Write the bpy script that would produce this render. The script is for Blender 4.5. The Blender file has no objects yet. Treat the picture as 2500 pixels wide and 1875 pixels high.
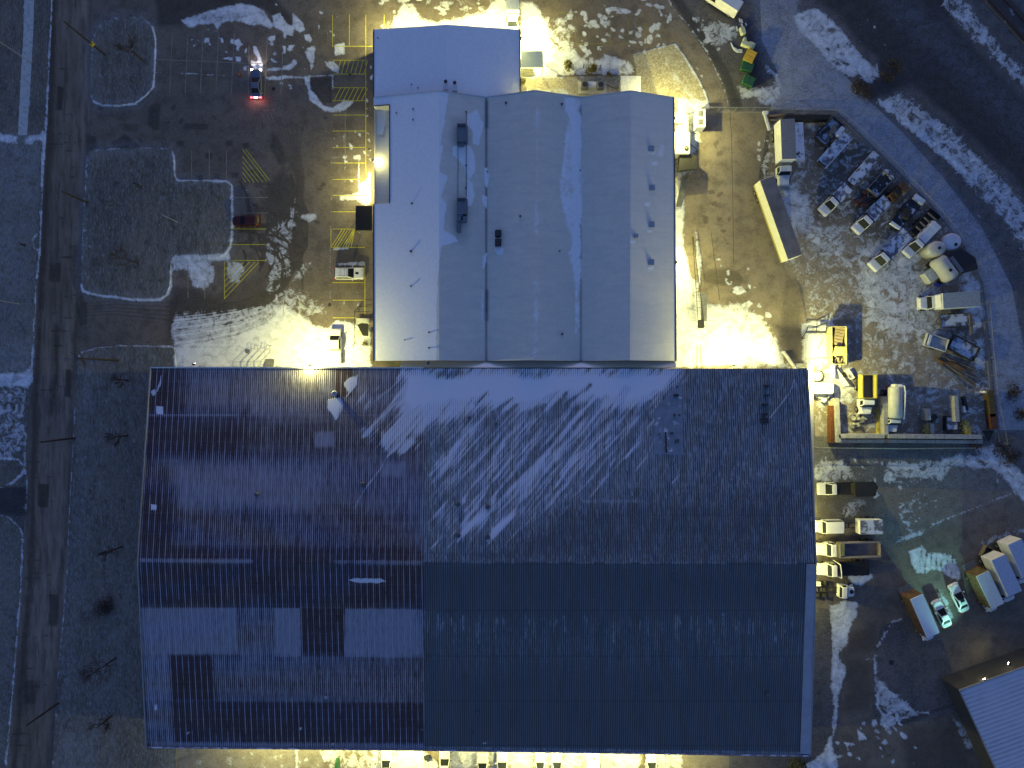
import bpy, math, random
import numpy as np
from mathutils import Vector, Matrix
random.seed(7); np.random.seed(7)
sc = bpy.context.scene
COL = sc.collection
R = math.radians
# ---------------------------------------------------------------- camera, sky, sun, exposure
S = 14.5            # survey scale of the ground plan: pixels per metre at ground level
H = 115.0           # height of the drone above the ground
cam = bpy.data.cameras.new('camera'); cam_o = bpy.data.objects.new('camera', cam); COL.objects.link(cam_o)
cam_o.location = (0, 0, H); cam_o.rotation_euler = (0, 0, 0)
cam.sensor_width = 36.0; cam.lens = 36.0 * H / (2500.0 / S); cam.clip_start = 1.0; cam.clip_end = 2000.0
sc.camera = cam_o
w = bpy.data.worlds.new('World'); sc.world = w; w.use_nodes = True
nt = w.node_tree; bg = nt.nodes['Background']
sky = nt.nodes.new('ShaderNodeTexSky'); sky.sky_type = 'NISHITA'; sky.sun_disc = False
sky.sun_elevation = R(5.0); sky.sun_rotation = R(0); sky.air_density = 1.6; sky.ozone_density = 5.0; sky.dust_density = 0.6
tint = nt.nodes.new('ShaderNodeMix'); tint.data_type = 'RGBA'; tint.blend_type = 'MULTIPLY'; tint.inputs[0].default_value = 1.0
tint.inputs[7].default_value = (1.10, 0.760, 0.90, 1)
nt.links.new(sky.outputs[0], tint.inputs[6]); nt.links.new(tint.outputs[2], bg.inputs[0]); bg.inputs[1].default_value = 0.15
sun = bpy.data.lights.new('sun', 'SUN'); sun.energy = 0.03; sun.angle = R(20); sun.color = (0.62, 0.72, 1.0)
sun_o = bpy.data.objects.new('sun', sun); COL.objects.link(sun_o); sun_o.rotation_euler = (R(-60), 0, 0); sun_o.location = (0, 0, 60)
sc.view_settings.view_transform = 'Standard'; sc.view_settings.look = 'None'; sc.view_settings.exposure = 1.54; sc.view_settings.gamma = 1.0
sc.view_settings.use_curve_mapping = False
sc.cycles.use_denoising = True
sc.cycles.max_bounces = 5; sc.cycles.diffuse_bounces = 2; sc.cycles.glossy_bounces = 2
LAMP = (1.0, 0.94, 0.30)

# ---------------------------------------------------------------- plan helpers
def W(px, py, h=0.0):
    f = (1 - h / H) / S
    return Vector(((px - 1250) * f, (937.5 - py) * f, h))
def tag(o, label=None, cat=None, group=None, kind=None):
    if label: o['label'] = label
    if cat: o['category'] = cat
    if group: o['group'] = group
    if kind: o['kind'] = kind
    return o
def thing(name, label, cat, loc=(0, 0, 0), rz=0.0, group=None):
    o = bpy.data.objects.new(name, None); COL.objects.link(o); o.empty_display_size = 0.3
    o.location = loc; o.rotation_euler = (0, 0, rz)
    return tag(o, label, cat, group)
def heading(dx, dy): return math.atan2(-dy, dx)

class MB:
    def __init__(s): s.v = []; s.f = []
    def add(s, vs, fs, m=None):
        b = len(s.v)
        if m is not None: vs = [m @ Vector(v) for v in vs]
        s.v += [tuple(v) for v in vs]; s.f += [tuple(b + i for i in f) for f in fs]
        return s
    def box(s, c, d, rz=0.0, m=None):
        x, y, z = d[0] / 2, d[1] / 2, d[2] / 2
        vs = [(-x, -y, -z), (x, -y, -z), (x, y, -z), (-x, y, -z), (-x, -y, z), (x, -y, z), (x, y, z), (-x, y, z)]
        fs = [(0, 3, 2, 1), (4, 5, 6, 7), (0, 1, 5, 4), (1, 2, 6, 5), (2, 3, 7, 6), (3, 0, 4, 7)]
        M4 = Matrix.Translation(c) @ Matrix.Rotation(rz, 4, 'Z')
        if m is not None: M4 = m @ M4
        return s.add(vs, fs, M4)
    def loft(s, rings, cap=True):
        n = len(rings[0]); vs = [p for r in rings for p in r]; fs = []
        for k in range(len(rings) - 1):
            for i in range(n):
                j = (i + 1) % n
                fs.append((k * n + i, k * n + j, (k + 1) * n + j, (k + 1) * n + i))
        if cap: fs.append(tuple(reversed(range(n)))); fs.append(tuple((len(rings) - 1) * n + i for i in range(n)))
        return s.add(vs, fs)
    def cyl(s, a, b, r, n=10, r2=None):
        a = Vector(a); b = Vector(b); d = (b - a).normalized()
        u = d.orthogonal().normalized(); v = d.cross(u); r2 = r if r2 is None else r2
        ra = [a + (u * math.cos(t) + v * math.sin(t)) * r for t in [2 * math.pi * i / n for i in range(n)]]
        rb = [b + (u * math.cos(t) + v * math.sin(t)) * r2 for t in [2 * math.pi * i / n for i in range(n)]]
        return s.loft([ra, rb])
    def tube(s, pts, r, n=6):
        for a, b in zip(pts[:-1], pts[1:]): s.cyl(a, b, r, n)
        return s
    def prism(s, outl, z0, z1):
        a = [(p[0], p[1], z0) for p in outl]; b = [(p[0], p[1], z1) for p in outl]
        return s.loft([a, b])
    def dome(s, c, rx, ry, rz, n=20, k=5, z0=0.0, sx=1.0):
        rings = []
        for i in range(k):
            t = i / (k - 0.02) * math.pi / 2
            rings.append([(c[0] + rx * math.cos(t) * math.cos(a), c[1] + ry * math.cos(t) * math.sin(a), c[2] + rz * math.sin(t)) for a in [2 * math.pi * q / n for q in range(n)]])
        return s.loft(rings)
    def build(s, name, mat, parent=None, bevel=0.0, smooth=False, seg=2):
        me = bpy.data.meshes.new(name); me.from_pydata(s.v, [], s.f); me.update()
        me.materials.append(mat)
        o = bpy.data.objects.new(name, me); COL.objects.link(o)
        if parent is not None: o.parent = parent
        if bevel > 0:
            b = o.modifiers.new('bevel', 'BEVEL'); b.width = bevel; b.segments = seg; b.limit_method = 'ANGLE'; b.angle_limit = R(35)
        if smooth:
            me.polygons.foreach_set('use_smooth', [True] * len(me.polygons))
        return o

def rrect(x0, x1, hw, r, n=4, hw1=None):
    """rounded rectangle outline (ccw) from x0 to x1, half width hw (hw1 at the x1 end)"""
    hw1 = hw if hw1 is None else hw1; out = []
    for cx, cy, a0 in ((x1 - r, hw1 - r, 0), (x0 + r, hw - r, 90), (x0 + r, -hw + r, 180), (x1 - r, -hw1 + r, 270)):
        for i in range(n + 1):
            a = R(a0 + 90 * i / n); out.append((cx + r * math.cos(a), cy + r * math.sin(a)))
    return out
def ring(outl, z): return [(p[0], p[1], z) for p in outl]

# ---------------------------------------------------------------- materials
def newmat(name):
    m = bpy.data.materials.new(name); m.use_nodes = True
    return m, m.node_tree, m.node_tree.nodes['Principled BSDF']
def N(nt, t, **kw):
    n = nt.nodes.new(t)
    for k, v in kw.items(): setattr(n, k, v)
    return n
def mix(nt, fac, a, b, blend='MIX'):
    n = N(nt, 'ShaderNodeMix', data_type='RGBA', blend_type=blend)
    for sock, v in ((0, fac), (6, a), (7, b)):
        if hasattr(v, 'node'): nt.links.new(v, n.inputs[sock])
        elif sock == 0: n.inputs[0].default_value = v
        else: n.inputs[sock].default_value = (*v, 1) if len(v) == 3 else v
    return n.outputs[2]
def mth(nt, op, a, b=None, c=None, clamp=False):
    n = N(nt, 'ShaderNodeMath', operation=op, use_clamp=clamp)
    for i, v in enumerate((a, b, c)):
        if v is None: continue
        if hasattr(v, 'node'): nt.links.new(v, n.inputs[i])
        else: n.inputs[i].default_value = v
    return n.outputs[0]
def noise(nt, vec, scale, detail=4, rough=0.55, dist=0.0):
    n = N(nt, 'ShaderNodeTexNoise'); n.inputs['Scale'].default_value = scale; n.inputs['Detail'].default_value = detail
    n.inputs['Roughness'].default_value = rough; n.inputs['Distortion'].default_value = dist
    nt.links.new(vec, n.inputs['Vector']); return n.outputs['Fac']
def sstep(nt, v, lo, hi):
    n = N(nt, 'ShaderNodeMapRange', interpolation_type='SMOOTHSTEP')
    nt.links.new(v, n.inputs[0])
    for i, q in ((1, lo), (2, hi)):
        if hasattr(q, 'node'): nt.links.new(q, n.inputs[i])
        else: n.inputs[i].default_value = q
    return n.outputs[0]
def mapping(nt, vec, rot=(0, 0, 0), scale=(1, 1, 1)):
    n = N(nt, 'ShaderNodeMapping'); n.inputs['Rotation'].default_value = rot; n.inputs['Scale'].default_value = scale
    nt.links.new(vec, n.inputs['Vector']); return n.outputs[0]
def bump(nt, b, hgt, strength, dist):
    n = N(nt, 'ShaderNodeBump'); n.inputs['Strength'].default_value = strength; n.inputs['Distance'].default_value = dist
    nt.links.new(hgt, n.inputs['Height']); nt.links.new(n.outputs[0], b.inputs['Normal'])
MATS = {}
def M(name, col, rough=0.6, metal=0.0, var=0.12, scale=3.0, snow=0.0, spec=0.4, emit=None, es=0.0):
    """painted or plain surface with dirt, and optionally a dusting of snow lying on its upward faces"""
    key = name
    if key in MATS: return MATS[key]
    m, nt, b = newmat(name)
    tc = N(nt, 'ShaderNodeNewGeometry'); pos = tc.outputs['Position']
    n1 = noise(nt, pos, scale, 5, 0.6); n2 = noise(nt, pos, scale * 9, 3, 0.6)
    f = mth(nt, 'MULTIPLY', sstep(nt, mth(nt, 'ADD', n1, mth(nt, 'MULTIPLY', n2, 0.35)), 0.45, 0.95), 1.0)
    dark = tuple(c * (1 - 2.2 * var) for c in col)
    c = mix(nt, f, col, dark)
    if snow > 0:
        sep = N(nt, 'ShaderNodeSeparateXYZ'); nt.links.new(tc.outputs['Normal'], sep.inputs[0])
        up = sstep(nt, sep.outputs[2], 0.55, 0.9)
        n3 = noise(nt, pos, 0.9, 6, 0.62)
        sm = mth(nt, 'MULTIPLY', up, sstep(nt, mth(nt, 'ADD', n3, snow - 0.5), 0.44, 0.56))
        c = mix(nt, sm, c, (0.52, 0.54, 0.62))
    nt.links.new(c, b.inputs['Base Color']); b.inputs['Roughness'].default_value = rough
    b.inputs['Metallic'].default_value = metal
    b.inputs['Specular IOR Level'].default_value = spec
    if emit: b.inputs['Emission Color'].default_value = (*emit, 1); b.inputs['Emission Strength'].default_value = es
    MATS[key] = m; return m

SNOWC = (0.60, 0.63, 0.70)
def ground_mat(name, c1, c2, scale=0.12, fine=0.15, frostc=(0.30, 0.33, 0.38), dust=0.0, rough=0.9, speck=0.0, stretch=None, edge=0.13, rugged=1.0):
    m, nt, b = newmat(name)
    g = N(nt, 'ShaderNodeNewGeometry'); pos = g.outputs['Position']
    at = N(nt, 'ShaderNodeAttribute', attribute_name='fields'); sep = N(nt, 'ShaderNodeSeparateColor'); nt.links.new(at.outputs['Color'], sep.inputs[0])
    snow, frost, wet = sep.outputs[0], sep.outputs[1], sep.outputs[2]
    p2 = mapping(nt, pos, scale=stretch) if stretch else pos
    n1 = noise(nt, p2, scale, 6, 0.62); n2 = noise(nt, p2, scale * 9, 6, 0.68); p3_ = mapping(nt, pos, scale=(1.6, .45, 1)) if stretch and stretch[1] > .2 else pos
    n3 = noise(nt, p3_, 3.2, 5, 0.75); n4 = noise(nt, pos, 0.75, 7, 0.68, 0.9); n5 = noise(nt, pos, .045, 4, .6)
    c = mix(nt, sstep(nt, n1, 0.35, 0.65), c1, c2)
    c = mix(nt, mth(nt, 'MULTIPLY', sstep(nt, n2, 0.42, 0.66), .75), c, tuple(x * 0.52 for x in c1))
    c = mix(nt, mth(nt, 'MULTIPLY', sstep(nt, n5, 0.45, 0.68), .5), c, tuple(x * 0.55 for x in c1))
    c = mix(nt, mth(nt, 'MULTIPLY', sstep(nt, n3, 0.46, 0.66), fine), c, frostc)
    if speck > 0:
        ns = noise(nt, p3_, 2.2, 3, 0.85)
        c = mix(nt, mth(nt, 'MULTIPLY', sstep(nt, ns, 0.58, 0.68), speck), c, (.5, .52, .56))
    # wet or worn marks, and shade painted between the yard trailers
    wm = mth(nt, 'MULTIPLY', sstep(nt, mth(nt, 'ADD', wet, mth(nt, 'MULTIPLY', mth(nt, 'SUBTRACT', n4, 0.5), mth(nt, 'MULTIPLY', sstep(nt, wet, .02, .25), 0.55))), 0.10, 0.58), 0.80)
    c = mix(nt, wm, c, tuple(x * 0.30 for x in c1))
    fr = mth(nt, 'ADD', mth(nt, 'MULTIPLY', frost, mth(nt, 'ADD', 0.15, mth(nt, 'MULTIPLY', sstep(nt, mth(nt, 'ADD', mth(nt, 'MULTIPLY', n3, .5), mth(nt, 'MULTIPLY', n4, .5)), .35, .65), 1.0))), dust, clamp=True)
    c = mix(nt, fr, c, frostc)
    a = mth(nt, 'ADD', mth(nt, 'MULTIPLY', mth(nt, 'SUBTRACT', n4, 0.5), 1.9 * rugged), mth(nt, 'MULTIPLY', mth(nt, 'SUBTRACT', n3, 0.5), 0.75))
    lo = mth(nt, 'ADD', snow, a)
    sm = sstep(nt, lo, 0.5 - edge, 0.5 + edge * 1.2)
    sm = mth(nt, 'MULTIPLY', sm, sstep(nt, snow, 0.04, 0.16))
    sc_ = mix(nt, sstep(nt, lo, 0.55, 1.15), tuple(x * .66 for x in SNOWC), (0.72, 0.74, 0.80))
    sc_ = mix(nt, mth(nt, 'MULTIPLY', sstep(nt, n2, .5, .7), .3), sc_, tuple(x * .6 for x in SNOWC))
    c = mix(nt, mth(nt, 'MULTIPLY', sm, 0.93), c, sc_)
    nt.links.new(c, b.inputs['Base Color']); b.inputs['Roughness'].default_value = rough; b.inputs['Specular IOR Level'].default_value = 0.2
    hgt = mth(nt, 'ADD', mth(nt, 'MULTIPLY', n3, 0.6), mth(nt, 'MULTIPLY', sm, 0.6))
    bump(nt, b, hgt, 0.45, 0.08)
    return m

# ---------------------------------------------------------------- survey fields (snow, frost, wet or shaded) on a plan grid
PIT = 2.0; MX0, MY0, MX1, MY1 = -160, -130, 2660, 2010
GW = int((MX1 - MX0) / PIT) + 1; GH = int((MY1 - MY0) / PIT) + 1
class Field:
    def __init__(s, v=0.0): s.a = np.full((GH, GW), v, np.float32)
    def _sub(s, pts, pad):
        p = np.array(pts, float); x0, y0 = p.min(0) - pad; x1, y1 = p.max(0) + pad
        i0 = max(0, int((x0 - MX0) / PIT)); i1 = min(GW, int((x1 - MX0) / PIT) + 2)
        j0 = max(0, int((y0 - MY0) / PIT)); j1 = min(GH, int((y1 - MY0) / PIT) + 2)
        X, Y = np.meshgrid(MX0 + PIT * np.arange(i0, i1), MY0 + PIT * np.arange(j0, j1))
        return p, (slice(j0, j1), slice(i0, i1)), X, Y
    @staticmethod
    def _dist(p, X, Y, closed):
        d = np.full(X.shape, 1e9)
        q = list(zip(p, np.roll(p, -1, 0))) if closed else list(zip(p[:-1], p[1:]))
        for a, b in q:
            ab = b - a; L = max(1e-9, (ab ** 2).sum())
            t = np.clip(((X - a[0]) * ab[0] + (Y - a[1]) * ab[1]) / L, 0, 1)
            d = np.minimum(d, np.hypot(X - a[0] - t * ab[0], Y - a[1] - t * ab[1]))
        return d
    def poly(s, pts, val, soft=6, mode='mix'):
        p, sl, X, Y = s._sub(pts, soft + 2)
        if X.size == 0: return s
        ins = inside(p, X, Y)
        d = s._dist(p, X, Y, True); d = np.where(ins, d, -d)
        k = np.clip(0.5 + d / (2 * soft), 0, 1) if soft > 0 else ins.astype(float)
        s._put(sl, k, val, mode); return s
    def line(s, pts, width, val, soft=3, mode='mix'):
        p, sl, X, Y = s._sub(pts, width + soft + 2)
        if X.size == 0: return s
        d = s._dist(p, X, Y, False)
        k = np.clip(0.5 + (width / 2 - d) / (2 * soft), 0, 1)
        s._put(sl, k, val, mode); return s
    def _put(s, sl, k, val, mode):
        a = s.a[sl]
        if mode == 'max': s.a[sl] = np.maximum(a, k * val)
        else: s.a[sl] = a * (1 - k) + val * k
    def get(s, px, py):
        x = np.clip((px - MX0) / PIT, 0, GW - 1.001); y = np.clip((py - MY0) / PIT, 0, GH - 1.001)
        i = x.astype(int); j = y.astype(int); fx = x - i; fy = y - j; a = s.a
        return (a[j, i] * (1 - fx) + a[j, i + 1] * fx) * (1 - fy) + (a[j + 1, i] * (1 - fx) + a[j + 1, i + 1] * fx) * fy
def inside(p, X, Y):
    r = np.zeros(X.shape, bool); n = len(p)
    for i in range(n):
        x1, y1 = p[i]; x2, y2 = p[(i + 1) % n]
        if y1 == y2: continue
        c = ((Y >= min(y1, y2)) & (Y < max(y1, y2)) & (X < (x2 - x1) * (Y - y1) / (y2 - y1) + x1)); r ^= c
    return r
def set_fields(me, co, F):
    """store what lies on the surface (snow, frost, dark marks) per vertex"""
    h = co[:, 2]; k = S / (1 - h / H)
    px = 1250 + co[:, 0] * k; py = 937.5 - co[:, 1] * k
    at = me.attributes.new('fields', 'FLOAT_COLOR', 'POINT')
    d = np.ones((len(co), 4), np.float32)
    for i, f in enumerate(F): d[:, i] = np.clip(f.get(px, py), 0, 1) if isinstance(f, Field) else f
    at.data.foreach_set('color', d.ravel())
def chaikin(p, n=2):
    for _ in range(n):
        q = []
        for a, b in zip(p, p[1:] + p[:1]):
            q.append((a[0] * .75 + b[0] * .25, a[1] * .75 + b[1] * .25)); q.append((a[0] * .25 + b[0] * .75, a[1] * .25 + b[1] * .75))
        p = q
    return p
def sheet(name, pts, z, mat, F, step=4.5, skirt=0.0, kind='structure', smooth_outline=0):
    """a ground sheet filling an outline given on the ground plan; skirt = depth of its edge"""
    if smooth_outline: pts = chaikin(list(pts), smooth_outline)
    p = np.array(pts, float); x0, y0 = p.min(0) - step; x1, y1 = p.max(0) + step
    xs = np.arange(x0, x1 + step, step); ys = np.arange(y0, y1 + step, step)
    X, Y = np.meshgrid(xs, ys); cx = (X[:-1, :-1] + X[1:, 1:]) / 2; cy = (Y[:-1, :-1] + Y[1:, 1:]) / 2
    keep = inside(p, cx, cy)
    near = np.full(X.shape, 1e9); NX = X.copy(); NY = Y.copy()
    for a, b in zip(p, np.roll(p, -1, 0)):
        ab = b - a; L = max(1e-9, (ab ** 2).sum()); t = np.clip(((X - a[0]) * ab[0] + (Y - a[1]) * ab[1]) / L, 0, 1)
        qx = a[0] + t * ab[0]; qy = a[1] + t * ab[1]; d = np.hypot(X - qx, Y - qy); m = d < near
        near[m] = d[m]; NX[m] = qx[m]; NY[m] = qy[m]
    cnt = np.zeros(X.shape, int); k = keep.astype(int)
    cnt[:-1, :-1] += k; cnt[1:, :-1] += k; cnt[:-1, 1:] += k; cnt[1:, 1:] += k
    bd = (cnt > 0) & (cnt < 4); X = np.where(bd, NX, X); Y = np.where(bd, NY, Y)
    idx = np.full(X.shape, -1); used = cnt > 0; idx[used] = np.arange(used.sum())
    f = (1 - z / H) / S
    co = np.stack([(X[used] - 1250) * f, (937.5 - Y[used]) * f, np.full(used.sum(), z)], 1)
    jj, ii = np.where(keep)
    faces = np.stack([idx[jj, ii], idx[jj + 1, ii], idx[jj + 1, ii + 1], idx[jj, ii + 1]], 1)
    if skirt > 0:
        e = {}
        for q in faces.tolist():
            for a, b in zip(q, q[1:] + q[:1]):
                if (b, a) in e: del e[(b, a)]
                else: e[(a, b)] = 1
        base = len(co); low = {}; ex = []; sf = []
        for a, b in e:
            for v in (a, b):
                if v not in low: low[v] = base + len(ex); ex.append(co[v] - np.array([0, 0, skirt]))
            sf.append([b, a, low[a], low[b]])
        co = np.vstack([co, np.array(ex)]); faces = np.vstack([faces, np.array(sf)])
    me = bpy.data.meshes.new(name); me.from_pydata(co.tolist(), [], faces.tolist()); me.update()
    set_fields(me, co, F); me.materials.append(mat)
    o = bpy.data.objects.new(name, me); COL.objects.link(o)
    if kind: o['kind'] = kind
    return o
def gridquad(name, c, nx, ny, mat, F, parent=None):
    """a roof plane from four corner points, finely divided"""
    c = [np.array(q, float) for q in c]
    u = np.linspace(0, 1, nx + 1); v = np.linspace(0, 1, ny + 1); U, V = np.meshgrid(u, v); U = U[..., None]; V = V[..., None]
    P = (c[0] * (1 - U) + c[1] * U) * (1 - V) + (c[3] * (1 - U) + c[2] * U) * V
    co = P.reshape(-1, 3); n = nx + 1
    i, j = np.meshgrid(np.arange(nx), np.arange(ny)); a = (j * n + i).ravel()
    faces = np.stack([a, a + n, a + n + 1, a + 1], 1)
    me = bpy.data.meshes.new(name); me.from_pydata(co.tolist(), [], faces.tolist()); me.update()
    set_fields(me, co, F); me.materials.append(mat)
    o = bpy.data.objects.new(name, me); COL.objects.link(o)
    if parent is not None: o.parent = parent
    return o
# ================================================================ what lies on the ground
SN = Field(0.0); FR = Field(0.12); WT = Field(0.0)
def rnd(a, b): return a + (b - a) * random.random()
def scatter(F, x0, y0, x1, y1, n, r0, r1, val, elong=2.0, ang=None):
    for _ in range(n):
        cx, cy = rnd(x0, x1), rnd(y0, y1); r = rnd(r0, r1); a = rnd(0, 3.14) if ang is None else ang + rnd(-.4, .4); e = rnd(1, elong)
        pts = []
        for q in range(9):
            t = q / 9 * 6.283; rr = r * rnd(.6, 1.25)
            x, y = rr * e * math.cos(t), rr * math.sin(t)
            pts.append((cx + x * math.cos(a) - y * math.sin(a), cy + x * math.sin(a) + y * math.cos(a)))
        F.poly(pts, val, 1.5)
# --- far side of the street
FR.poly([(-160, -130), (128, -130), (110, 330), (-160, 345)], 0.10, 20)
FR.poly([(-160, 330), (108, 325), (95, 500), (-160, 500)], 0.62, 15)
FR.poly([(-160, 500), (97, 490), (82, 930), (-160, 930)], 0.42, 20)
FR.poly([(-160, 560), (60, 560), (50, 700), (-160, 760)], 0.62, 40)
FR.poly([(-160, 840), (84, 830), (80, 935), (-160, 935)], 0.75, 25)
SN.line([(127, -60), (127, 0), (120, 130), (112, 300), (105, 400), (101, 480), (98, 590), (88, 700), (82, 810), (76, 930)], 4.5, 0.95, 2)
SN.line([(109, 330), (106, 380), (103, 420)], 9, .95, 3)
SN.poly([(-160, 325), (0, 323), (43, 332), (45, 350), (25, 352), (0, 345), (-160, 345)], 0.85, 5)
SN.poly([(60, 345), (65, 330), (95, 328), (112, 315), (108, 345), (85, 345), (75, 356)], 0.85, 5)
SN.line([(90, 570), (80, 585), (82, 605), (94, 612)], 5, 0.75, 3)
SN.line([(59, -60), (57, 90), (50, 200), (43, 325)], 3, 0.6, 3); SN.line([(84, -60), (80, 100), (74, 220), (66, 325)], 3, 0.6, 3)
SN.poly([(-160, 920), (60, 908), (78, 890), (78, 945), (40, 948), (-160, 940)], 0.85, 7)
SN.poly([(-160, 948), (72, 950), (62, 1010), (62, 1085), (30, 1120), (-160, 1125)], 0.50, 6)
SN.line([(-100, 1125), (20, 1120), (45, 1122), (60, 1140), (52, 1160), (30, 1178), (0, 1190)], 7, 0.85, 3)
SN.line([(62, 1060), (60, 1120), (66, 1190), (62, 1250)], 5, 0.75, 3)
SN.line([(0, 1257), (25, 1265), (45, 1285), (56, 1305), (53, 1380), (50, 1440), (43, 1520), (38, 1600), (30, 1690), (22, 1780), (14, 1860), (8, 1950)], 4.5, 0.92, 2.5)
FR.poly([(-160, 1260), (20, 1260), (50, 1310), (30, 1700), (10, 2010), (-160, 2010)], 0.30, 12)
WT.poly([(-160, 1190), (64, 1190), (62, 1256), (-160, 1256)], 0.8, 10)
# --- street
FR.poly([(130, -130), (225, -130), (205, 480), (180, 1100), (165, 1380), (127, 2010), (5, 2010), (65, 1240), (85, 790), (112, 300)], 0.02, 8)
WT.line([(135, -60), (124, 250), (112, 480), (98, 760), (88, 950), (80, 1180), (76, 1400), (50, 1700), (25, 1990)], 16, 0.6, 12)
WT.line([(222, -60), (214, 300), (196, 600), (185, 800), (176, 1000), (168, 1200), (150, 1440), (135, 1700), (118, 1990)], 12, 0.5, 10)
WT.line([(150, 350), (135, 700), (120, 1000), (105, 1300), (85, 1600), (60, 1900)], 7, 0.32, 7)
WT.line([(178, 300), (165, 600), (160, 780), (150, 1000), (130, 1300), (100, 1600), (80, 1990)], 6, 0.28, 6)
WT.line([(140, 800), (138, 900), (125, 1010)], 14, 0.6, 10)
for k in range(7): WT.line([(170 + k * 3, 600), (168 + k * 4, 650), (180 + k * 4, 700), (205, 745 + k * 5)], 2.5, 0.5, 3)
# --- kerb lines carrying drifted snow
ISL1 = [(226, 95), (238, 66), (262, 48), (300, 41), (345, 42), (362, 55), (376, 72), (380, 100), (378, 160), (375, 212), (358, 232), (330, 252), (290, 257), (250, 256), (230, 248), (223, 236), (222, 180)]
ISL2 = [(214, 376), (226, 367), (300, 361), (402, 362), (418, 366), (425, 380), (425, 425), (430, 440), (550, 441), (563, 446), (566, 462), (566, 575), (560, 606), (545, 624), (520, 632), (420, 634), (416, 650), (415, 700), (405, 720), (390, 731), (330, 731), (280, 724), (215, 718), (200, 708), (199, 690), (202, 560), (207, 470)]
LAWN3 = [(190, 872), (200, 860), (235, 850), (290, 844), (425, 846), (430, 898), (430, 1950), (121, 1950), (135, 1720), (150, 1560), (165, 1380), (172, 1200), (180, 1060), (186, 930)]
SN.line([(372, 66), (379, 90), (378, 160), (374, 212), (356, 232), (330, 253)], 5, 0.75, 2.5)
SN.line([(330, 253), (290, 257), (250, 256), (228, 246), (223, 232)], 3, 0.7, 2); SN.line([(223, 232), (222, 160), (227, 95)], 2, 0.6, 1.5)
SN.line([(232, 90), (250, 62), (290, 46), (345, 44)], 6, 0.35, 6)
SN.line([(212, 380), (208, 460), (203, 560), (200, 640), (199, 700)], 3.2, 0.72, 2)
SN.line([(200, 708), (240, 722), (285, 724), (330, 731), (390, 731), (406, 720), (416, 700), (417, 640)], 5, 0.8, 3)
SN.line([(400, 362), (420, 368), (426, 400), (430, 440), (550, 442), (565, 452), (567, 520)], 3, 0.7, 2.2)
SN.line([(565, 460), (567, 540), (562, 600), (546, 624)], 6, 0.75, 4)
SN.poly([(418, 622), (560, 618), (562, 636), (480, 640), (470, 660), (420, 660)], 0.8, 5)
SN.poly([(205, 560), (222, 562), (222, 607), (205, 607)], 0.35, 2); SN.line([(206, 562), (221, 564), (220, 606)], 2.5, .7, 1.5)
SN.line([(186, 930), (180, 1060), (172, 1200), (165, 1380), (150, 1560), (137, 1720), (124, 1950)], 3, 0.72, 2)
for I_ in (ISL1, ISL2):
    FR.line(I_ + I_[:1], 26, .42, 12)
    SN.line(I_ + I_[:1], 3.0, .64, 2.2, 'max')
SN.line([(372, 66), (380, 100), (378, 160), (375, 212), (356, 234), (330, 254), (290, 259), (250, 258), (228, 248)], 4.5, 1.0, 2)
SN.line([(199, 695), (202, 712), (240, 722), (285, 726), (330, 733), (390, 733), (408, 721), (417, 700), (418, 650)], 5.5, 1.0, 2.4)
SN.line([(425, 380), (427, 430), (436, 441), (550, 442), (567, 452), (568, 575), (562, 606), (546, 626)], 4.5, .95, 2.2)
FR.poly(ISL1, 0.0, 8) if False else None
FR.poly(LAWN3, 0.22, 10); SN.line(LAWN3[:5], 4, .8, 2)
FR.line([(210, 900), (205, 1100), (195, 1300), (178, 1500), (155, 1800)], 22, 0.40, 18)
FR.line([(300, 1400), (290, 1600), (230, 1800)], 70, 0.34, 30)
FR.poly([(150, 1790), (235, 1795), (240, 1950), (125, 1950)], 0.5, 10)
FR.line([(330, 365), (240, 370), (215, 400)], 20, 0.4, 12)
# --- snow east of the lawns along the drive
SN.poly([(428, 765), (520, 757), (600, 752), (660, 742), (700, 742), (740, 770), (770, 795), (803, 800), (820, 780), (905, 800), (906, 898), (424, 898), (424, 850), (419, 800)], 1.0, 6)
SN.line([(290, 845), (420, 846), (560, 848)], 3, .6, 2)
SN.poly([(455, 640), (505, 636), (525, 650), (520, 690), (500, 708), (470, 700), (460, 675)], 0.8, 5)
SN.poly([(640, 590), (665, 560), (705, 520), (725, 515), (720, 560), (705, 610), (715, 650), (700, 680), (650, 690), (655, 640)], 0.55, 8)
SN.poly([(735, 525), (770, 518), (775, 532), (755, 545), (735, 535)], 0.75, 5)
SN.poly([(556, 635), (585, 640), (600, 655), (585, 690), (560, 690), (552, 665)], 0.72, 4)
SN.poly([(655, 680), (720, 700), (790, 735), (800, 770), (740, 775), (690, 740), (640, 735)], 0.5, 10)
# tyre marks through it
for k in range(13):
    o = k * 7 + rnd(-2, 2)
    SN.line([(418, 768 + o * .9), (500, 760 + o * .85), (580, 748 + o * .8), (650, 728 + o * .7), (705, 690 + o * .5), (735 + o * .3, 640)], rnd(2, 4), 0.12 if k < 4 else 0.5, 1.8)
    WT.line([(418, 735 + o), (500, 740 + o * .8), (580, 730 + o * .75), (650, 700 + o * .5), (695 + o * .4, 640), (700 + o * .6, 560)], rnd(2, 6), 0.6, 4)
WT.poly([(418, 700), (470, 700), (520, 720), (610, 690), (650, 640), (655, 560), (640, 470), (690, 400), (720, 450), (705, 600), (690, 660), (620, 720), (520, 760), (424, 768), (415, 850), (405, 845), (410, 760)], 0.55, 14)
for k in range(9):
    WT.line([(600 + k * 9, 500 - k * 8), (690 + k * 4, 540 + k * 6), (735, 600 + k * 9), (740, 660 + k * 8)], rnd(2, 4), 0.5, 3)
WT.line([(740, 470), (720, 560), (660, 660), (560, 735)], 30, 0.35, 20)
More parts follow.
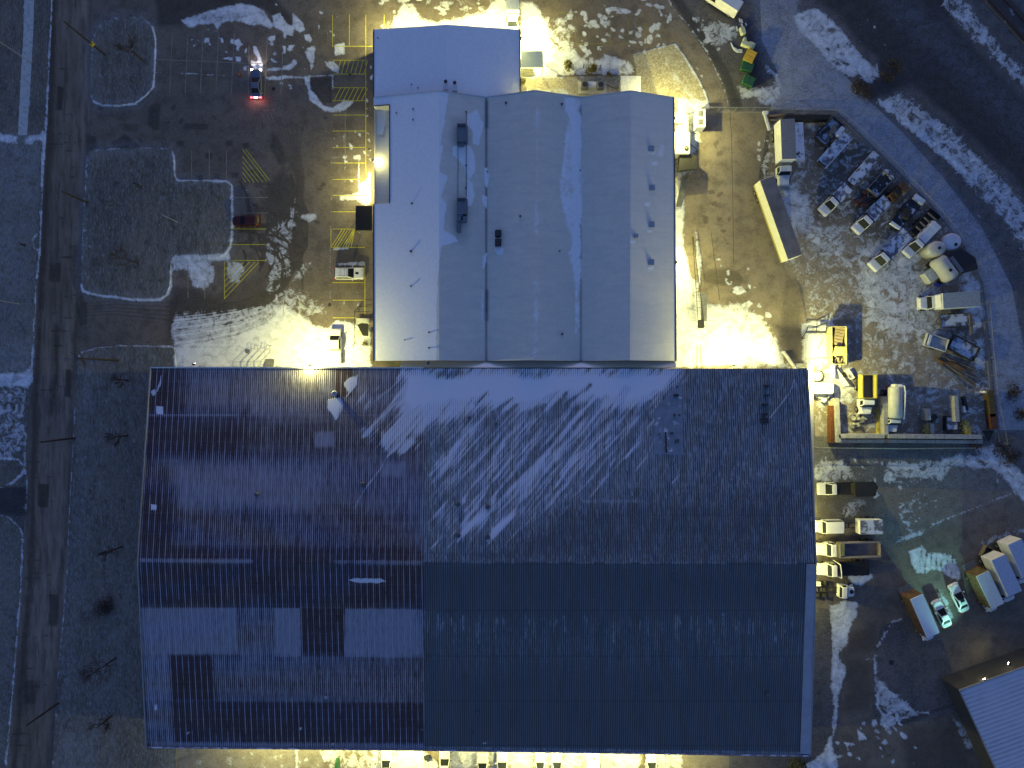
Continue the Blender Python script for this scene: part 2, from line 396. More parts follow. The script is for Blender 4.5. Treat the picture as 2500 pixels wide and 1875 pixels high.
WT.poly([(380, 250), (392, 252), (390, 315), (376, 320), (360, 305), (362, 262)], 0.6, 6)
WT.poly([(270, 350), (305, 328), (340, 355), (330, 362), (280, 362)], 0.7, 5)
WT.poly([(210, 330), (235, 335), (240, 365), (212, 372)], 0.6, 6)
for c in ((487, 433), (530, 430), (573, 428), (510, 380), (440, 350), (560, 350), (600, 355), (576, 580), (612, 583), (650, 512)): WT.poly([(c[0] - 9, c[1] - 6), (c[0] + 9, c[1] - 7), (c[0] + 8, c[1] + 7), (c[0] - 8, c[1] + 6)], 0.7, 4)
WT.poly([(665, 325), (690, 360), (700, 395), (680, 400), (660, 360)], 0.7, 6)
WT.poly([(200, 740), (210, 735), (212, 790), (196, 795), (190, 760)], 0.8, 5)
WT.poly([(380, -40), (640, -40), (700, 30), (720, 60), (690, 60), (640, 15), (560, 10), (470, 35), (440, 60), (390, 60)], 0.85, 14)
# --- ploughed snow in the north car park
SN.poly([(438, 50), (470, 38), (505, 28), (550, 14), (590, 9), (622, 13), (645, 25), (668, 62), (662, 70), (640, 62), (612, 62), (575, 52), (545, 55), (530, 75), (520, 58), (490, 60), (462, 68), (450, 60)], 0.9, 4)
SN.poly([(470, 40), (560, 30), (600, 40), (560, 52), (500, 52)], 0.6, 8)
SN.poly([(664, 38), (684, 30), (700, 55), (712, 62), (715, 32), (740, 55), (744, 72), (735, 80), (718, 72), (715, 90), (700, 85), (695, 100), (690, 78), (668, 66)], 0.92, 3)
SN.poly([(742, 84), (755, 82), (762, 95), (758, 105), (745, 98)], 0.95, 2)
SN.poly([(748, 115), (770, 113), (768, 140), (766, 160), (758, 182), (755, 150), (748, 140)], 0.9, 3)
SN.poly([(690, 112), (698, 112), (697, 130), (693, 130)], .95, 1.5); SN.poly([(703, 110), (722, 110), (712, 118), (706, 130)], .95, 1.5)
SN.poly([(563, 92), (575, 98), (584, 92), (590, 106), (596, 108), (586, 114), (583, 124), (576, 122), (577, 110), (563, 106)], .95, 1.5)
SN.poly([(618, 112), (626, 112), (634, 130), (643, 160), (640, 172), (626, 172), (612, 160), (612, 145), (626, 150), (630, 145), (618, 125)], .95, 1.8)
SN.poly([(500, 92), (510, 92), (512, 102), (500, 106), (497, 100)], .95, 1.5); SN.poly([(537, 92), (544, 92), (546, 104), (541, 106)], .9, 1.2)
SN.poly([(465, 95), (471, 93), (468, 102)], .9, 1.2); SN.poly([(482, 95), (487, 98), (484, 102)], .9, 1.2); SN.poly([(598, 118), (605, 114), (602, 130), (596, 130)], .9, 1.5)
SN.poly([(651, 92), (673, 84), (672, 98), (662, 104)], .9, 1.5)
SN.poly([(574, 138), (590, 137), (588, 152), (576, 150)], .9, 2); SN.poly([(538, 142), (568, 138), (568, 148), (545, 145)], .9, 1.5); SN.poly([(592, 162), (604, 160), (600, 174), (594, 170)], .9, 2)
SN.poly([(650, 165), (690, 163), (720, 150), (727, 152), (722, 162), (705, 172), (690, 172), (652, 174)], .85, 3)
SN.poly([(645, 187), (700, 183), (745, 188), (745, 192), (700, 192), (680, 196), (650, 194)], .8, 2)
SN.poly([(743, 185), (757, 184), (758, 218), (775, 235), (790, 258), (812, 262), (840, 243), (866, 245), (850, 262), (838, 272), (815, 275), (795, 272), (770, 256), (755, 245), (750, 215), (743, 205)], .95, 3)
SN.line([(757, 186), (812, 184), (812, 218)], 4, .85, 2)
WT.poly([(758, 190), (810, 190), (810, 250), (790, 252), (770, 230), (758, 220)], .85, 4)
SN.poly([(817, 108), (842, 104), (843, 134), (816, 136)], .95, 2); SN.poly([(792, 150), (815, 148), (830, 165), (826, 178), (810, 172), (795, 160)], .9, 3)
scatter(SN, 660, 0, 830, 110, 12, 1.5, 4, .9); scatter(SN, 650, 95, 770, 170, 14, 2, 6, .8); scatter(SN, 680, 195, 720, 215, 3, 3, 6, .8)
scatter(SN, 460, 70, 560, 150, 8, 1.5, 4, .8)
SN.line([(376, 177), (470, 180), (566, 186)], 2.2, .75, 1.2); SN.line([(640, 268), (780, 271), (890, 270)], 2.0, .5, 1.2)
# --- west frontage of the hall
SN.poly([(872, 470), (882, 445), (905, 430), (905, 502), (885, 500), (875, 490)], .95, 4); SN.poly([(830, 478), (872, 470), (880, 486), (850, 490), (830, 484)], .85, 2.5)
SN.line([(876, 380), (876, 420), (877, 470)], 3.5, .9, 1.5); SN.line([(840, 326), (840, 385), (808, 385)], 2, .7, 1.2); SN.line([(842, 390), (843, 505)], 1.8, .6, 1.2)
SN.line([(809, 275), (809, 500), (806, 560), (806, 730), (808, 780)], 2.2, .6, 1.5); SN.line([(875, 555), (874, 690), (875, 770)], 1.8, .5, 1.2); SN.line([(840, 735), (842, 790)], 1.8, .6, 1.2)
scatter(SN, 810, 320, 905, 500, 26, 1.5, 5, .85, 1.6); scatter(SN, 895, 150, 908, 420, 10, 2, 4, .85, 2, 1.57)
SN.poly([(860, 378), (880, 378), (882, 392), (862, 388)], .85, 2); SN.poly([(810, 606), (850, 602), (852, 608), (812, 612)], .8, 2)
SN.poly([(822, 642), (890, 638), (893, 650), (880, 652), (850, 648), (825, 650)], .7, 3)
WT.poly([(812, 215), (900, 215), (902, 275), (820, 275)], .4, 8); WT.poly([(812, 590), (895, 600), (890, 690), (815, 650)], .35, 10)
# --- north side
SN.poly([(950, 68), (958, 50), (975, 20), (985, 5), (1010, 12), (1030, 45), (1060, 52), (1120, 42), (1180, 30), (1200, 0), (1240, -10), (1240, 75), (1100, 75)], .9, 7)
SN.poly([(925, 60), (965, 40), (960, 72), (930, 74)], .5, 5)
SN.poly([(1000, -60), (1240, -60), (1200, 10), (1120, 30), (1040, 30)], .30, 15); scatter(SN, 930, -60, 1230, 35, 34, 3, 9, .75, 3, 0)
SN.poly([(1270, 0), (1300, 5), (1325, 35), (1340, 45), (1352, 110), (1358, 165), (1360, 188), (1270, 190)], 1.0, 7)
SN.poly([(1330, 40), (1400, 40), (1410, 100), (1400, 130), (1352, 140)], .46, 12)
SN.poly([(1352, 130), (1400, 118), (1430, 150), (1470, 140), (1512, 145), (1512, 184), (1300, 187)], .86, 8)
SN.poly([(1474, 130), (1512, 140), (1545, 155), (1550, 184), (1500, 184), (1470, 160)], .75, 6)
scatter(SN, 1360, -60, 1620, 130, 60, 2, 7, .78, 2.2); scatter(SN, 1470, 10, 1600, 100, 16, 5, 10, .72, 1.6)
WT.poly([(1410, 50), (1450, 60), (1475, 110), (1470, 150), (1420, 130), (1400, 90)], .38, 14)
FR.poly([(1270, 185), (1560, 185), (1560, 240), (1270, 240)], .45, 5); SN.poly([(1270, 215), (1400, 212), (1400, 240), (1270, 245)], .48, 6)
BED = [(1546, 134), (1600, 118), (1648, 106), (1672, 136), (1698, 178), (1718, 215), (1728, 240), (1731, 262), (1566, 262), (1566, 190), (1556, 190)]
FR.poly(BED, .38, 6); SN.line([(1546, 134), (1600, 118), (1648, 107)], 4, .7, 2); SN.line([(1650, 110), (1672, 140), (1700, 185), (1722, 228), (1730, 262)], 6, .85, 3)
SN.line([(1620, 150), (1650, 185), (1680, 225), (1700, 262)], 18, .46, 8); SN.poly([(1650, 236), (1728, 245), (1728, 268), (1648, 268)], .85, 6)
SN.line([(1618, -30), (1640, 15), (1680, 60), (1720, 118), (1745, 165), (1765, 205), (1776, 245), (1780, 270)], 3.5, .75, 2)
FR.poly([(1600, -60), (1640, 15), (1720, 118), (1776, 245), (1782, 272), (1735, 268), (1728, 225), (1660, 100), (1560, -60)], .2, 8)
# --- north-east
SN.poly([(1712, 62), (1735, 48), (1765, 52), (1800, 62), (1812, 88), (1790, 100), (1765, 110), (1745, 118), (1722, 108), (1718, 85)], .62, 7)
SN.poly([(1690, 42), (1708, 38), (1712, 52), (1698, 56)], .7, 4); scatter(SN, 1690, 20, 1760, 200, 26, 1.5, 4, .7, 2, 1.0)
WT.line([(1640, -20), (1690, 55), (1735, 120), (1770, 180), (1800, 260)], 22, .75, 9)
WT.poly([(1690, -60), (1790, -10), (1830, 60), (1850, 120), (1860, 180), (1880, 220), (1850, 220), (1820, 190), (1830, 120), (1810, 60), (1740, 30)], .6, 14)
SN.poly([(1796, 205), (1830, 215), (1862, 212), (1900, 195), (1910, 235), (1885, 258), (1858, 258), (1850, 240), (1812, 240)], .72, 7)
SN.poly([(1858, 150), (1880, 160), (1905, 180), (1900, 200), (1870, 175)], .6, 7)
FR.poly([(1830, -130), (1980, -130), (1945, 20), (1960, 70), (2020, 140), (2110, 235), (2200, 320), (2300, 430), (2400, 560), (2470, 700), (2500, 850), (2520, 1050), (2430, 1050), (2420, 850), (2400, 690), (2350, 600), (2270, 500), (2130, 360), (2040, 275), (1880, 270), (1900, 180), (1850, 100)], .72, 14)
FR.poly([(1900, -60), (1940, 0), (1960, 60), (1900, 60), (1850, 0)], .55, 20)
SN.poly([(1936, 45), (1950, 30), (1975, 18), (2000, 20), (2030, 48), (2060, 75), (2080, 105), (2112, 142), (2128, 158), (2106, 178), (2080, 192), (2040, 172), (1995, 120), (1955, 80)], .78, 6)
SN.poly([(2105, 165), (2145, 155), (2150, 185), (2125, 208), (2100, 190)], .72, 6)
SN.poly([(2150, 245), (2190, 222), (2215, 235), (2255, 268), (2310, 300), (2350, 338), (2400, 390), (2450, 435), (2500, 490), (2560, 560), (2560, 700), (2500, 610), (2440, 530), (2380, 470), (2300, 385), (2230, 320), (2180, 282)], .60, 9)
SN.line([(2150, 247), (2230, 315), (2300, 370), (2350, 410)], 16, .85, 8)
SN.poly([(2288, -40), (2340, -40), (2400, 55), (2450, 120), (2510, 170), (2560, 240), (2560, 280), (2480, 200), (2420, 140), (2350, 75), (2300, 20)], .58, 9)
WT.poly([(1985, -130), (2260, -130), (2330, 60), (2440, 180), (2560, 300), (2560, 560), (2480, 440), (2380, 340), (2300, 270), (2225, 210), (2150, 235), (2120, 260), (2090, 200), (2150, 190), (2140, 140), (2090, 100), (2050, 40), (1990, 0)], .62, 14)
FR.poly([(2150, -60), (2300, 60), (2500, 260), (2560, 340), (2560, 400), (2480, 330), (2350, 200), (2200, 60), (2100, -60)], .35, 30)
scatter(SN, 2090, 30, 2240, 200, 30, 1, 3, .6, 2, .7)
# --- hall's east yard
SN.poly([(1646, 470), (1662, 430), (1672, 480), (1668, 600), (1680, 640), (1690, 700), (1690, 760), (1710, 800), (1690, 897), (1648, 897)], 1.0, 5)
SN.poly([(1688, 680), (1700, 690), (1720, 740), (1760, 745), (1800, 738), (1845, 765), (1880, 800), (1900, 840), (1925, 897), (1688, 897)], .95, 12)
SN.poly([(1697, 555), (1705, 575), (1715, 640), (1708, 695), (1700, 640)], .8, 3); SN.poly([(1790, 700), (1812, 695), (1822, 712), (1805, 722), (1788, 715)], .85, 3)
SN.poly([(1648, 268), (1700, 272), (1710, 350), (1700, 360), (1690, 420), (1650, 450)], .8, 8)
scatter(SN, 1730, 610, 1850, 720, 12, 2, 5, .75); scatter(SN, 1790, 740, 1880, 830, 26, 3, 8, .7)
WT.poly([(1712, 668), (1730, 656), (1775, 655), (1800, 660), (1818, 672), (1815, 690), (1795, 700), (1760, 698), (1730, 695), (1715, 685)], .62, 9)
WT.poly([(1850, 330), (1882, 320), (1880, 420), (1850, 440), (1835, 400)], .45, 10)
SN.poly([(1870, 365), (1882, 358), (1878, 440), (1862, 445), (1858, 410)], .62, 4); scatter(SN, 1850, 340, 1880, 440, 9, 2, 5, .8)
WT.poly([(1830, 480), (1862, 470), (1900, 600), (1930, 660), (1970, 700), (1940, 860), (1905, 850), (1915, 760), (1870, 650)], .35, 14)
WT.poly([(1905, 750), (1955, 760), (1960, 840), (1950, 880), (1925, 880), (1912, 820)], .45, 9)
YARD = [(1880, 272), (2040, 275), (2130, 360), (2270, 500), (2350, 600), (2395, 690), (2415, 850), (2435, 1065), (1990, 1065), (1980, 860), (1960, 700), (1900, 640), (1870, 520)]
SN.poly(YARD, .40, 12)
SN.poly([(1910, 470), (1960, 520), (2000, 540), (2080, 620), (2110, 600), (2150, 660), (2240, 680), (2300, 760), (2260, 830), (2180, 800), (2140, 760), (2100, 700), (2050, 650), (1990, 590), (1930, 560)], .56, 14)
SN.poly([(2100, 640), (2230, 640), (2290, 700), (2250, 720), (2270, 790), (2320, 800), (2240, 850), (2120, 790), (2110, 700)], .66, 12)
SN.poly([(1905, 455), (1940, 450), (1980, 500), (1970, 560), (1935, 560)], .72, 10)
SN.poly([(2105, 620), (2190, 560), (2230, 560), (2260, 620), (2180, 660)], .70, 10)
WT.poly([(1980, 470), (2060, 330), (2170, 380), (2290, 520), (2240, 560), (2150, 600), (2090, 560), (2060, 530), (1990, 540)], .5, 16)  # dark brown ground among the trailers, their shade painted in
SN.poly([(2130, 800), (2300, 860), (2280, 900), (2150, 960), (2110, 900)], .42, 14)
WT.poly([(2230, 700), (2270, 690), (2275, 750), (2240, 760)], .5, 8)
SN.poly([(2345, 640), (2395, 700), (2400, 800), (2380, 800), (2350, 700)], .75, 8); SN.poly([(2380, 830), (2400, 830), (2405, 900), (2385, 900)], .7, 6)
SN.poly([(1955, 790), (2035, 780), (2040, 890), (1960, 900)], .85, 5); SN.poly([(1990, 900), (2090, 895), (2080, 980), (2000, 990)], .7, 8)
FR.poly([(2040, 990), (2400, 960), (2405, 1065), (2040, 1065)], .55, 8); SN.poly([(2170, 980), (2330, 965), (2395, 980), (2390, 1060), (2170, 1060)], .38, 10)
# --- south-east
SN.poly([(1985, 1125), (2060, 1120), (2090, 1150), (2085, 1170), (2020, 1180), (1985, 1170)], .62, 7)
SN.poly([(2165, 1120), (2240, 1128), (2330, 1110), (2400, 1105), (2430, 1100), (2470, 1140), (2430, 1150), (2330, 1140), (2300, 1175), (2230, 1182), (2160, 1185)], .66, 8)
SN.poly([(2380, 1092), (2430, 1085), (2470, 1125), (2510, 1170), (2560, 1230), (2560, 1290), (2500, 1230), (2450, 1170)], .78, 8)
SN.line([(2170, 1110), (2165, 1150), (2155, 1190)], 3, .7, 2); SN.line([(2455, 1110), (2440, 1150), (2435, 1180)], 5, .6, 3); scatter(SN, 1990, 1110, 2160, 1190, 26, 2, 6, .7)
SN.poly([(2190, 1215), (2230, 1215), (2230, 1290), (2205, 1300), (2190, 1250)], .46, 9); scatter(SN, 2190, 1180, 2290, 1310, 24, 2, 5, .7)
SN.line([(2185, 1325), (2230, 1305), (2300, 1272), (2380, 1240), (2475, 1202)], 4, .75, 2.5); SN.poly([(2195, 1310), (2260, 1295), (2250, 1308), (2205, 1322)], .75, 4)
SN.poly([(2218, 1345), (2240, 1338), (2250, 1330), (2265, 1348), (2300, 1350), (2325, 1355), (2340, 1375), (2348, 1410), (2340, 1418), (2318, 1410), (2295, 1395), (2275, 1390), (2262, 1402), (2240, 1400), (2225, 1380)], .86, 4)
SN.poly([(2290, 1440), (2300, 1438), (2318, 1470), (2330, 1510), (2318, 1520), (2305, 1480)], .55, 4)
SN.poly([(2385, 1322), (2440, 1300), (2510, 1280), (2510, 1300), (2450, 1320), (2400, 1338)], .55, 7)
SN.poly([(2050, 1240), (2100, 1215), (2120, 1222), (2110, 1240), (2080, 1262), (2050, 1262)], .55, 7); SN.poly([(2125, 1205), (2140, 1200), (2150, 1210), (2135, 1220)], .8, 3)
SN.poly([(2065, 1405), (2130, 1400), (2130, 1412), (2100, 1432), (2080, 1425)], .9, 3)
SN.poly([(2025, 1478), (2065, 1465), (2095, 1470), (2092, 1500), (2078, 1530), (2070, 1570), (2048, 1600), (2062, 1622), (2068, 1640), (2058, 1665), (2048, 1700), (2046, 1740), (2042, 1780), (2030, 1820), (2045, 1850), (2050, 1880), (2000, 1900), (1960, 1960), (1890, 1960), (1900, 1905), (1960, 1870), (2005, 1840), (2030, 1790), (2035, 1740), (2028, 1660), (2032, 1590), (2027, 1520)], .86, 5)
SN.line([(2200, 1512), (2180, 1518), (2162, 1545), (2142, 1580)], 7, .8, 4); SN.line([(2138, 1600), (2138, 1680), (2142, 1725), (2155, 1745), (2200, 1755), (2268, 1738)], 6, .85, 3)
SN.poly([(2142, 1650), (2165, 1670), (2200, 1700), (2245, 1740), (2200, 1748), (2160, 1738), (2144, 1715)], .70, 10)
SN.poly([(2145, 1745), (2200, 1755), (2170, 1785), (2150, 1770)], .8, 5); SN.poly([(2160, 1780), (2185, 1785), (2172, 1795)], .8, 3)
SN.poly([(2092, 1780), (2110, 1790), (2118, 1805), (2095, 1808)], .85, 3); SN.poly([(2126, 1755), (2142, 1760), (2150, 1805), (2138, 1805)], .6, 4)
SN.poly([(2322, 1745), (2345, 1762), (2370, 1790), (2385, 1835), (2360, 1830), (2340, 1790)], .62, 6); SN.line([(2090, 1608), (2135, 1609)], 2.5, .7, 2); scatter(SN, 2080, 1740, 2240, 1960, 40, 2, 7, .78, 1.8); scatter(SN, 2040, 1800, 2090, 1960, 14, 3, 9, .8)
FR.poly([(1980, 1080), (2440, 1080), (2520, 1200), (2180, 1330), (1985, 1300)], .34, 14)
FR.poly([(1985, 1500), (2020, 1500), (2040, 1800), (1960, 1870), (1985, 1860)], .12, 8)
WT.poly([(2080, 1540), (2140, 1520), (2150, 1590), (2080, 1600), (2060, 1600)], .45, 12); WT.poly([(2060, 1600), (2135, 1612), (2130, 1740), (2060, 1740)], .4, 12)
WT.poly([(2200, 1770), (2330, 1760), (2380, 1900), (2200, 1960)], .4, 20); WT.poly([(1985, 1180), (2150, 1190), (2140, 1260), (1985, 1300)], .5, 12)
WT.line([(2180, 1770), (2330, 1720)], 5, .7, 5)
# --- south frontage
SN.poly([(790, 1822), (905, 1822), (905, 1950), (830, 1950), (800, 1890)], .55, 8); SN.poly([(905, 1822), (1030, 1822), (1070, 1870), (1070, 1950), (905, 1950)], .86, 7)
SN.poly([(1090, 1822), (1460, 1830), (1460, 1950), (1090, 1950)], .72, 10); SN.poly([(1460, 1830), (1565, 1830), (1565, 1950), (1460, 1950)], .8, 8); SN.poly([(1600, 1835), (1668, 1835), (1668, 1950), (1600, 1950)], .74, 7)
FR.poly([(400, 1820), (790, 1820), (790, 1950), (370, 1950)], .45, 8); SN.line([(724, 1822), (724, 1950)], 7, .8, 3); scatter(SN, 480, 1825, 800, 1940, 40, 2, 7, .6); FR.poly([(1668, 1835), (1800, 1835), (1800, 1950), (1668, 1950)], .3, 10)
SN.poly([(780, 1830), (820, 1838), (830, 1855), (790, 1860)], .8, 4)
for k in range(10): WT.line([(390 + k * 7, 1900), (420 + k * 6, 1860), (470 + k * 4, 1838)], 2, .5, 2)

# criss-cross wheel marks on the bend of the drive, snow squeezed up between them
for k in range(34):
    x0, y0 = rnd(600, 720), rnd(470, 660); a = rnd(.2, 1.9); ln = rnd(40, 110); q = [(x0 + ln * s_ * math.cos(a + .5 * s_), y0 + ln * s_ * math.sin(a + .5 * s_)) for s_ in (-.5, -.25, 0, .25, .5)]
    WT.line(q, rnd(2.5, 5.5), 1.0, 1.8); SN.line([(u_ + 4, v_ + 1) for u_, v_ in q[1:4]], 1.8, rnd(.45, .7), 1.6)
    SN.line(q, 2.4, .0, 1.4)
for k in range(9):
    o_ = k * 9; WT.line([(420, 742 + o_ * .8), (500, 748 + o_ * .8), (580, 742 + o_ * .7), (650, 716 + o_ * .5), (700, 672 + o_ * .3), (720 + o_ * .4, 600), (715 + o_ * .5, 520), (690 + o_ * .3, 440)], rnd(4, 9), 1.0, 2.6)
for k in range(5): WT.line([(206, 742 + k * 7), (280, 735 + k * 8), (420, 738 + k * 11)], 3, .6, 2.5)
for k in range(8): WT.line([(640 + k * 14, 268 + k * 6), (690 + k * 6, 360), (722 + k * 3, 430), (735, 520)], 3, .5, 3)
# patches, cracks and drains of the street
for x, y, w_, h_ in ((140, 210, 16, 60), (185, 470, 22, 40), (120, 640, 30, 50), (160, 900, 14, 70), (95, 1180, 26, 60), (120, 1450, 24, 80), (60, 1660, 30, 60), (300, 300, 40, 22), (450, 300, 60, 18), (620, 420, 24, 40), (980, -20, 50, 30)):
    WT.poly([(x, y), (x + w_, y + 2), (x + w_ - 3, y + h_), (x - 3, y + h_ - 2)], rnd(.3, .6), 2)
for k in range(40):
    y = rnd(-60, 1900); xl = 131 - max(0, y) * .062; x0 = rnd(xl, xl + 60); WT.line([(x0, y), (x0 + rnd(10, 30), y + rnd(-4, 4)), (x0 + rnd(30, 60), y + rnd(-6, 6))], 1.6, rnd(.4, .8), 1.0)
for k in range(60):
    x0, y0 = rnd(240, 890), rnd(-60, 720); a = rnd(0, 3.1); ln = rnd(10, 50); WT.line([(x0, y0), (x0 + ln * .5 * math.cos(a), y0 + ln * .5 * math.sin(a)), (x0 + ln * math.cos(a + .4), y0 + ln * math.sin(a + .4))], 1.5, rnd(.3, .7), 1.0)
for k in range(50):
    x0, y0 = rnd(1300, 1880), rnd(0, 640); a = rnd(0, 3.1); ln = rnd(10, 60); WT.line([(x0, y0), (x0 + ln * .5 * math.cos(a), y0 + ln * .5 * math.sin(a)), (x0 + ln * math.cos(a + .4), y0 + ln * math.sin(a + .4))], 1.5, rnd(.25, .55), 1.2)
scatter(WT, 240, 260, 800, 720, 60, 2, 7, .5); scatter(WT, 1700, 300, 1960, 860, 50, 2, 9, .45)
for x in (1712, 1750): WT.line([(x, 278), (x + 1, 740)], 1.2, .4, .8)
for y in (320, 372, 424, 476, 528, 580, 632): WT.line([(1660, y), (1790, y + 1)], 1.2, .4, .8)
# ruts in the yards
for k in range(26):
    x0, y0 = rnd(1990, 2330), rnd(620, 960); a = rnd(-.6, 1.4); ln = rnd(30, 90); q = [(x0 + ln * s_ * math.cos(a + s_), y0 + ln * s_ * math.sin(a + s_)) for s_ in (-.5, 0, .5)]; SN.line(q, rnd(3, 7), rnd(.15, .35), 3)
for k in range(14): SN.line([(2170 + k * 4, 1165 + k), (2250, 1178 + k * 3 - 10), (2330 + rnd(-20, 20), 1185 + k * 2 - 10)], 1.8, .15, 1.4)
WT.poly([(1790, 274), (1880, 274), (1872, 350), (1850, 440), (1880, 560), (1920, 680), (1900, 760), (1850, 740), (1791, 640)], .22, 4)
WT.poly([(2030, 400), (2085, 340), (2115, 365), (2060, 430)], .8, 8); WT.poly([(2095, 455), (2140, 480), (2120, 510), (2090, 500)], .7, 8); WT.poly([(2150, 560), (2250, 480), (2275, 560), (2200, 600)], .7, 12)  # brown ground darkened further by painted shade between trailers
SN.poly([(2150, 660), (2230, 650), (2300, 740), (2250, 830), (2180, 820), (2120, 740)], .62, 16)
scatter(SN, 1340, 30, 1480, 185, 50, 3, 9, .7, 2.2); scatter(SN, 1580, 10, 1640, 120, 14, 3, 7, .7)
SN.poly([(2190, 250), (2240, 300), (2330, 385), (2400, 455), (2470, 560), (2540, 720), (2560, 640), (2480, 490), (2400, 390), (2300, 300), (2210, 232)], .66, 20, 'max')
scatter(SN, 1900, 20, 2100, 260, 30, 2, 6, .42); scatter(SN, 2200, 330, 2460, 700, 40, 2, 6, .42)
for a_, b_ in (((1890, 40), (2420, 640)), ((1930, 100), (2440, 720)), ((1900, 150), (2380, 640))): WT.line([a_, ((a_[0] + b_[0]) / 2 - 10, (a_[1] + b_[1]) / 2 - 30), b_], 6, .28, 6)
for k in range(8): SN.line([(2250 + k * 13, 1345), (2244 + k * 13, 1400)], 2, .35, 1.6)
FR.poly([(1880, 272), (2040, 275), (2130, 360), (2270, 500), (2350, 600), (2395, 690), (2435, 1065), (1990, 1065), (1980, 860), (1960, 700), (1900, 640)], .22, 10)
FIELDS = (SN, FR, WT)
# ================================================================ ground surfaces
m_grass = ground_mat('frozen_grass', (0.105, 0.090, 0.066), (0.150, 0.122, 0.090), .10, .45, (0.27, 0.29, 0.31), stretch=(1, .3, 1), speck=.35)
m_scrub = ground_mat('scrub', (0.085, 0.070, 0.060), (0.13, 0.11, 0.10), .07, .30, (0.20, 0.24, 0.31), speck=.15)
m_road = ground_mat('worn_asphalt', (0.138, 0.108, 0.083), (0.25, 0.20, 0.16), .15, .10, (0.30, 0.30, 0.32), stretch=(1, .12, 1))
m_lot = ground_mat('car_park_asphalt', (0.130, 0.102, 0.077), (0.160, 0.126, 0.097), .05, .12, (0.30, 0.30, 0.32))
m_conc = ground_mat('yard_concrete', (0.175, 0.138, 0.098), (0.235, 0.190, 0.14), .05, .14, (0.33, 0.34, 0.36))
m_track = ground_mat('dirt_track', (0.17, 0.16, 0.155), (0.23, 0.22, 0.215), .05, .4, (0.36, 0.39, 0.48))
m_walk = ground_mat('pavement_concrete', (0.40, 0.42, 0.43), (0.46, 0.47, 0.48), .2, .2, (0.50, 0.53, 0.56))
m_gravel = ground_mat('gravel', (0.20, 0.165, 0.10), (0.30, 0.25, 0.16), .5, .5, (0.46, 0.44, 0.38), speck=.75, rough=.95)
far = MB(); far.box((0, 0, -.06), (1600, 1600, .1)); o = far.build('outer_ground', m_scrub); o['kind'] = 'structure'
FULL = [(-150, -120), (2650, -120), (2650, 2000), (-150, 2000)]
sheet('ground', FULL, 0.0, m_scrub, FIELDS, 6.0)
lawn_w = sheet('verge_west', [(-150, -120), (131, -120), (122, 120), (113, 300), (105, 440), (98, 590), (85, 790), (78, 940), (66, 1060), (66, 1190), (-150, 1190)], 0.02, m_grass, FIELDS, 4.0)
sheet('verge_south_west', [(-150, 1256), (10, 1257), (35, 1270), (55, 1300), (50, 1450), (38, 1600), (25, 1750), (6, 2000), (-150, 2000)], 0.02, m_grass, FIELDS, 4.0)
sheet('sidewalk', [(62, -120), (86, -120), (82, 60), (76, 180), (66, 330), (44, 330), (50, 200), (57, 90)], 0.035, m_walk, FIELDS, 4.0)
sheet('street', [(131, -120), (229, -120), (228, 60), (222, 240), (213, 370), (207, 480), (200, 620), (197, 720), (190, 800), (187, 900), (180, 1060), (172, 1200), (165, 1380), (150, 1560), (135, 1720), (118, 2000), (6, 2000), (25, 1750), (38, 1600), (50, 1450), (58, 1300), (66, 1190), (66, 1060), (78, 940), (85, 790), (98, 590), (105, 440), (113, 300), (122, 120)], 0.012, m_road, FIELDS, 4.0)
sheet('parking_lot', [(226, -120), (1619, -120), (1645, 20), (1700, 95), (1745, 165), (1778, 245), (1780, 275), (1640, 275), (1640, 245), (930, 245), (930, 880), (960, 910), (420, 910), (418, 848), (290, 846), (200, 860), (187, 880), (190, 800), (197, 720), (207, 480), (213, 370), (222, 240), (228, 60)], 0.008, m_lot, FIELDS, 2.4)
sheet('grass_island', ISL1, 0.14, m_grass, FIELDS, 3.0, skirt=.14, smooth_outline=1)
sheet('grass_island', ISL2, 0.14, m_grass, FIELDS, 3.2, skirt=.14, smooth_outline=1)
sheet('lawn', LAWN3, 0.14, m_grass, FIELDS, 4.0, skirt=.14)
sheet('gravel_bed', BED, 0.12, m_gravel, FIELDS, 3.0, skirt=.12)
sheet('gravel_strip', [(1275, 186), (1516, 186), (1516, 260), (1275, 260)], 0.10, m_gravel, FIELDS, 3.5, skirt=.1)
sheet('service_yard', [(1640, 268), (1880, 272), (1870, 330), (1850, 450), (1900, 600), (1950, 700), (1985, 860), (2000, 915), (1630, 915)], 0.010, m_conc, FIELDS, 3.0)
sheet('storage_yard', YARD, 0.006, m_conc, FIELDS, 3.0)
sheet('dirt_track', [(1850, -120), (2000, -120), (1945, 20), (1960, 70), (2020, 140), (2110, 235), (2200, 320), (2300, 430), (2400, 560), (2470, 700), (2500, 850), (2520, 1050), (2440, 1050), (2420, 850), (2400, 690), (2355, 600), (2275, 500), (2135, 360), (2042, 270), (1880, 268), (1900, 180), (1860, 100)], 0.004, m_track, FIELDS, 4.5)
sheet('back_yard', [(1970, 1190), (2170, 1190), (2480, 1200), (2560, 1230), (2560, 1660), (2345, 1700), (2300, 1560), (2230, 1500), (2150, 1530), (2130, 1620), (2130, 1750), (2200, 1770), (2420, 1720), (2420, 1990), (2045, 1990), (2050, 1720), (2070, 1640), (2050, 1600), (2090, 1500), (1985, 1480)], 0.008, m_lot, FIELDS, 4.0)
sheet('front_apron', [(430, 1800), (1780, 1820), (1780, 1990), (400, 1990)], 0.010, m_conc, FIELDS, 4.0)
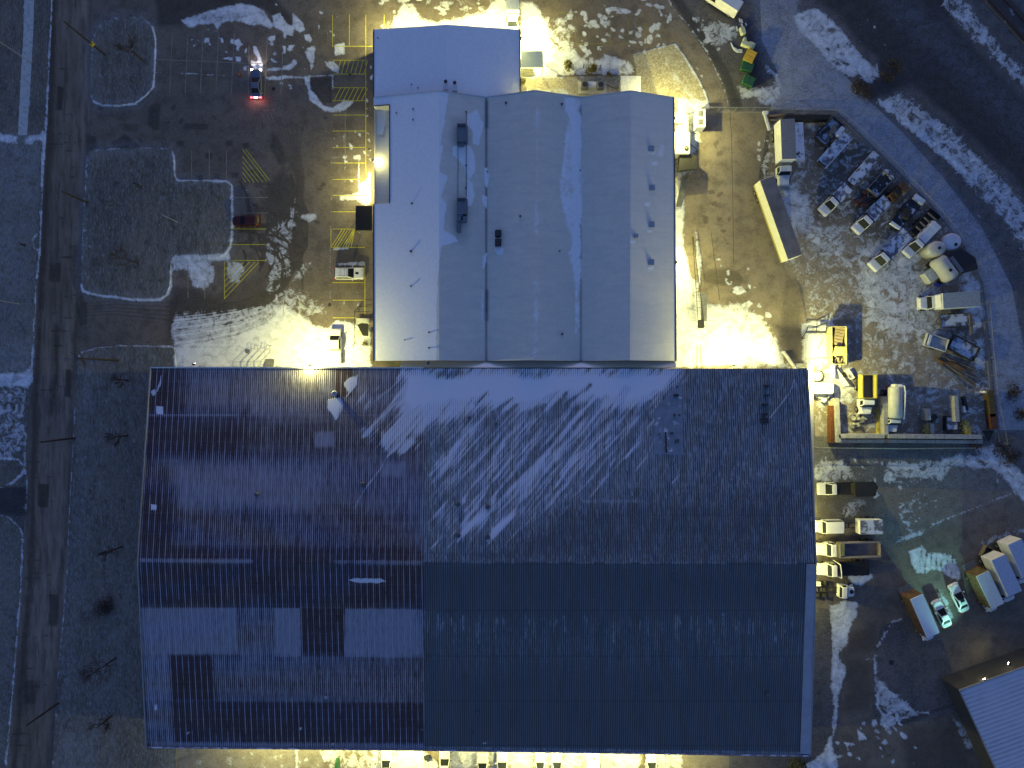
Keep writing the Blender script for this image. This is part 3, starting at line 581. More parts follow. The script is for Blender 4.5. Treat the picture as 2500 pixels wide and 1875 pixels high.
# concrete slab joints in the yards
m_joint = M('joint', (0.05, 0.045, 0.035), .9)
j = MB()
for a, b in (((1782, 272), (1786, 340)), ((1786, 340), (1789, 480)), ((1789, 480), (1791, 640))):
    A, B = W(*a), W(*b); d = (B - A); L = d.length; j.box(((A + B) / 2 + Vector((0, 0, .016))), (L, .08, .006), rz=math.atan2(d.y, d.x))
o = j.build('yard_joint', m_joint); tag(o, kind='structure')
# ---------------------------------------------------------------- painted bay markings
m_yel = M('yellow_paint', (0.62, 0.56, 0.03), .7, var=.2, scale=1.2); m_wht = M('faded_paint', (0.30, 0.27, 0.22), .8, var=.25, scale=1.0)
def marks(name, segs, mat, wd=.11, z=.0145):
    mb = MB()
    for (x0, y0, x1, y1) in segs:
        A, B = W(x0, y0), W(x1, y1); d = B - A
        mb.box(((A.x + B.x) / 2, (A.y + B.y) / 2, z), (d.length, wd, .003), rz=math.atan2(d.y, d.x))
    o = mb.build(name, mat); tag(o, kind='structure'); return o
ys = [281, 320, 360, 398, 438, 477, 517]
seg = [(812, y, 893, y) for y in ys] + [(812, 559, 866, 559), (893, 36, 893, 500), (812, 36, 812, 113), (853, 36, 853, 113), (811, 113, 910, 113), (938, 36, 938, 66),
       (812, 147, 893, 147), (812, 181, 893, 181), (812, 214, 893, 214), (812, 246, 893, 246), (808, 559, 808, 604), (808, 604, 891, 604),
       (812, 690, 891, 690), (812, 733, 891, 733), (812, 776, 870, 776), (891, 640, 891, 770)]
for k in range(7): seg.append((822 + k * 11, 181, 832 + k * 11, 147)); seg.append((816 + k * 11, 246, 832 + k * 11, 214))
for k in range(8): seg.append((808 + k * 7, 604, min(866, 836 + k * 7), 559))
segf = [(1405, 30, 1405, 107), (1490, 30, 1490, 107), (1534, 40, 1534, 107), (1578, 34, 1578, 107), (1395, 107, 1578, 107), (1360, 32, 1405, 32), (1360, 32, 1360, 70), (1380, 82, 1403, 74), (1380, 96, 1403, 87)]
seg += [(566, 559, 650, 559), (566, 597, 650, 597), (566, 636, 650, 636), (548, 638, 548, 730), (692, 733, 692, 770), (732, 733, 732, 770)]
for k in range(6): seg.append((549, 728 - k * 14, 549 + 88 - k * 14 if k else 632, 640))
for k in range(5): seg.append((592, 382 + 13 * k, 592 + (62 - 13 * k) * .8, 445))
seg += [(592, 365, 652, 443), (600, 365, 658, 440)]
marks('bay_markings', seg, m_yel); marks('worn_bay_markings', segf, M('worn_yellow_paint', (0.24, 0.21, 0.04), .8, var=.35, scale=.8))
seg = []
for x in (419, 457, 494, 532, 570): seg += [(x + 2, 84, x - 5, 228)]
seg += [(380, 145, 640, 156), (608, 110, 606, 235), (652, 95, 646, 240), (690, 130, 686, 235), (468, 366, 468, 441), (511, 366, 511, 441), (553, 366, 553, 441), (566, 482, 655, 482), (566, 520, 655, 520), (459, 640, 459, 728), (500, 690, 500, 730), (843, 275, 843, 385)]
marks('faded_markings', seg, m_wht, .12, .0135)
# ---------------------------------------------------------------- railway in the corner
m_rail = M('rail_steel', (0.05, 0.035, 0.03), .5, .6); m_tie = M('old_sleepers', (0.11, 0.09, 0.09), .9, snow=.35)
rw = thing('railway_track', 'railway track crossing the top right corner of the picture', 'railway', W(2440, 40))
def rel(px, py, z=0): q = W(px, py) - rw.location; q.z = z; return q
for a, b in (((2355, -60), (2620, 232)), ((2375, -80), (2640, 210))):
    mb = MB(); mb.cyl(rel(*a, .32), rel(*b, .32), .09, 6); mb.build('rail', m_rail, rw)
tb = MB()
for k in range(150):
    t = k / 149; a = np.array([2352, -64]) * (1 - t) + np.array([2618, 229]) * t; b = a + np.array([24, -22]) + np.array([0, 0])
    A, B = rel(*a), rel(*b); A -= (B - A) * .25; B += (B - A) * .2; d = B - A; tb.box(((A.x + B.x) / 2, (A.y + B.y) / 2, .15), (d.length, .24, .16), rz=math.atan2(d.y, d.x))
tie = tb.build('sleepers', m_tie, rw); tie['kind'] = 'stuff'
# ================================================================ buildings
RS = Field(0.0); RF = Field(0.25); RD = Field(0.0)   # warehouse roof: snow, frost, bare rust panels
# brown roof (left)
RF.poly([(300, 880), (1035, 880), (1035, 1860), (300, 1860)], .30, 0)
RF.poly([(470, 900), (760, 900), (760, 1014), (470, 1014)], .52, 40); RF.poly([(340, 890), (440, 890), (440, 1128), (335, 1128)], .06, 30); RF.poly([(330, 1014), (620, 1014), (600, 1128), (330, 1128)], .10, 30)
RF.poly([(640, 1030), (800, 1030), (800, 1128), (640, 1128)], .24, 20); RF.poly([(760, 900), (1000, 900), (1000, 1000), (780, 1000)], .42, 30); RD.poly([(815, 895), (865, 895), (865, 970), (820, 970)], .8, 8); RF.poly([(815, 895), (865, 895), (865, 970), (820, 970)], .03, 6)
RF.poly([(400, 1128), (800, 1128), (800, 1250), (420, 1250)], .64, 25); RF.poly([(330, 1128), (420, 1128), (410, 1250), (330, 1250)], .26, 15); RF.poly([(800, 1128), (1035, 1128), (1035, 1250), (800, 1250)], .44, 40)
RF.poly([(340, 1250), (1035, 1250), (1035, 1335), (340, 1335)], .30, 12); RF.poly([(330, 1190), (430, 1190), (430, 1350), (330, 1350)], .08, 20); RF.poly([(340, 1335), (1035, 1335), (1035, 1484), (340, 1484)], .10, 8)
RD.poly([(900, 1340), (1035, 1340), (1035, 1484), (860, 1484)], .5, 20)
RF.poly([(340, 1485), (576, 1485), (580, 1598), (340, 1598)], .72, 1); RF.poly([(576, 1485), (668, 1485), (672, 1602), (580, 1600)], .42, 1); RF.poly([(668, 1485), (733, 1485), (736, 1603), (672, 1603)], .86, 1)
RF.poly([(733, 1485), (842, 1486), (842, 1604), (736, 1604)], .08, 1); RD.poly([(733, 1485), (842, 1486), (842, 1604), (736, 1604)], .6, 1); RF.poly([(842, 1487), (1035, 1488), (1035, 1606), (842, 1604)], .92, 1)
RF.poly([(340, 1598), (413, 1598), (420, 1710), (340, 1710)], .56, 1); RF.poly([(413, 1600), (520, 1600), (540, 1712), (420, 1712)], .05, 6); RD.poly([(413, 1600), (520, 1600), (540, 1712), (420, 1712)], .5, 8); RF.poly([(520, 1600), (1035, 1606), (1035, 1716), (530, 1712)], .38, 12)
RF.poly([(340, 1710), (418, 1710), (425, 1815), (350, 1815)], .40, 3); RF.poly([(418, 1712), (1035, 1716), (1035, 1815), (425, 1812)], .07, 3); RD.poly([(900, 1720), (1035, 1720), (1035, 1815), (900, 1815)], .5, 20)
RF.poly([(375, 1812), (1035, 1816), (1035, 1832), (375, 1826)], .55, 3)
RF.poly([(768, 1055), (815, 1055), (815, 1090), (770, 1090)], .9, 5); RF.poly([(930, 1130), (988, 1130), (988, 1162), (930, 1162)], .85, 6); RF.poly([(610, 930), (640, 930), (640, 1010), (610, 1010)], .55, 8)
RF.line([(345, 1368), (612, 1370)], 10, .62, 1); RF.line([(820, 1372), (1035, 1374)], 9, .5, 1.5); RF.line([(340, 1014), (575, 1014)], 3, 1.0, .8); RF.line([(575, 1014), (1035, 1014)], 2.5, .5, .8)
RS.poly([(850, 1416), (870, 1411), (930, 1413), (948, 1418), (940, 1423), (870, 1423)], .9, 1.5); RS.line([(395, 915), (388, 945), (383, 955)], 5, .9, 2); RS.poly([(368, 955), (378, 950), (382, 962), (372, 968)], .85, 1.5)
RS.poly([(838, 935), (850, 922), (870, 918), (875, 905), (872, 940), (858, 958), (848, 955)], .95, 2); RS.poly([(800, 975), (832, 970), (838, 990), (825, 1010), (820, 1025), (812, 1015), (800, 1000)], .95, 2); RS.line([(865, 935), (850, 965), (832, 1000), (820, 1022)], 6, .85, 3)
RS.poly([(380, 991), (398, 992), (398, 1011), (382, 1011)], .97, 1); RS.poly([(367, 1230), (383, 1231), (383, 1246), (367, 1246)], .97, 1)
RS.poly([(376, 1718), (384, 1718), (384, 1735), (376, 1733)], .9, 1.5); RS.poly([(366, 1502), (374, 1500), (372, 1508)], .8, 1.5)
# grey roof (right): drift behind the hall and long streaks blown off it
RF.poly([(1035, 890), (2010, 890), (2010, 1371), (1035, 1371)], .34, 0); RF.poly([(1035, 1371), (2010, 1374), (2010, 1870), (1035, 1870)], .035, 0)
RF.poly([(1035, 900), (1700, 900), (1600, 1150), (1400, 1250), (1200, 1330), (1035, 1340)], .50, 50); RF.poly([(1400, 1240), (1960, 1200), (1960, 1370), (1100, 1370), (1300, 1300)], .17, 35)
RF.poly([(1035, 1490), (2000, 1490), (2000, 1640), (1035, 1640)], .13, 45); RF.poly([(1600, 1373), (1960, 1373), (1960, 1420), (1600, 1410)], .10, 16)
for k in range(60): x = rnd(1045, 1940); y = 1512 + rnd(-14, 14); RF.line([(x, y), (x, y + rnd(6, 60))], 2, rnd(.3, .7), 1.2)
for k in range(26): x = rnd(1045, 1940); RF.line([(x, 1374), (x + rnd(10, 60), 1374)], 3, rnd(.2, .5), 1.5)
RS.poly([(982, 899), (1668, 899), (1655, 930), (1640, 960), (1600, 1000), (1560, 1000), (1500, 1010), (1440, 1000), (1380, 985), (1340, 1010), (1280, 1000), (1240, 1020), (1180, 1000), (1120, 1040), (1060, 1040), (1000, 1080), (960, 1090), (940, 1060), (965, 1010), (985, 960)], .80, 26)
RS.poly([(985, 908), (1655, 906), (1620, 960), (1560, 978), (1500, 985), (1440, 968), (1380, 955), (1330, 975), (1270, 990), (1200, 985), (1150, 975), (1080, 985), (1010, 1000), (975, 985)], 1.0, 20)
RS.line([(985, 935), (965, 985), (925, 1030), (885, 1060)], 14, .62, 9); RS.poly([(925, 1050), (985, 1060), (1020, 1080), (990, 1110), (945, 1110), (930, 1090)], .80, 9); RS.line([(955, 1100), (925, 1150), (890, 1195), (865, 1240)], 4, .72, 2.5)
RS.line([(980, 915), (955, 950), (930, 965)], 8, .66, 5); RS.poly([(880, 1040), (915, 1045), (905, 1070), (882, 1068)], .62, 6)
RS.poly([(1036, 1010), (1120, 990), (1300, 980), (1560, 985), (1600, 1010), (1540, 1130), (1400, 1230), (1290, 1300), (1190, 1330), (1080, 1340), (1040, 1330)], .44, 45, 'max')
RS.poly([(860, 960), (975, 940), (1036, 1010), (1036, 1110), (900, 1100)], .46, 20, 'max')
stk = [((1530, 950), (1420, 1060), 14), ((1480, 970), (1330, 1150), 10), ((1600, 960), (1480, 1080), 12), ((1420, 1010), (1290, 1170), 18), ((1300, 1150), (1120, 1300), 12), ((1330, 1130), (1190, 1250), 20),
       ((1290, 1180), (1195, 1312), 9), ((1250, 1110), (1110, 1300), 6), ((1560, 1000), (1420, 1150), 6), ((1610, 1000), (1530, 1120), 6), ((1170, 1040), (1080, 1140), 10), ((1120, 1080), (1050, 1160), 9), ((1240, 1060), (1150, 1190), 7),
       ((1500, 1120), (1440, 1215), 5), ((1600, 1070), (1550, 1150), 5), ((1665, 905), (1600, 985), 10), ((1665, 1130), (1640, 1180), 4), ((1070, 1310), (1048, 1340), 5), ((1380, 1080), (1260, 1230), 8), ((1200, 1000), (1100, 1080), 12), ((1460, 1060), (1370, 1160), 6)]
for a, b, wd in stk: RS.line([a, ((a[0] + b[0]) / 2 + 4, (a[1] + b[1]) / 2 + 4), b], wd, .64 if wd < 8 else .72, wd * .6)
for a, b in (((1330, 990), (1240, 1080)), ((1260, 990), (1190, 1060)), ((1460, 975), (1400, 1045)), ((1380, 960), (1330, 1020)), ((1190, 960), (1160, 985)), ((1250, 975), (1200, 1010)), ((1585, 980), (1510, 1060)), ((1130, 1050), (1090, 1110)), ((1440, 940), (1370, 1000)), ((1640, 950), (1585, 1020))): RS.line([a, b], 7, .24, 5)
RS.poly([(1195, 1310), (1200, 1290), (1240, 1262), (1262, 1240), (1250, 1265), (1215, 1300), (1202, 1318)], .97, 3); RS.poly([(1122, 1310), (1128, 1285), (1165, 1258), (1185, 1245), (1195, 1255), (1150, 1290), (1132, 1312)], .93, 4)
RS.poly([(1200, 1240), (1200, 1222), (1212, 1200), (1208, 1225)], .95, 2); RS.poly([(1125, 1235), (1128, 1220), (1142, 1205), (1135, 1225)], .95, 2); RS.line([(1120, 1315), (1118, 1322)], 8, .8, 3); RS.line([(1192, 1316), (1192, 1322)], 7, .8, 3)
RS.line([(1940, 925), (1930, 955), (1905, 990), (1880, 1020)], 5, .82, 2.5); RF.line([(1425, 1224), (1560, 1223)], 6, .75, 2); RS.line([(1180, 1814), (1205, 1813)], 5, .62, 2); RS.line([(1862, 1038), (1868, 1042)], 3, .9, 1.5)
for q in ((1118, 1290), (1190, 1296), (1118, 1212), (1190, 1216)): RS.line([(q[0] - 2, q[1] + 12), (q[0] + 3, q[1] - 12), (q[0] + 12, q[1] - 36)], 8, .05, 5)
for q, v in (((1040, 903, 1150, 922), .45), ((1250, 903, 1350, 922), .60), ((1470, 903, 1550, 918), .62)): RS.poly([(q[0], q[1]), (q[2], q[1]), ((q[0] + q[2]) / 2 + 25, q[3]), ((q[0] + q[2]) / 2 - 25, q[3])], v, 7)
RS.line([(1035, 1838), (1955, 1851)], 1, .0, .5); RF.poly([(1035, 1822), (1960, 1836), (1958, 1850), (1035, 1834)], .45, 2)

def metal_roof(name, base, base2, rib, minor, frostc, stripe_hi, rowl=.07, dsh=.22, sw=.80):
    m, nt, b = newmat(name)
    g = N(nt, 'ShaderNodeNewGeometry'); pos = g.outputs['Position']
    at = N(nt, 'ShaderNodeAttribute', attribute_name='fields'); sep = N(nt, 'ShaderNodeSeparateColor'); nt.links.new(at.outputs['Color'], sep.inputs[0])
    snow, frost, bare = sep.outputs
    xyz = N(nt, 'ShaderNodeSeparateXYZ'); nt.links.new(pos, xyz.inputs[0]); X = xyz.outputs[0]
    w1 = mth(nt, 'SINE', mth(nt, 'MULTIPLY', X, 2 * math.pi / rib)); w2 = mth(nt, 'SINE', mth(nt, 'MULTIPLY', X, 2 * math.pi / minor))
    nst = noise(nt, mapping(nt, pos, scale=(2.6, .35, 1)), 1.0, 4, .65); nf = noise(nt, pos, 1.6, 5, .65); nb = noise(nt, pos, .12, 5, .6)
    ncol = noise(nt, mapping(nt, pos, scale=(1.1, .02, 1)), 1.0, 3, .7); nrow = noise(nt, mapping(nt, pos, scale=(.04, .8, 1)), 1.0, 2, .6)
    c = mix(nt, sstep(nt, nb, .35, .65), base, base2)
    c = mix(nt, mth(nt, 'MULTIPLY', sstep(nt, ncol, .42, .62), .22), c, tuple(x * 1.5 for x in base))
    stn = noise(nt, mapping(nt, pos, scale=(.55, .10, 1)), 1.0, 5, .7); c = mix(nt, mth(nt, 'MULTIPLY', sstep(nt, stn, .54, .66), .35), c, tuple(x * .62 for x in base))
    lap = mth(nt, 'SINE', mth(nt, 'MULTIPLY', xyz.outputs[1], 2 * math.pi / 7.3)); c = mix(nt, mth(nt, 'MULTIPLY', sstep(nt, lap, .994, .9995), .5), c, tuple(x * .45 for x in base))
    c = mix(nt, mth(nt, 'MULTIPLY', bare, .8), c, (0.065, 0.030, 0.026))
    c = mix(nt, sstep(nt, mth(nt, 'MULTIPLY', w2, 1.0), .1, .8), c, tuple(x * .45 for x in base))
    f = mth(nt, 'ADD', frost, mth(nt, 'MULTIPLY', mth(nt, 'SUBTRACT', ncol, .5), .55)); f = mth(nt, 'ADD', f, mth(nt, 'MULTIPLY', mth(nt, 'SUBTRACT', nrow, .5), .25))
    val = mth(nt, 'ADD', mth(nt, 'MULTIPLY', mth(nt, 'ADD', mth(nt, 'MULTIPLY', w2, -.5), .5), .45), mth(nt, 'MULTIPLY', nst, .75))
    lo = mth(nt, 'SUBTRACT', 1.02, f); m1 = sstep(nt, val, mth(nt, 'SUBTRACT', lo, .30), mth(nt, 'ADD', lo, .30))
    m1 = mth(nt, 'MULTIPLY', m1, sstep(nt, frost, 0.0, .18))
    c = mix(nt, mth(nt, 'MULTIPLY', m1, .85), c, frostc)
    # standing seams catch a line of frost
    dn = noise(nt, mapping(nt, pos, scale=(4.6, .62, 1)), 1.0, 2, .7); dash = mth(nt, 'MULTIPLY', sstep(nt, dn, .53, .64), sstep(nt, frost, .05, .35))
    c = mix(nt, mth(nt, 'MULTIPLY', dash, dsh), c, tuple(x * 1.25 for x in frostc))
    gap_ = mth(nt, 'MULTIPLY', sstep(nt, dn, .47, .38), sstep(nt, frost, .3, .6)); c = mix(nt, mth(nt, 'MULTIPLY', gap_, dsh), c, tuple(x * .6 for x in base))
    yb = mth(nt, 'SINE', mth(nt, 'MULTIPLY', xyz.outputs[1], 2 * math.pi / 1.55)); c = mix(nt, mth(nt, 'MULTIPLY', sstep(nt, yb, .93, .99), rowl), c, frostc)
    seam = sstep(nt, w1, sw, .97); c = mix(nt, mth(nt, 'MULTIPLY', seam, mth(nt, 'MULTIPLY', sstep(nt, nst, .25, .6), stripe_hi)), c, tuple(min(1, x * 1.25) for x in frostc))
    # drifted snow, thinned where the seams stand through it and torn along the wind
    wind = mapping(nt, mapping(nt, pos, rot=(0, 0, R(40))), scale=(1.5, .10, 1))
    nw = noise(nt, wind, 1.0, 6, .62)
    a = mth(nt, 'ADD', mth(nt, 'MULTIPLY', mth(nt, 'SUBTRACT', nw, .5), 1.9), mth(nt, 'MULTIPLY', mth(nt, 'SUBTRACT', nst, .5), .45))
    a = mth(nt, 'ADD', a, mth(nt, 'MULTIPLY', w2, -.10))
    sm = sstep(nt, mth(nt, 'ADD', snow, a), .34, .84); sm = mth(nt, 'MULTIPLY', sm, sstep(nt, snow, .06, .22)); full = sstep(nt, snow, .86, .97); sm = mth(nt, 'MAXIMUM', sm, full)
    thin = mth(nt, 'MULTIPLY', mth(nt, 'MULTIPLY', sstep(nt, w2, .35, .9), mth(nt, 'SUBTRACT', 1.0, full)), .42)
    c = mix(nt, mth(nt, 'MULTIPLY', sm, mth(nt, 'SUBTRACT', .94, thin)), c, (0.64, 0.66, 0.75))
    nt.links.new(c, b.inputs['Base Color']); b.inputs['Roughness'].default_value = .62; b.inputs['Specular IOR Level'].default_value = .25
    hgt = mth(nt, 'ADD', mth(nt, 'MULTIPLY', mth(nt, 'SUBTRACT', 1.0, sm), mth(nt, 'MULTIPLY', w2, .5)), mth(nt, 'MULTIPLY', sm, 1.0)); bump(nt, b, hgt, .4, .04)
    return m
m_brown = metal_roof('brown_metal_roof', (0.052, 0.033, 0.037), (0.062, 0.044, 0.055), .93, .31, (0.27, 0.27, 0.33), .75)
m_grey = metal_roof('grey_metal_roof', (0.088, 0.100, 0.112), (0.105, 0.110, 0.125), 1.02, .34, (0.26, 0.29, 0.33), .05, 0.0, .62, .92)
m_wall = M('metal_siding', (0.42, 0.42, 0.38), .6, var=.1); m_wall2 = M('cream_siding', (0.55, 0.54, 0.48), .6, var=.1)
m_trim = M('roof_trim', (0.30, 0.31, 0.33), .5, .3); m_trimd = M('dark_trim', (0.035, 0.035, 0.04), .6)
m_snow = M('snow_cap', SNOWC, .9, var=.05, scale=.8)

ware = thing('warehouse', 'huge warehouse with a brown and grey ribbed metal roof streaked with snow', 'warehouse', (-5, -27, 0))
def L(o, v): v = Vector(v) - o.location; return tuple(v)
def lq(o, c): return [np.array(Vector(p) - o.location) for p in c]
EH, RH = 8.0, 11.2
nW, nM, nE = W(368, 899, EH), W(1035, 899.5, EH), W(1971, 900, EH)
rW, rM, rE = W(337, 1371, RH), W(1035, 1373, RH), W(1992, 1375, RH)
sW, sM, sE = W(358, 1822, EH), W(1036, 1829, EH), W(1978, 1843, EH)
def roofpart(name, c, nx, ny, mat, F, parent):
    o = gridquad(name, c, nx, ny, mat, F); o.parent = parent; o.matrix_parent_inverse = Matrix.Translation(-parent.location); return o
RFL = (RS, RF, RD)
def merge_roof(name, quads, mat, F, parent):
    """two slopes of one roof joined into a single mesh"""
    vs = []; fs = []
    for c, nx, ny in quads:
        c = [np.array(q, float) for q in c]; u = np.linspace(0, 1, nx + 1); v = np.linspace(0, 1, ny + 1); U, V = np.meshgrid(u, v); U = U[..., None]; V = V[..., None]
        P = ((c[0] * (1 - U) + c[1] * U) * (1 - V) + (c[3] * (1 - U) + c[2] * U) * V).reshape(-1, 3); n = nx + 1
        i, j = np.meshgrid(np.arange(nx), np.arange(ny)); a = (j * n + i).ravel() + sum(len(q) for q in vs)
        vs.append(P); fs.append(np.stack([a, a + n, a + n + 1, a + 1], 1))
    co = np.vstack(vs); me = bpy.data.meshes.new(name); me.from_pydata(co.tolist(), [], np.vstack(fs).tolist()); me.update(); set_fields(me, co, F); me.materials.append(mat)
    o = bpy.data.objects.new(name, me); COL.objects.link(o)
    if parent is not None: o.parent = parent; o.matrix_parent_inverse = Matrix.Translation(-parent.location)
    return o
merge_roof('roof', [((nW, nM, rM, rW), 230, 150), ((rW, rM, sM, sW), 230, 150)], m_brown, RFL, ware)['label'] = 'older brown ribbed metal roof with frosted panels'
merge_roof('roof', [((nM, nE, rE, rM), 300, 150), ((rM, rE, sE, sM), 300, 110)], m_grey, RFL, ware)['label'] = 'grey blue metal roof with wind blown snow streaks'
def wallmesh(name, outl, tops, mat, parent, z0=0.0, inset=.35):
    """vertical walls round an outline; each corner carries its own top height"""
    c = sum((Vector((p[0], p[1], 0)) for p in outl), Vector()) / len(outl); mb = MB(); n = len(outl)
    q = [Vector((p[0], p[1], 0)) + (c - Vector((p[0], p[1], 0))).normalized() * inset for p in outl]
    for i in range(n):
        a, b = q[i], q[(i + 1) % n]; mb.add([(a.x, a.y, z0), (b.x, b.y, z0), (b.x, b.y, tops[(i + 1) % n] - .05), (a.x, a.y, tops[i] - .05)], [(0, 1, 2, 3)])
    o = mb.build(name, mat, parent); o.matrix_parent_inverse = Matrix.Translation(-parent.location); return o
wallmesh('wall', [nW, rW, sW, sM, sE, rE, nE, nM], [EH, RH, EH, EH, EH, RH, EH, EH], m_wall, ware)
def edgebox(name, pts, wd, ht, mat, parent, dz=0.0):
    mb = MB()
    for a, b in zip(pts[:-1], pts[1:]):
        d = b - a; n = Vector((-d.y, d.x, 0)).normalized() * wd / 2; up = Vector((0, 0, ht / 2)); o_ = Vector((0, 0, dz))
        vs = [a + n - up + o_, a - n - up + o_, a - n + up + o_, a + n + up + o_, b + n - up + o_, b - n - up + o_, b - n + up + o_, b + n + up + o_]
        mb.add(vs, [(0, 1, 2, 3), (7, 6, 5, 4), (0, 4, 5, 1), (1, 5, 6, 2), (2, 6, 7, 3), (3, 7, 4, 0)])
    o = mb.build(name, mat, parent)
    if parent is not None: o.matrix_parent_inverse = Matrix.Translation(-parent.location)
    return o
edgebox('gutter', [nW + Vector((0, .1, 0)), nM + Vector((0, .1, 0))], .2, .2, M('snowy_gutter', (0.5, 0.52, 0.56), .7), ware)
edgebox('gable_trim', [nW, rW, sW], .14, .3, m_trim, ware, .06); edgebox('gable_trim', [nE, rE, sE], .14, .3, m_trim, ware, .06)
edgebox('gutter', [sW + Vector((0, -.12, 0)), sM + Vector((0, -.12, 0)), sE + Vector((0, -.12, 0))], .24, .2, M('purple_gutter', (0.20, 0.17, 0.22), .7, snow=.45), ware)
# ledge of lower flashing along the east gable, snow on its southern half
mb = MB(); A, B, C = W(1974, 902, 6.4), W(1980, 1100, 6.6), W(1991, 1372, 7.0)
def strip(name, inner, outer, mat, parent, th=.12):
    mb = MB(); n = len(inner)
    for k in range(n - 1):
        a, b, c, d = inner[k], outer[k], outer[k + 1], inner[k + 1]; dn = Vector((0, 0, -th))
        mb.add([a, b, c, d, a + dn, b + dn, c + dn, d + dn], [(0, 3, 2, 1), (4, 5, 6, 7), (0, 1, 5, 4), (1, 2, 6, 5), (2, 3, 7, 6), (3, 0, 4, 7)])
    o = mb.build(name, mat, parent)
    if parent is not None: o.matrix_parent_inverse = Matrix.Translation(-parent.location)
    return o
strip('ledge', [W(1972, 893, 6.0), W(1975, 1100, 6.0), W(1988, 1376, 6.0)], [W(1986, 893, 5.9), W(1986, 1100, 5.9), W(1993, 1376, 5.9)], M('ledge_metal', (0.42, 0.42, 0.42), .6), ware)
strip('verge_flashing', [W(1970, 1378, RH + .18), W(1962, 1600, 9.75), W(1954, 1840, EH + .2)], [W(1992.5, 1378, RH + .2), W(1987, 1600, 9.78), W(1979, 1842, EH + .22)], M('snowy_flashing', (0.32, 0.33, 0.38), .8, var=.1, scale=.5, snow=.30), ware, .2)
# vents on the warehouse roofs
m_vent = M('vent_metal', (0.10, 0.11, 0.13), .6, .3); m_ventl = M('snowy_vent', (0.30, 0.32, 0.38), .7, snow=.4); m_black = M('black_rubber', (0.012, 0.012, 0.014), .8, var=.0)
def hroof(py, top=899.5, mid=1373, bot=1829):
    return EH + (RH - EH) * ((py - top) / (mid - top) if py < mid else (bot - py) / (bot - mid))
def vent(px, py, h, r, ht, mat, parent, kind='round', name='roof_vent', dx=0, dy=0):
    p = W(px, py, h + ht) - parent.location; mb = MB()
    if kind == 'round': mb.cyl((p.x, p.y, h - .2), (p.x, p.y, h + ht * .7), r * .7, 12); mb.cyl((p.x, p.y, h + ht * .7), (p.x, p.y, h + ht), r, 12, r * .8)
    else: mb.box((p.x, p.y, h + ht * .4), (dx or r * 2, dy or r * 2, ht * 1.2)); mb.box((p.x, p.y, h + ht + .04), ((dx or r * 2) * 1.08, (dy or r * 2) * 1.08, .08))
    return mb.build(name, mat, parent)
for px, py, r in ((816, 961, .45), (885, 1184, .42), (625, 1208, .35), (1118, 1308, .42), (1190, 1312, .42), (1118, 1232, .40), (1190, 1238, .40)): vent(px, py, hroof(py), r, .75, m_ventl if px in (816,) else m_vent, ware)
for px, py, r in ((1145, 1020, .28), (1211, 1034, .26), (1165, 1742, .25), (733, 1780, .22), (812, 1818, .2), (1031, 1782, .22), (795, 1704, .25), (1153, 1791, .12), (458, 1791, .2), (1645, 1408, .2)): vent(px, py, hroof(py), r, .45, m_vent if px > 1000 else m_ventl, ware)
vent(1875, 1698, hroof(1698), .3, .6, m_vent, ware)
# row of exhaust boxes on the grey roof at the north-east
for k, (px, py, dx, dy) in enumerate(((1872, 942, .8, .25), (1872, 965, .8, .22), (1868, 988, .8, .3), (1868, 1011, .8, .3), (1867, 1027, .95, .8))): vent(px, py, hroof(py), .4, .5, m_trimd, ware, 'box', 'exhaust_box', dx, dy)
# roof walkway panel with a dark pipe
pan = []
q = [W(1598, 1000, hroof(1000) + .06), W(1666, 925, hroof(925) + .06), W(1667, 1111, hroof(1111) + .06), W(1598, 1108, hroof(1108) + .06)]
mb = MB(); mb.add([tuple(p - ware.location) for p in q] + [tuple(p - ware.location - Vector((0, 0, .08))) for p in q], [(0, 3, 2, 1), (4, 5, 6, 7), (0, 1, 5, 4), (1, 2, 6, 5), (2, 3, 7, 6), (3, 0, 4, 7)])
mb.build('roof_panel', M('flat_panel', (0.20, 0.24, 0.30), .7, var=.15, scale=1.0, snow=.36), ware)
mb = MB(); a, b = W(1625, 1054, hroof(1054) + .3) - ware.location, W(1627, 1105, hroof(1105) + .3) - ware.location; mb.cyl(a, b, .11, 8); mb.build('roof_pipe', m_black, ware)
for px, py, dx, dy in ((1651, 965, .7, .3), (1653, 944, .2, .2), (1647, 1013, .15, .4), (1659, 1013, .2, .15), (1640, 1057, .5, .15), (1610, 1060, .15, .15), (1650, 1077, .12, .5), (1656, 1076, .12, .5)): vent(px, py, hroof(py) + .06, .2, .25, m_trimd, ware, 'box', 'roof_box', dx, dy)
# ---------------------------------------------------------------- hall with three gabled bays
HS = Field(0.0); HF = Field(0.0); HD = Field(0.0)
HS.poly([(900, 40), (1075, 40), (1060, 900), (900, 900)], .85, 8); HS.poly([(900, 40), (1280, 40), (1280, 222), (1188, 240), (1072, 222), (900, 240)], .9, 3)
HS.poly([(1070, 222), (1098, 224), (1085, 300), (1075, 360), (1084, 350), (1072, 420), (1094, 430), (1078, 480), (1090, 500), (1082, 560), (1108, 575), (1120, 590), (1078, 600), (1068, 700), (1066, 880), (1050, 880), (1060, 400)], .85, 3)
HS.poly([(1140, 280), (1165, 268), (1180, 300), (1170, 360), (1152, 350), (1155, 320), (1140, 305)], .9, 3); HS.poly([(1103, 355), (1150, 355), (1160, 380), (1160, 420), (1145, 440), (1128, 400), (1105, 378)], .88, 3); HS.poly([(1140, 435), (1155, 445), (1158, 480), (1150, 505), (1138, 500)], .85, 3)
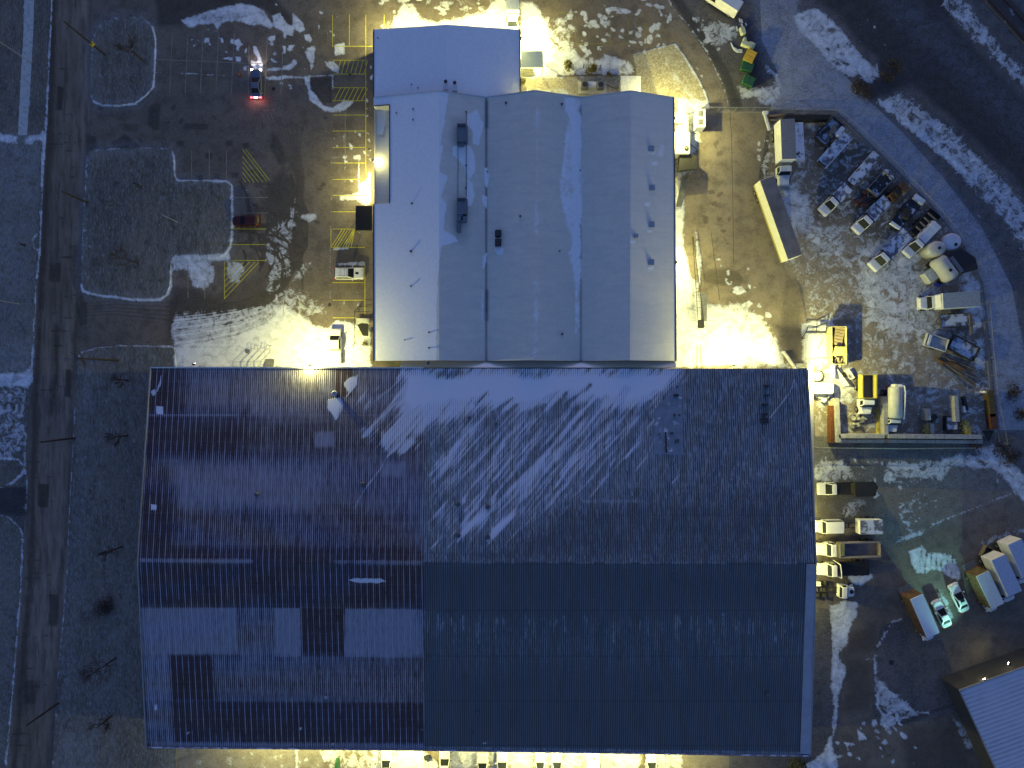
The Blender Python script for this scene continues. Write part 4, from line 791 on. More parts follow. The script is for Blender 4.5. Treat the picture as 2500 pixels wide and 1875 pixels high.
HS.poly([(1182, 410), (1190, 408), (1195, 430), (1190, 465), (1183, 450)], .9, 2); HS.poly([(1175, 475), (1190, 480), (1188, 510), (1180, 500)], .85, 3); HS.line([(1186, 620), (1180, 650)], 10, .8, 4); HS.line([(1180, 700), (1178, 760), (1176, 830)], 5, .7, 4)
HS.poly([(1208, 605), (1230, 605), (1228, 620), (1216, 624), (1208, 616)], .85, 2)
HS.poly([(1382, 238), (1422, 238), (1420, 330), (1422, 440), (1420, 640), (1416, 760), (1418, 830), (1405, 780), (1404, 720), (1398, 660), (1385, 620), (1395, 590), (1385, 560), (1370, 500), (1365, 450), (1375, 380), (1378, 320), (1390, 290)], .62, 5)
HS.line([(1408, 300), (1408, 620)], 14, .9, 6); HS.poly([(1376, 240), (1402, 240), (1398, 290), (1380, 270)], .75, 5); HS.line([(1405, 700), (1406, 830)], 4, .7, 3)
HS.poly([(1305, 217), (1320, 219), (1316, 880), (1297, 880)], .42, 8); HF.poly([(1538, 215), (1660, 240), (1660, 880), (1538, 880)], .28, 1.5); HF.poly([(900, 40), (1075, 40), (1060, 900), (900, 900)], .7, 6)
for q in ((1590, 372), (1580, 498), (1585, 565), (1590, 655), (1545, 590), (1597, 398)): HS.poly([(q[0] - 9, q[1] - 5), (q[0] + 9, q[1] - 6), (q[0] + 7, q[1] + 6), (q[0] - 8, q[1] + 5)], .8, 3)
HS.poly([(1610, 350), (1625, 352), (1620, 385), (1600, 390)], .5, 5); HD.line([(1187, 240), (1187, 560)], 4, .95, 2); HD.line([(1187, 560), (1187, 880)], 4, .8, 1.5); HD.line([(1188, 710), (1188, 780)], 8, .9, 3); HD.line([(1188, 250), (1188, 310)], 7, .9, 3)
HD.line([(1416, 258), (1416, 288)], 6, 1, 2); HD.line([(1415, 330), (1415, 390)], 3, .9, 1.5); HD.line([(1416, 530), (1417, 630)], 4, .9, 2); HD.line([(1418, 680), (1418, 880)], 3.5, .7, 2)
HD.poly([(1100, 288), (1150, 288), (1150, 355), (1140, 370), (1105, 365)], .16, 8); HD.poly([(1105, 475), (1145, 475), (1148, 560), (1140, 600), (1105, 590)], .16, 8)  # membrane slightly darker around the two large rooftop units
def membrane(name):
    m, nt, b = newmat(name)
    g = N(nt, 'ShaderNodeNewGeometry'); pos = g.outputs['Position']
    at = N(nt, 'ShaderNodeAttribute', attribute_name='fields'); sep = N(nt, 'ShaderNodeSeparateColor'); nt.links.new(at.outputs['Color'], sep.inputs[0])
    snow, frost, dirt = sep.outputs
    n1 = noise(nt, pos, .15, 5, .6); n2 = noise(nt, pos, 2.0, 4, .7); n3 = noise(nt, pos, .5, 5, .6, .5); n4 = noise(nt, mapping(nt, pos, scale=(.06, 1.2, 1)), 1.0, 3, .6)
    c = mix(nt, sstep(nt, n1, .3, .7), (0.56, 0.53, 0.47), (0.61, 0.58, 0.52))
    c = mix(nt, sstep(nt, n4, .35, .7), c, (0.52, 0.51, 0.47)); c = mix(nt, mth(nt, 'MULTIPLY', sstep(nt, n2, .45, .7), .25), c, (0.70, 0.69, 0.66))
    c = mix(nt, mth(nt, 'MULTIPLY', frost, .8), c, (0.62, 0.66, 0.72)); c = mix(nt, dirt, c, (0.05, 0.06, 0.08))
    a = mth(nt, 'ADD', mth(nt, 'MULTIPLY', mth(nt, 'SUBTRACT', n3, .5), 1.2), mth(nt, 'MULTIPLY', mth(nt, 'SUBTRACT', n2, .5), .5)); sm = mth(nt, 'MULTIPLY', sstep(nt, mth(nt, 'ADD', snow, a), .30, .72), sstep(nt, snow, .05, .3))
    xy = N(nt, 'ShaderNodeSeparateXYZ'); nt.links.new(pos, xy.inputs[0]); lap = sstep(nt, mth(nt, 'SINE', mth(nt, 'MULTIPLY', xy.outputs[1], 2 * math.pi / 2.9)), .988, .999); lapx = sstep(nt, mth(nt, 'SINE', mth(nt, 'MULTIPLY', xy.outputs[0], 2 * math.pi / 5.7)), .998, .9999)
    c = mix(nt, mth(nt, 'MULTIPLY', mth(nt, 'MAXIMUM', lap, lapx), .22), c, (.40, .41, .42))
    pond = noise(nt, pos, .33, 3, .5); c = mix(nt, mth(nt, 'MULTIPLY', sstep(nt, pond, .60, .66), .16), c, (.44, .44, .43))
    c = mix(nt, sm, c, mix(nt, sstep(nt, n2, .3, .7), (0.66, 0.68, 0.73), (0.72, 0.74, 0.79)))
    nt.links.new(c, b.inputs['Base Color']); b.inputs['Roughness'].default_value = .75; b.inputs['Specular IOR Level'].default_value = .25; bump(nt, b, mth(nt, 'ADD', mth(nt, 'MULTIPLY', n2, .4), sm), .3, .05)
    return m
m_mem = membrane('roof_membrane'); HFL = (HS, HF, HD)
hall = thing('hall', 'white roofed hall with three low gabled bays between two car parks', 'building', (5, 25, 0))
e0, g1, v1, g2, v2, g3, e3 = 6.6, 9.0, 6.7, 9.2, 6.7, 9.1, 6.6
YN, YS = W(0, 238, 6.6).y, W(0, 881, 6.6).y
def col(px, h, yt=YN, yb=YS, pxb=None):
    x = W(px, 0, h).x; xb = W(pxb if pxb else px, 0, h).x; return Vector((x, yt, h)), Vector((xb, yb, h))
def hslope(px): return e0 + (g1 - e0) * (px - 912) / 160.0
cE0 = col(912, e0); cG1 = col(1072, g1); cV1 = col(1188, v1); cG2 = col(1305, g2, pxb=1303); cV2 = col(1420, v2, pxb=1418); cG3 = col(1540, g3, pxb=1538); cE3 = col(1645, e3, pxb=1651)
yA = W(0, 256, 7.2).y; yB = W(0, 496, 7.2).y; hx = hslope(951); xs_ = W(951, 0, hx).x
def at_y(c, y): t = (YN - y) / (YN - YS); return c[0] * (1 - t) + c[1] * t
pE = (Vector((xs_, YN, hx)), Vector((xs_, YS, hx)))
q1 = [((cE0[0], pE[0], at_y(pE, yA), at_y(cE0, yA)), 20, 10), ((at_y(cE0, yB), at_y(pE, yB), pE[1], cE0[1]), 20, 150), ((pE[0], cG1[0], cG1[1], pE[1]), 50, 200)]
merge_roof('roof_slope', q1, m_mem, HFL, hall)['label'] = 'snow covered west slope of the first bay'
merge_roof('roof_slope', [((cG1[0], cV1[0], cV1[1], cG1[1]), 50, 200)], m_mem, HFL, hall)['label'] = 'grey slope of the first bay with two dark units'
merge_roof('roof_slope', [((cV1[0], cG2[0], cG2[1], cV1[1]), 40, 160), ((cG2[0], cV2[0], cV2[1], cG2[1]), 50, 200)], m_mem, HFL, hall)['label'] = 'middle bay roof'
merge_roof('roof_slope', [((cV2[0], cG3[0], cG3[1], cV2[1]), 40, 160), ((cG3[0], cE3[0], cE3[1], cG3[1]), 40, 160)], m_mem, HFL, hall)['label'] = 'east bay roof'
# recessed terrace on the west side
zt = 5.0; a0 = Vector((cE0[0].x, yA, zt)); a1 = Vector((xs_, yA, zt)); a2 = Vector((xs_, yB, zt)); a3 = Vector((cE0[0].x, yB, zt))
TS = Field(0.0); TF = Field(.3); TD = Field(0.0); TS.poly([(918, 258), (945, 262), (940, 300), (935, 330), (918, 330)], .8, 5); TD.poly([(925, 310), (940, 312), (938, 335), (925, 332)], .6, 3)
merge_roof('terrace_roof', [((a0, a1, a2, a3), 20, 90)], m_mem, (TS, TF, TD), hall)
mb = MB(); l = hall.location
for a, b, za, zb in ((a0, a1, hslope(912), hx), (a1, a2, hx, hx), (a2, a3, hx, hslope(912))): mb.add([tuple(a - l), tuple(b - l), (b.x - l.x, b.y - l.y, zb), (a.x - l.x, a.y - l.y, za)], [(0, 1, 2, 3)])
mb.build('terrace_wall', m_wall2, hall)
edgebox('terrace_coping', [Vector((a1.x, a1.y, hx + .05)), Vector((a2.x, a2.y, hx + .05))], .12, .14, m_trimd, hall); edgebox('terrace_coping', [Vector((a0.x, a0.y, hslope(912) + .12)), Vector((a1.x, a1.y, hx + .05))], .12, .14, m_trimd, hall)
edgebox('terrace_edge', [Vector((a0.x - .05, a0.y, zt + .15)), Vector((a3.x - .05, a3.y, zt + .15))], .2, .4, m_wall2, hall)
wallmesh('wall', [cE0[0], at_y(cE0, yA), at_y(cE0, yB), cE0[1], cG1[1], cV1[1], cG2[1], cV2[1], cG3[1], cE3[1], cE3[0], cG3[0], cV2[0], cG2[0], cV1[0], cG1[0]], [e0, 5.0, 5.0, e0, g1, v1, g2, v2, g3, e3, e3, g3, v2, g2, v1, g1], m_wall2, hall, inset=.25)
edgebox('roof_edge', [at_y(cE0, yB), cE0[1]], .16, .22, m_trimd, hall); edgebox('roof_edge', [cE3[0], cE3[1]], .14, .2, m_trimd, hall)
edgebox('roof_edge', [cE0[0], cG1[0], cV1[0], cG2[0], cV2[0], cG3[0], cE3[0]], .12, .16, M('pale_trim', (0.45, 0.48, 0.55), .6), hall)
# link roof between hall and warehouse
LS = Field(0.0)
for x in (1188, 1420): LS.poly([(x - 60, 900), (x - 20, 893), (x, 882), (x + 20, 893), (x + 60, 900)], .95, 3)
LS.line([(985, 899), (1640, 899)], 3, .8, 2)
zl = 6.2; k0 = Vector((W(980, 0, zl).x, YS + .1, zl)); k1 = Vector((W(1648, 0, zl).x, YS + .1, zl)); k2 = Vector((k1.x, nM.y + .15, 7.4)); k3 = Vector((k0.x, nM.y + .15, 7.4))
merge_roof('link_roof', [((k0, k1, k2, k3), 220, 8)], m_mem, (LS, HD, HD), hall)
wallmesh('link_wall', [k0, k1, k2, k3], [zl, zl, 7.4, 7.4], m_wall2, hall, inset=.1)
# vents of the hall
def hall_h(px):
    pts = [(912, e0), (1072, g1), (1188, v1), (1305, g2), (1420, v2), (1540, g3), (1650, e3)]
    for (a, ha), (b, hb) in zip(pts[:-1], pts[1:]):
        if a <= px <= b: return ha + (hb - ha) * (px - a) / (b - a)
    return 6.6
for px, py, r in ((1005, 496, .16), (1003, 613, .22), (1003, 698, .14), (1047, 811, .14), (1047, 849, .14), (967, 275, .1), (1008, 265, .12), (1008, 291, .12), (987, 830, .1), (1138, 272, .12), (1138, 403, .14), (1137, 458, .12), (1235, 250, .2), (1270, 527, .16), (1372, 253, .2), (1367, 612, .12), (1373, 815, .2), (1190, 418, .1), (1417, 415, .1), (1188, 881, .1), (1418, 881, .1), (1250, 527, .001), (1045, 886, .3)): vent(px, py, hall_h(px), r, .35, m_black if r < .18 else m_vent, hall)
for px, py in ((1590, 363), (1592, 458), (1591, 548), (1590, 640)): vent(px, py, hall_h(px), .42, .12, M('curb_vent', (0.30, 0.33, 0.38), .7), hall, 'box')
for px, py in ((1553, 576), ): vent(px, py, hall_h(px), .3, .3, M('curb_vent', (0.16, 0.19, 0.24), .7), hall, 'box')
for pts in (((1118, 352), (1119, 420)), ((1118, 420), (1118, 480)), ((1139, 272), (1139, 480))):
    a, b = W(*pts[0], hall_h(pts[0][0]) + .12) - l, W(*pts[1], hall_h(pts[1][0]) + .12) - l; mb = MB(); mb.cyl(a, b, .035, 6); mb.build('conduit', m_trimd, hall)
# ---------------------------------------------------------------- annex to the north
anx = thing('annex', 'square white roofed annex north of the three bays', 'building', (-10, 51, 0))
zy = W(0, 72, 6.0).y
c1 = (Vector((W(912, 0, 6).x, zy, 6)), Vector((W(912, 0, 6).x, YN + .02, 6))); c2 = (Vector((W(1090, 0, 7.5).x, zy, 7.5)), Vector((W(1090, 0, 7.5).x, YN + .02, 7.5))); c3 = (Vector((W(1270, 0, 6).x, zy, 6)), Vector((W(1270, 0, 6).x, YN + .02, 6)))
merge_roof('roof', [((c1[0], c2[0], c2[1], c1[1]), 60, 70), ((c2[0], c3[0], c3[1], c2[1]), 60, 70)], m_mem, HFL, anx)
wallmesh('wall', [c1[0], c1[1], c2[1], c3[1], c3[0], c2[0]], [6, 6, 7.5, 6, 6, 7.5], m_wall2, anx, inset=.25)
edgebox('roof_edge', [c1[0], c1[1]], .16, .22, m_trimd, anx); edgebox('roof_edge', [c3[0], c3[1]], .16, .22, m_trimd, anx)
for px, py in ((1004, 205), (1020, 214), (922, 91)): vent(px, py, 6.8, .1, .3, m_trimd, anx)
# rooftop units
def rooftop_unit(px, py, hbase, dx, dy, ht, label, mat, fans=(), extra=None, name='rooftop_unit'):
    p = W(px, py, hbase + ht); t = thing(name, label, 'rooftop unit', (p.x, p.y, hbase), 0, 'rooftop units on the hall'); mb = MB(); mb.box((0, 0, ht / 2), (dx, dy, ht)); mb.box((0, 0, .1), (dx + .2, dy + .2, .3)); mb.build('casing', mat, t, .04)
    for fx, fy, fr in fans:
        f = MB(); f.cyl((fx, fy, ht), (fx, fy, ht + .14), fr, 16); f.build('fan', m_trimd, t)
        f = MB(); [f.box((fx, fy, ht + .15), (fr * 1.8, .04, .02), rz=k * 1.05) for k in range(3)]; f.build('fan_guard', m_vent, t)
    if extra:
        for k, (ex, ey, ez, sx, sy, sz) in enumerate(extra): f = MB(); f.box((ex, ey, ez), (sx, sy, sz)); f.build('duct' if k else 'panel', mat, t, .03)
    return t
m_unit = M('dark_grey_unit', (0.13, 0.15, 0.19), .6); m_unitw = M('white_unit', (0.6, 0.62, 0.66), .6, snow=.5)
rooftop_unit(1127, 322, 7.9, 1.5, 2.7, 1.3, 'dark grey rooftop unit nearest the annex, three fans on top', m_unit, [(-.42, .95, .2), (0, .95, .2), (.42, .95, .2)], [(-.1, -1.6, .5, .8, .7, .8), (.5, -1.0, 1.36, .35, .3, .12)])
rooftop_unit(1127, 502, 7.9, 1.5, 2.5, 1.3, 'long dark rooftop unit with a stepped duct running south', m_unit, [(-.42, .9, .2), (0, .9, .2), (.42, .9, .2)], [(-.3, -1.7, .6, .95, 1.2, 1.0), (.35, -2.0, .6, .9, .9, 1.0), (-.5, -3.0, .5, .65, 1.9, .8)])
rooftop_unit(1216, 568, 7.3, .8, .95, .9, 'upper of two small black roof boxes on the middle bay', m_trimd); rooftop_unit(1216, 590, 7.3, .8, .95, .9, 'lower of two small black roof boxes, snow patch below it', m_trimd)
rooftop_unit(1088, 211, 6.9, .75, .95, .9, 'left white condenser where annex meets hall', m_unitw, [(0, .75, .28)]); rooftop_unit(1110, 214, 6.9, .8, .95, .9, 'right white condenser where annex meets hall', m_unitw, [(0, .75, .28)])
# wall-side canopies
def canopy(px0, py0, px1, py1, h, label, mat, cat='canopy', th=.25, posts=True, name='canopy'):
    a, b = W(px0, py0, h), W(px1, py1, h); c = (a + b) / 2; t = thing(name, label, cat, (c.x, c.y, 0)); sx, sy = abs(b.x - a.x), abs(b.y - a.y)
    mb = MB(); mb.box((0, 0, h - th / 2), (sx, sy, th)); mb.build('roof', mat, t, .02)
    if posts:
        for qx in (-1, 1):
            for qy in (-1, 1): p = MB(); p.box((qx * (sx / 2 - .12), qy * (sy / 2 - .12), (h - th) / 2), (.12, .12, h - th)); p.build('post', m_trim, t)
    return t
canopy(868, 502, 908, 562, 3.4, 'flat black entrance canopy on the west wall', M('black_canopy', (0.012, 0.013, 0.016), .85, var=0))
canopy(1272, 124, 1326, 164, 3.4, 'pale blue metal porch roof beside the annex', M('pale_blue_metal', (0.42, 0.50, 0.55), .5, .1))
canopy(1516, 185, 1565, 232, 3.6, 'white square entrance roof on the north wall', M('white_canopy', (0.66, 0.67, 0.70), .7, snow=.3))
st = thing('entrance_steps', 'concrete steps below the pale blue porch roof', 'steps', W(1288, 176)); mb = MB()
for k in range(4): mb.box((0, -.35 * k + .4, .35 - .1 * k), (1.8, .38, .7 - .2 * k))
mb.build('treads', M('step_concrete', (0.42, 0.40, 0.30), .8), st)
# ---------------------------------------------------------------- ribbed building in the south-east corner
SE0, SE1 = W(2342, 1685, 5.0), W(2600, 1592, 5.0); SE2, SE3 = W(2700, 1890, 5.0), W(2440, 1905, 5.0)
d = (SE1 - SE0).normalized(); n = Vector((-d.y, d.x, 0)); SE3 = SE0 - n * 22 + Vector((0, 0, 0)); SE2 = SE1 - n * 22
SE3 = W(2418, 1850, 5.0); SE3 = SE0 + (SE3 - SE0).normalized() * 24; SE2 = SE3 + (SE1 - SE0)
seb = thing('ribbed_building', 'low building with a pale snowy ribbed roof in the bottom right corner', 'building', (SE0.x + 8, SE0.y - 8, 0))
def ribroof():
    m, nt, b = newmat('pale_ribbed_roof'); g = N(nt, 'ShaderNodeNewGeometry'); pos = g.outputs['Position']; ang = math.atan2(d.y, d.x)
    q = mapping(nt, pos, rot=(0, 0, -ang)); xyz = N(nt, 'ShaderNodeSeparateXYZ'); nt.links.new(q, xyz.inputs[0]); wv = mth(nt, 'SINE', mth(nt, 'MULTIPLY', xyz.outputs[1], 2 * math.pi / .72)); n3 = noise(nt, pos, .8, 5, .6)
    n8 = noise(nt, pos, .2, 4, .6); c = mix(nt, mth(nt, 'MULTIPLY', sstep(nt, mth(nt, 'ADD', wv, mth(nt, 'MULTIPLY', n3, 1.2)), .2, 1.6), sstep(nt, n8, .25, .7)), (0.46, 0.47, 0.54), (0.30, 0.32, 0.38)); c = mix(nt, sstep(nt, n3, .55, .75), c, (0.38, 0.40, 0.47)); nt.links.new(c, b.inputs['Base Color']); b.inputs['Roughness'].default_value = .7; bump(nt, b, wv, .5, .05); return m
merge_roof('roof', [((SE0, SE1, SE2, SE3), 10, 10)], ribroof(), HFL, seb); wallmesh('wall', [SE0, SE3, SE2, SE1], [5, 5, 5, 5], M('dark_siding', (0.045, 0.045, 0.05), .7), seb, inset=.2)
edgebox('roof_edge', [SE3, SE0, SE1], .12, .25, m_trim, seb)
# ================================================================ lamps
m_lens = M('lamp_lens', (1, 1, .8), .3, emit=(1.0, .93, .55), es=30.0); m_house = M('lamp_housing', (0.03, 0.03, 0.035), .6)
def wall_lamp(px, py, h, out, power, label, color=LAMP, radius=.18, group='wall lamps round the buildings', size=.45, off=.55, spot=None, tilt=38):
    p = W(px, py, h); a = heading(*out); t = thing('wall_lamp', label, 'wall lamp', (p.x, p.y, h), a, group)
    mb = MB(); mb.box((.12, 0, .05), (.28, size, .26)); mb.box((-.08, 0, .05), (.2, .1, .1)); mb.build('housing', m_house, t, .02)
    mb = MB(); mb.box((.16, 0, -.105), (.22, size * .8, .04)); mb.build('lens', m_lens, t)
    ld = bpy.data.lights.new('lamp_light', 'SPOT' if spot else 'POINT'); ld.energy = power; ld.color = color; ld.shadow_soft_size = radius
    lo = bpy.data.objects.new('lamp_light', ld); COL.objects.link(lo); lo.parent = t; lo.location = (off, 0, -.28)
    if spot: ld.spot_size = R(spot); ld.spot_blend = 1.0; lo.rotation_euler = (0, R(-tilt), 0)
    return t
KW = 1.0
wall_lamp(757, 893, 8.5, (0, -1), 4600 * KW, 'wall lamp over the white pickup on the warehouse north eave', off=.25)
wall_lamp(473, 891, 7.6, (0, -1), 25, 'dim wall lamp on the warehouse north eave near the street')
wall_lamp(921, 440, 3.4, (-1, 0), 1500 * KW, 'wall lamp between the terrace and the black canopy', off=1.0)
wall_lamp(913, 392, 5.9, (-1, 0), 90 * KW, 'wall lamp that shines across the recessed terrace', off=-.6)
wall_lamp(903, 365, 5.8, (-1, 0), 120 * KW, 'small lamp on an arm beside the terrace')
wall_lamp(950, 81, 4.6, (0, -1), 1700 * KW, 'wall lamp at the north-west of the annex')
wall_lamp(1060, 81, 4.6, (0, -1), 1000 * KW, 'middle wall lamp on the annex north wall')
wall_lamp(1205, 82, 4.4, (0, -1), 2200 * KW, 'wall lamp beside the parked white van on the annex north wall')
wall_lamp(1271, 94, 3.2, (1, 0), 3000 * KW, 'wall lamp on the annex east side above the white snow')
wall_lamp(1271, 228, 5.9, (1, 0), 500 * KW, 'wall lamp in the corner between annex and hall')
wall_lamp(1607, 238, 6.2, (0, -1), 900 * KW, 'wall lamp on the hall north gable over the gravel bed')
wall_lamp(1645, 290, 6.0, (1, 0), 3600 * KW, 'wall lamp at the north-east corner of the hall')
wall_lamp(1649, 640, 5.8, (1, 0), 1700 * KW, 'wall lamp halfway down the hall east wall')
wall_lamp(1790, 893, 7.0, (0, -1), 3000 * KW, 'wall lamp on the warehouse north wall over the bright snow')
wall_lamp(1970, 915, 7.4, (1, 0), 5200 * KW, 'very bright wall lamp at the warehouse north-east corner', off=1.3)
wall_lamp(1951, 1272, 4.6, (1, 0), 800 * KW, 'wall lamp above the crew truck on the warehouse east wall', off=.35)
wall_lamp(1951, 1362, 4.6, (1, 0), 900 * KW, 'wall lamp above the dump truck on the warehouse east wall')
wall_lamp(1951, 1428, 4.6, (1, 0), 700 * KW, 'wall lamp between two truck tractors on the east wall')
for px, pw, lb in ((590, 170, 'wall lamp over the frosted lawn on the south wall'), (670, 330, 'wall lamp over the snowy shrubs on the south wall'), (800, 460, 'wall lamp left of the first parked car, south wall'), (985, 900, 'wall lamp between the white sedan and the small van, south wall'),
                   (1262, 420, 'wall lamp above the empty bay between two cars, south wall'), (1345, 560, 'wall lamp between the twin white cars, south wall'), (1415, 420, 'wall lamp right of the twin white cars, south wall'), (1520, 460, 'wall lamp over the grey wet bay, south wall'), (1640, 520, 'wall lamp right of the last parked car, south wall')):
    wall_lamp(px, 1812 + (px - 358) * .012, 6.2, (0, 1), pw * 3.6 * KW, lb, off=.9)
GREENISH = (0.40, 1.0, 0.74)
wall_lamp(2405, 1662, 4.8, (-.36, -1), 6500, 'greenish lamp on the ribbed building facing the box trucks', GREENISH, off=.9, spot=62, tilt=85)
wall_lamp(2466, 1622, 4.6, (-1, -.5), 60, 'small dim lamp under the ribbed roof edge', (1, .95, .35), spot=100, tilt=35)
# utility poles and a lamp post, without light sources
m_pole = M('weathered_pole', (0.04, 0.035, 0.032), .8); m_polel = M('pale_pole', (0.36, 0.36, 0.35), .6, .2)
def pole(px, py, h, label, mat=m_pole, r=.2, arm=None, name='utility_pole', cat='utility pole', sign=None, light=None, r2=None):
    p = W(px, py); t = thing(name, label, cat, p, 0, 'poles along the street' if name == 'utility_pole' else None); mb = MB(); mb.cyl((0, 0, 0), (0, 0, h), r, 10, r2 or r * .65); mb.build('pole', mat, t)
    if arm:
        for (x0, y0, x1, y1, z) in arm: mb = MB(); mb.cyl((x0, y0, z), (x1, y1, z), .07, 6); mb.build('crossarm', mat, t)
    if sign: mb = MB(); mb.box((0, 0, sign), (.75, .75, .12), rz=.8); mb.box((.1, -.05, sign + .25), (.5, .6, .4), rz=.8); mb.build('sign', M('yellow_sign', (0.60, 0.42, 0.03), .6), t, .05)
    return t
pole(257, 134, 10.6, 'leaning dark utility pole with a yellow fitting by the oval grass island', sign=3.6)
pole(215, 495, 6.6, 'dark utility pole at the west edge of the stepped grass island')
pole(76, 153, 11.5, 'pale pole beside the sidewalk across the street', m_polel, .09)
pole(47, 742, 7.5, 'pale pole on the frosted verge across the street', m_polel, .08)
pole(290, 880, 11.0, 'utility pole with crossarms at the corner of the lawn', arm=[(-1.2, .9, 1.0, -.8, 10.6), (-.2, 1.1, .6, -1.4, 10.1)])
pole(184, 1069, 8.6, 'dark utility pole on the street edge beside the lawn')
pole(143, 1716, 7.6, 'thin dark utility pole near the bottom left of the lawn')
pole(435, 543, 5.4, 'pale lamp post with a bent arm on the stepped grass island', m_polel, .06, arm=[(0, 0, .9, -.5, 5.3)], name='lamp_post', cat='lamp post')
wires = []
def wire(a, b, label):
    A, B = W(*a[:2]), W(*b[:2]); A.z = a[2]; B.z = b[2]; pts = []
    for k in range(9): t = k / 8; q = A.lerp(B, t); q.z -= 4 * .35 * t * (1 - t); pts.append(q - A)
    mb = MB(); mb.tube(pts, .022, 4); o = mb.build('overhead_wire', M('wire', (0.05, 0.05, 0.055), .7, var=0)); o.location = A; tag(o, label, 'wire', 'overhead wires')
wire((257, 134, 9.4), (295, -60, 9.2), 'wire running north from the pole with the yellow fitting')
wire((290, 880, 10.0), (184, 1069, 8.2), 'wire between the crossarm pole and the next pole south')
# ================================================================ vegetation
m_bark = M('bark', (0.045, 0.035, 0.030), .9); m_twig = M('twigs', (0.050, 0.040, 0.036), .9); m_bush = M('olive_leaves', (0.16, 0.13, 0.03), .9, var=.3, scale=6); m_dbush = M('dark_leaves', (0.035, 0.045, 0.02), .9, var=.3, scale=6)
def bare_tree(px, py, h, spread, label, seed, dens=1.0):
    rg = random.Random(seed); p = W(px, py); t = thing('bare_tree', label, 'tree', p, rg.uniform(0, 6), 'bare young trees on the lawns')
    tr = MB(); cr = MB(); tr.cyl((0, 0, 0), (0, 0, h * .45), .17, 8, .11); tr.cyl((0, 0, h * .45), (.05, .03, h * .8), .11, 6, .04); tr.cyl((0, 0, 0), (0, 0, .18), .3, 8, .14); tr.build('trunk', m_bark, t)
    def br(a, d, l, r, k):
        b = a + d * l; cr.cyl(a, b, r, 4, r * .6)
        if k <= 0: return
        for _ in range(int(3 * dens) + (k > 1)):
            v = Vector((rg.uniform(-1, 1), rg.uniform(-1, 1), rg.uniform(-.15, 1))).normalized(); br(a + d * l * rg.uniform(.35, 1), (d * 1.1 + v * .8).normalized(), l * rg.uniform(.5, .75), r * .6, k - 1)
    for q in range(int(9 * dens)):
        an = rg.uniform(0, 6.28); z = rg.uniform(.3, .8); br(Vector((0, 0, h * z)), Vector((math.cos(an), math.sin(an), rg.uniform(.5, 1.1))).normalized(), spread * (1.1 - z * .6), .05, 3)
    cr.build('crown', m_twig, t); return t
bare_tree(348, 147, 6.5, 1.8, 'bare tree standing inside the oval grass island', 1)
bare_tree(338, 643, 6.0, 1.9, 'bare tree on the lower part of the stepped grass island', 2)
bare_tree(345, 457, 2.2, .5, 'tiny bare sapling near the top of the stepped grass island', 3, .7)
bare_tree(313, 928, 4.4, 1.3, 'bare tree on the lawn nearest the warehouse corner', 4)
bare_tree(311, 1063, 5.0, 1.5, 'bare tree on the lawn beside the brown roof, second from the north', 5)
bare_tree(298, 1334, 5.4, 1.6, 'bare tree level with the warehouse ridge', 6)
bare_tree(283, 1606, 7.0, 2.3, 'broad bare tree casting twigs towards the street', 7, 1.2)
bare_tree(275, 1746, 5.6, 1.8, 'southernmost bare tree on the lawn', 8)
bare_tree(60, 598, 1.6, .3, 'low dark stump on the far verge', 9, .5)
def bush(px, py, r, h, label, mat, n=260, leaf=.11, group='shrubs', name='shrub', seed=1, cone=False):
    rg = random.Random(seed); p = W(px, py); t = thing(name, label, 'shrub', p, 0, group); st = MB(); fo = MB()
    for k in range(6): an = k * 1.05; st.cyl((0, 0, 0), (r * .5 * math.cos(an), r * .5 * math.sin(an), h * .7), .03, 5, .012)
    st.build('stems', m_bark, t)
    lobes = [(rg.uniform(-.5, .5) * r, rg.uniform(-.5, .5) * r, rg.uniform(.35, .7) * h, rg.uniform(.45, .75) * r) for _ in range(6)]
    for _ in range(n):
        lx, ly, lz, lr = rg.choice(lobes); v = Vector((rg.gauss(0, 1), rg.gauss(0, 1), rg.gauss(0, 1))).normalized() * lr * rg.uniform(.55, 1.15)
        if cone: z = rg.uniform(.05, 1); an = rg.uniform(0, 6.28); rr = r * (1 - z * .85) * rg.uniform(.6, 1.1); c = Vector((rr * math.cos(an), rr * math.sin(an), z * h))
        else: c = Vector((lx + v.x, ly + v.y, max(.08, lz + v.z * .8)))
        a = Vector((rg.gauss(0, 1), rg.gauss(0, 1), rg.gauss(0, 1))).normalized() * leaf * rg.uniform(.6, 1.5); b = a.orthogonal().normalized() * leaf * rg.uniform(.5, 1.1)
        fo.add([c - a, c + b, c + a, c - b], [(0, 1, 2, 3)])
    fo.build('leaves', mat, t); return t
bush(1390, 166, .95, 1.5, 'left olive shrub by the gravel strip', m_bush, 420, seed=1); bush(1443, 173, 1.05, 1.6, 'larger olive shrub right of its neighbour', m_bush, 480, seed=2); bush(1485, 182, .4, .8, 'small olive tuft near the entrance path', m_bush, 90, seed=3)
bush(1277, 201, .55, .9, 'small bright olive shrub against the annex wall', m_bush, 120, seed=4)
bush(258, 1480, 1.9, 1.8, 'dark rounded bush on the lawn west of the brown roof', m_twig, 700, .13, seed=5)
bush(1943, 1868, 1.6, 4.5, 'dark conifer at the bottom edge beside the snowy path', m_dbush, 900, .16, name='conifer', seed=6, cone=True)
bush(893, 838, .8, 1.0, 'sparse shrub against the hall wall by the stair', m_bush, 150, .09, seed=7)
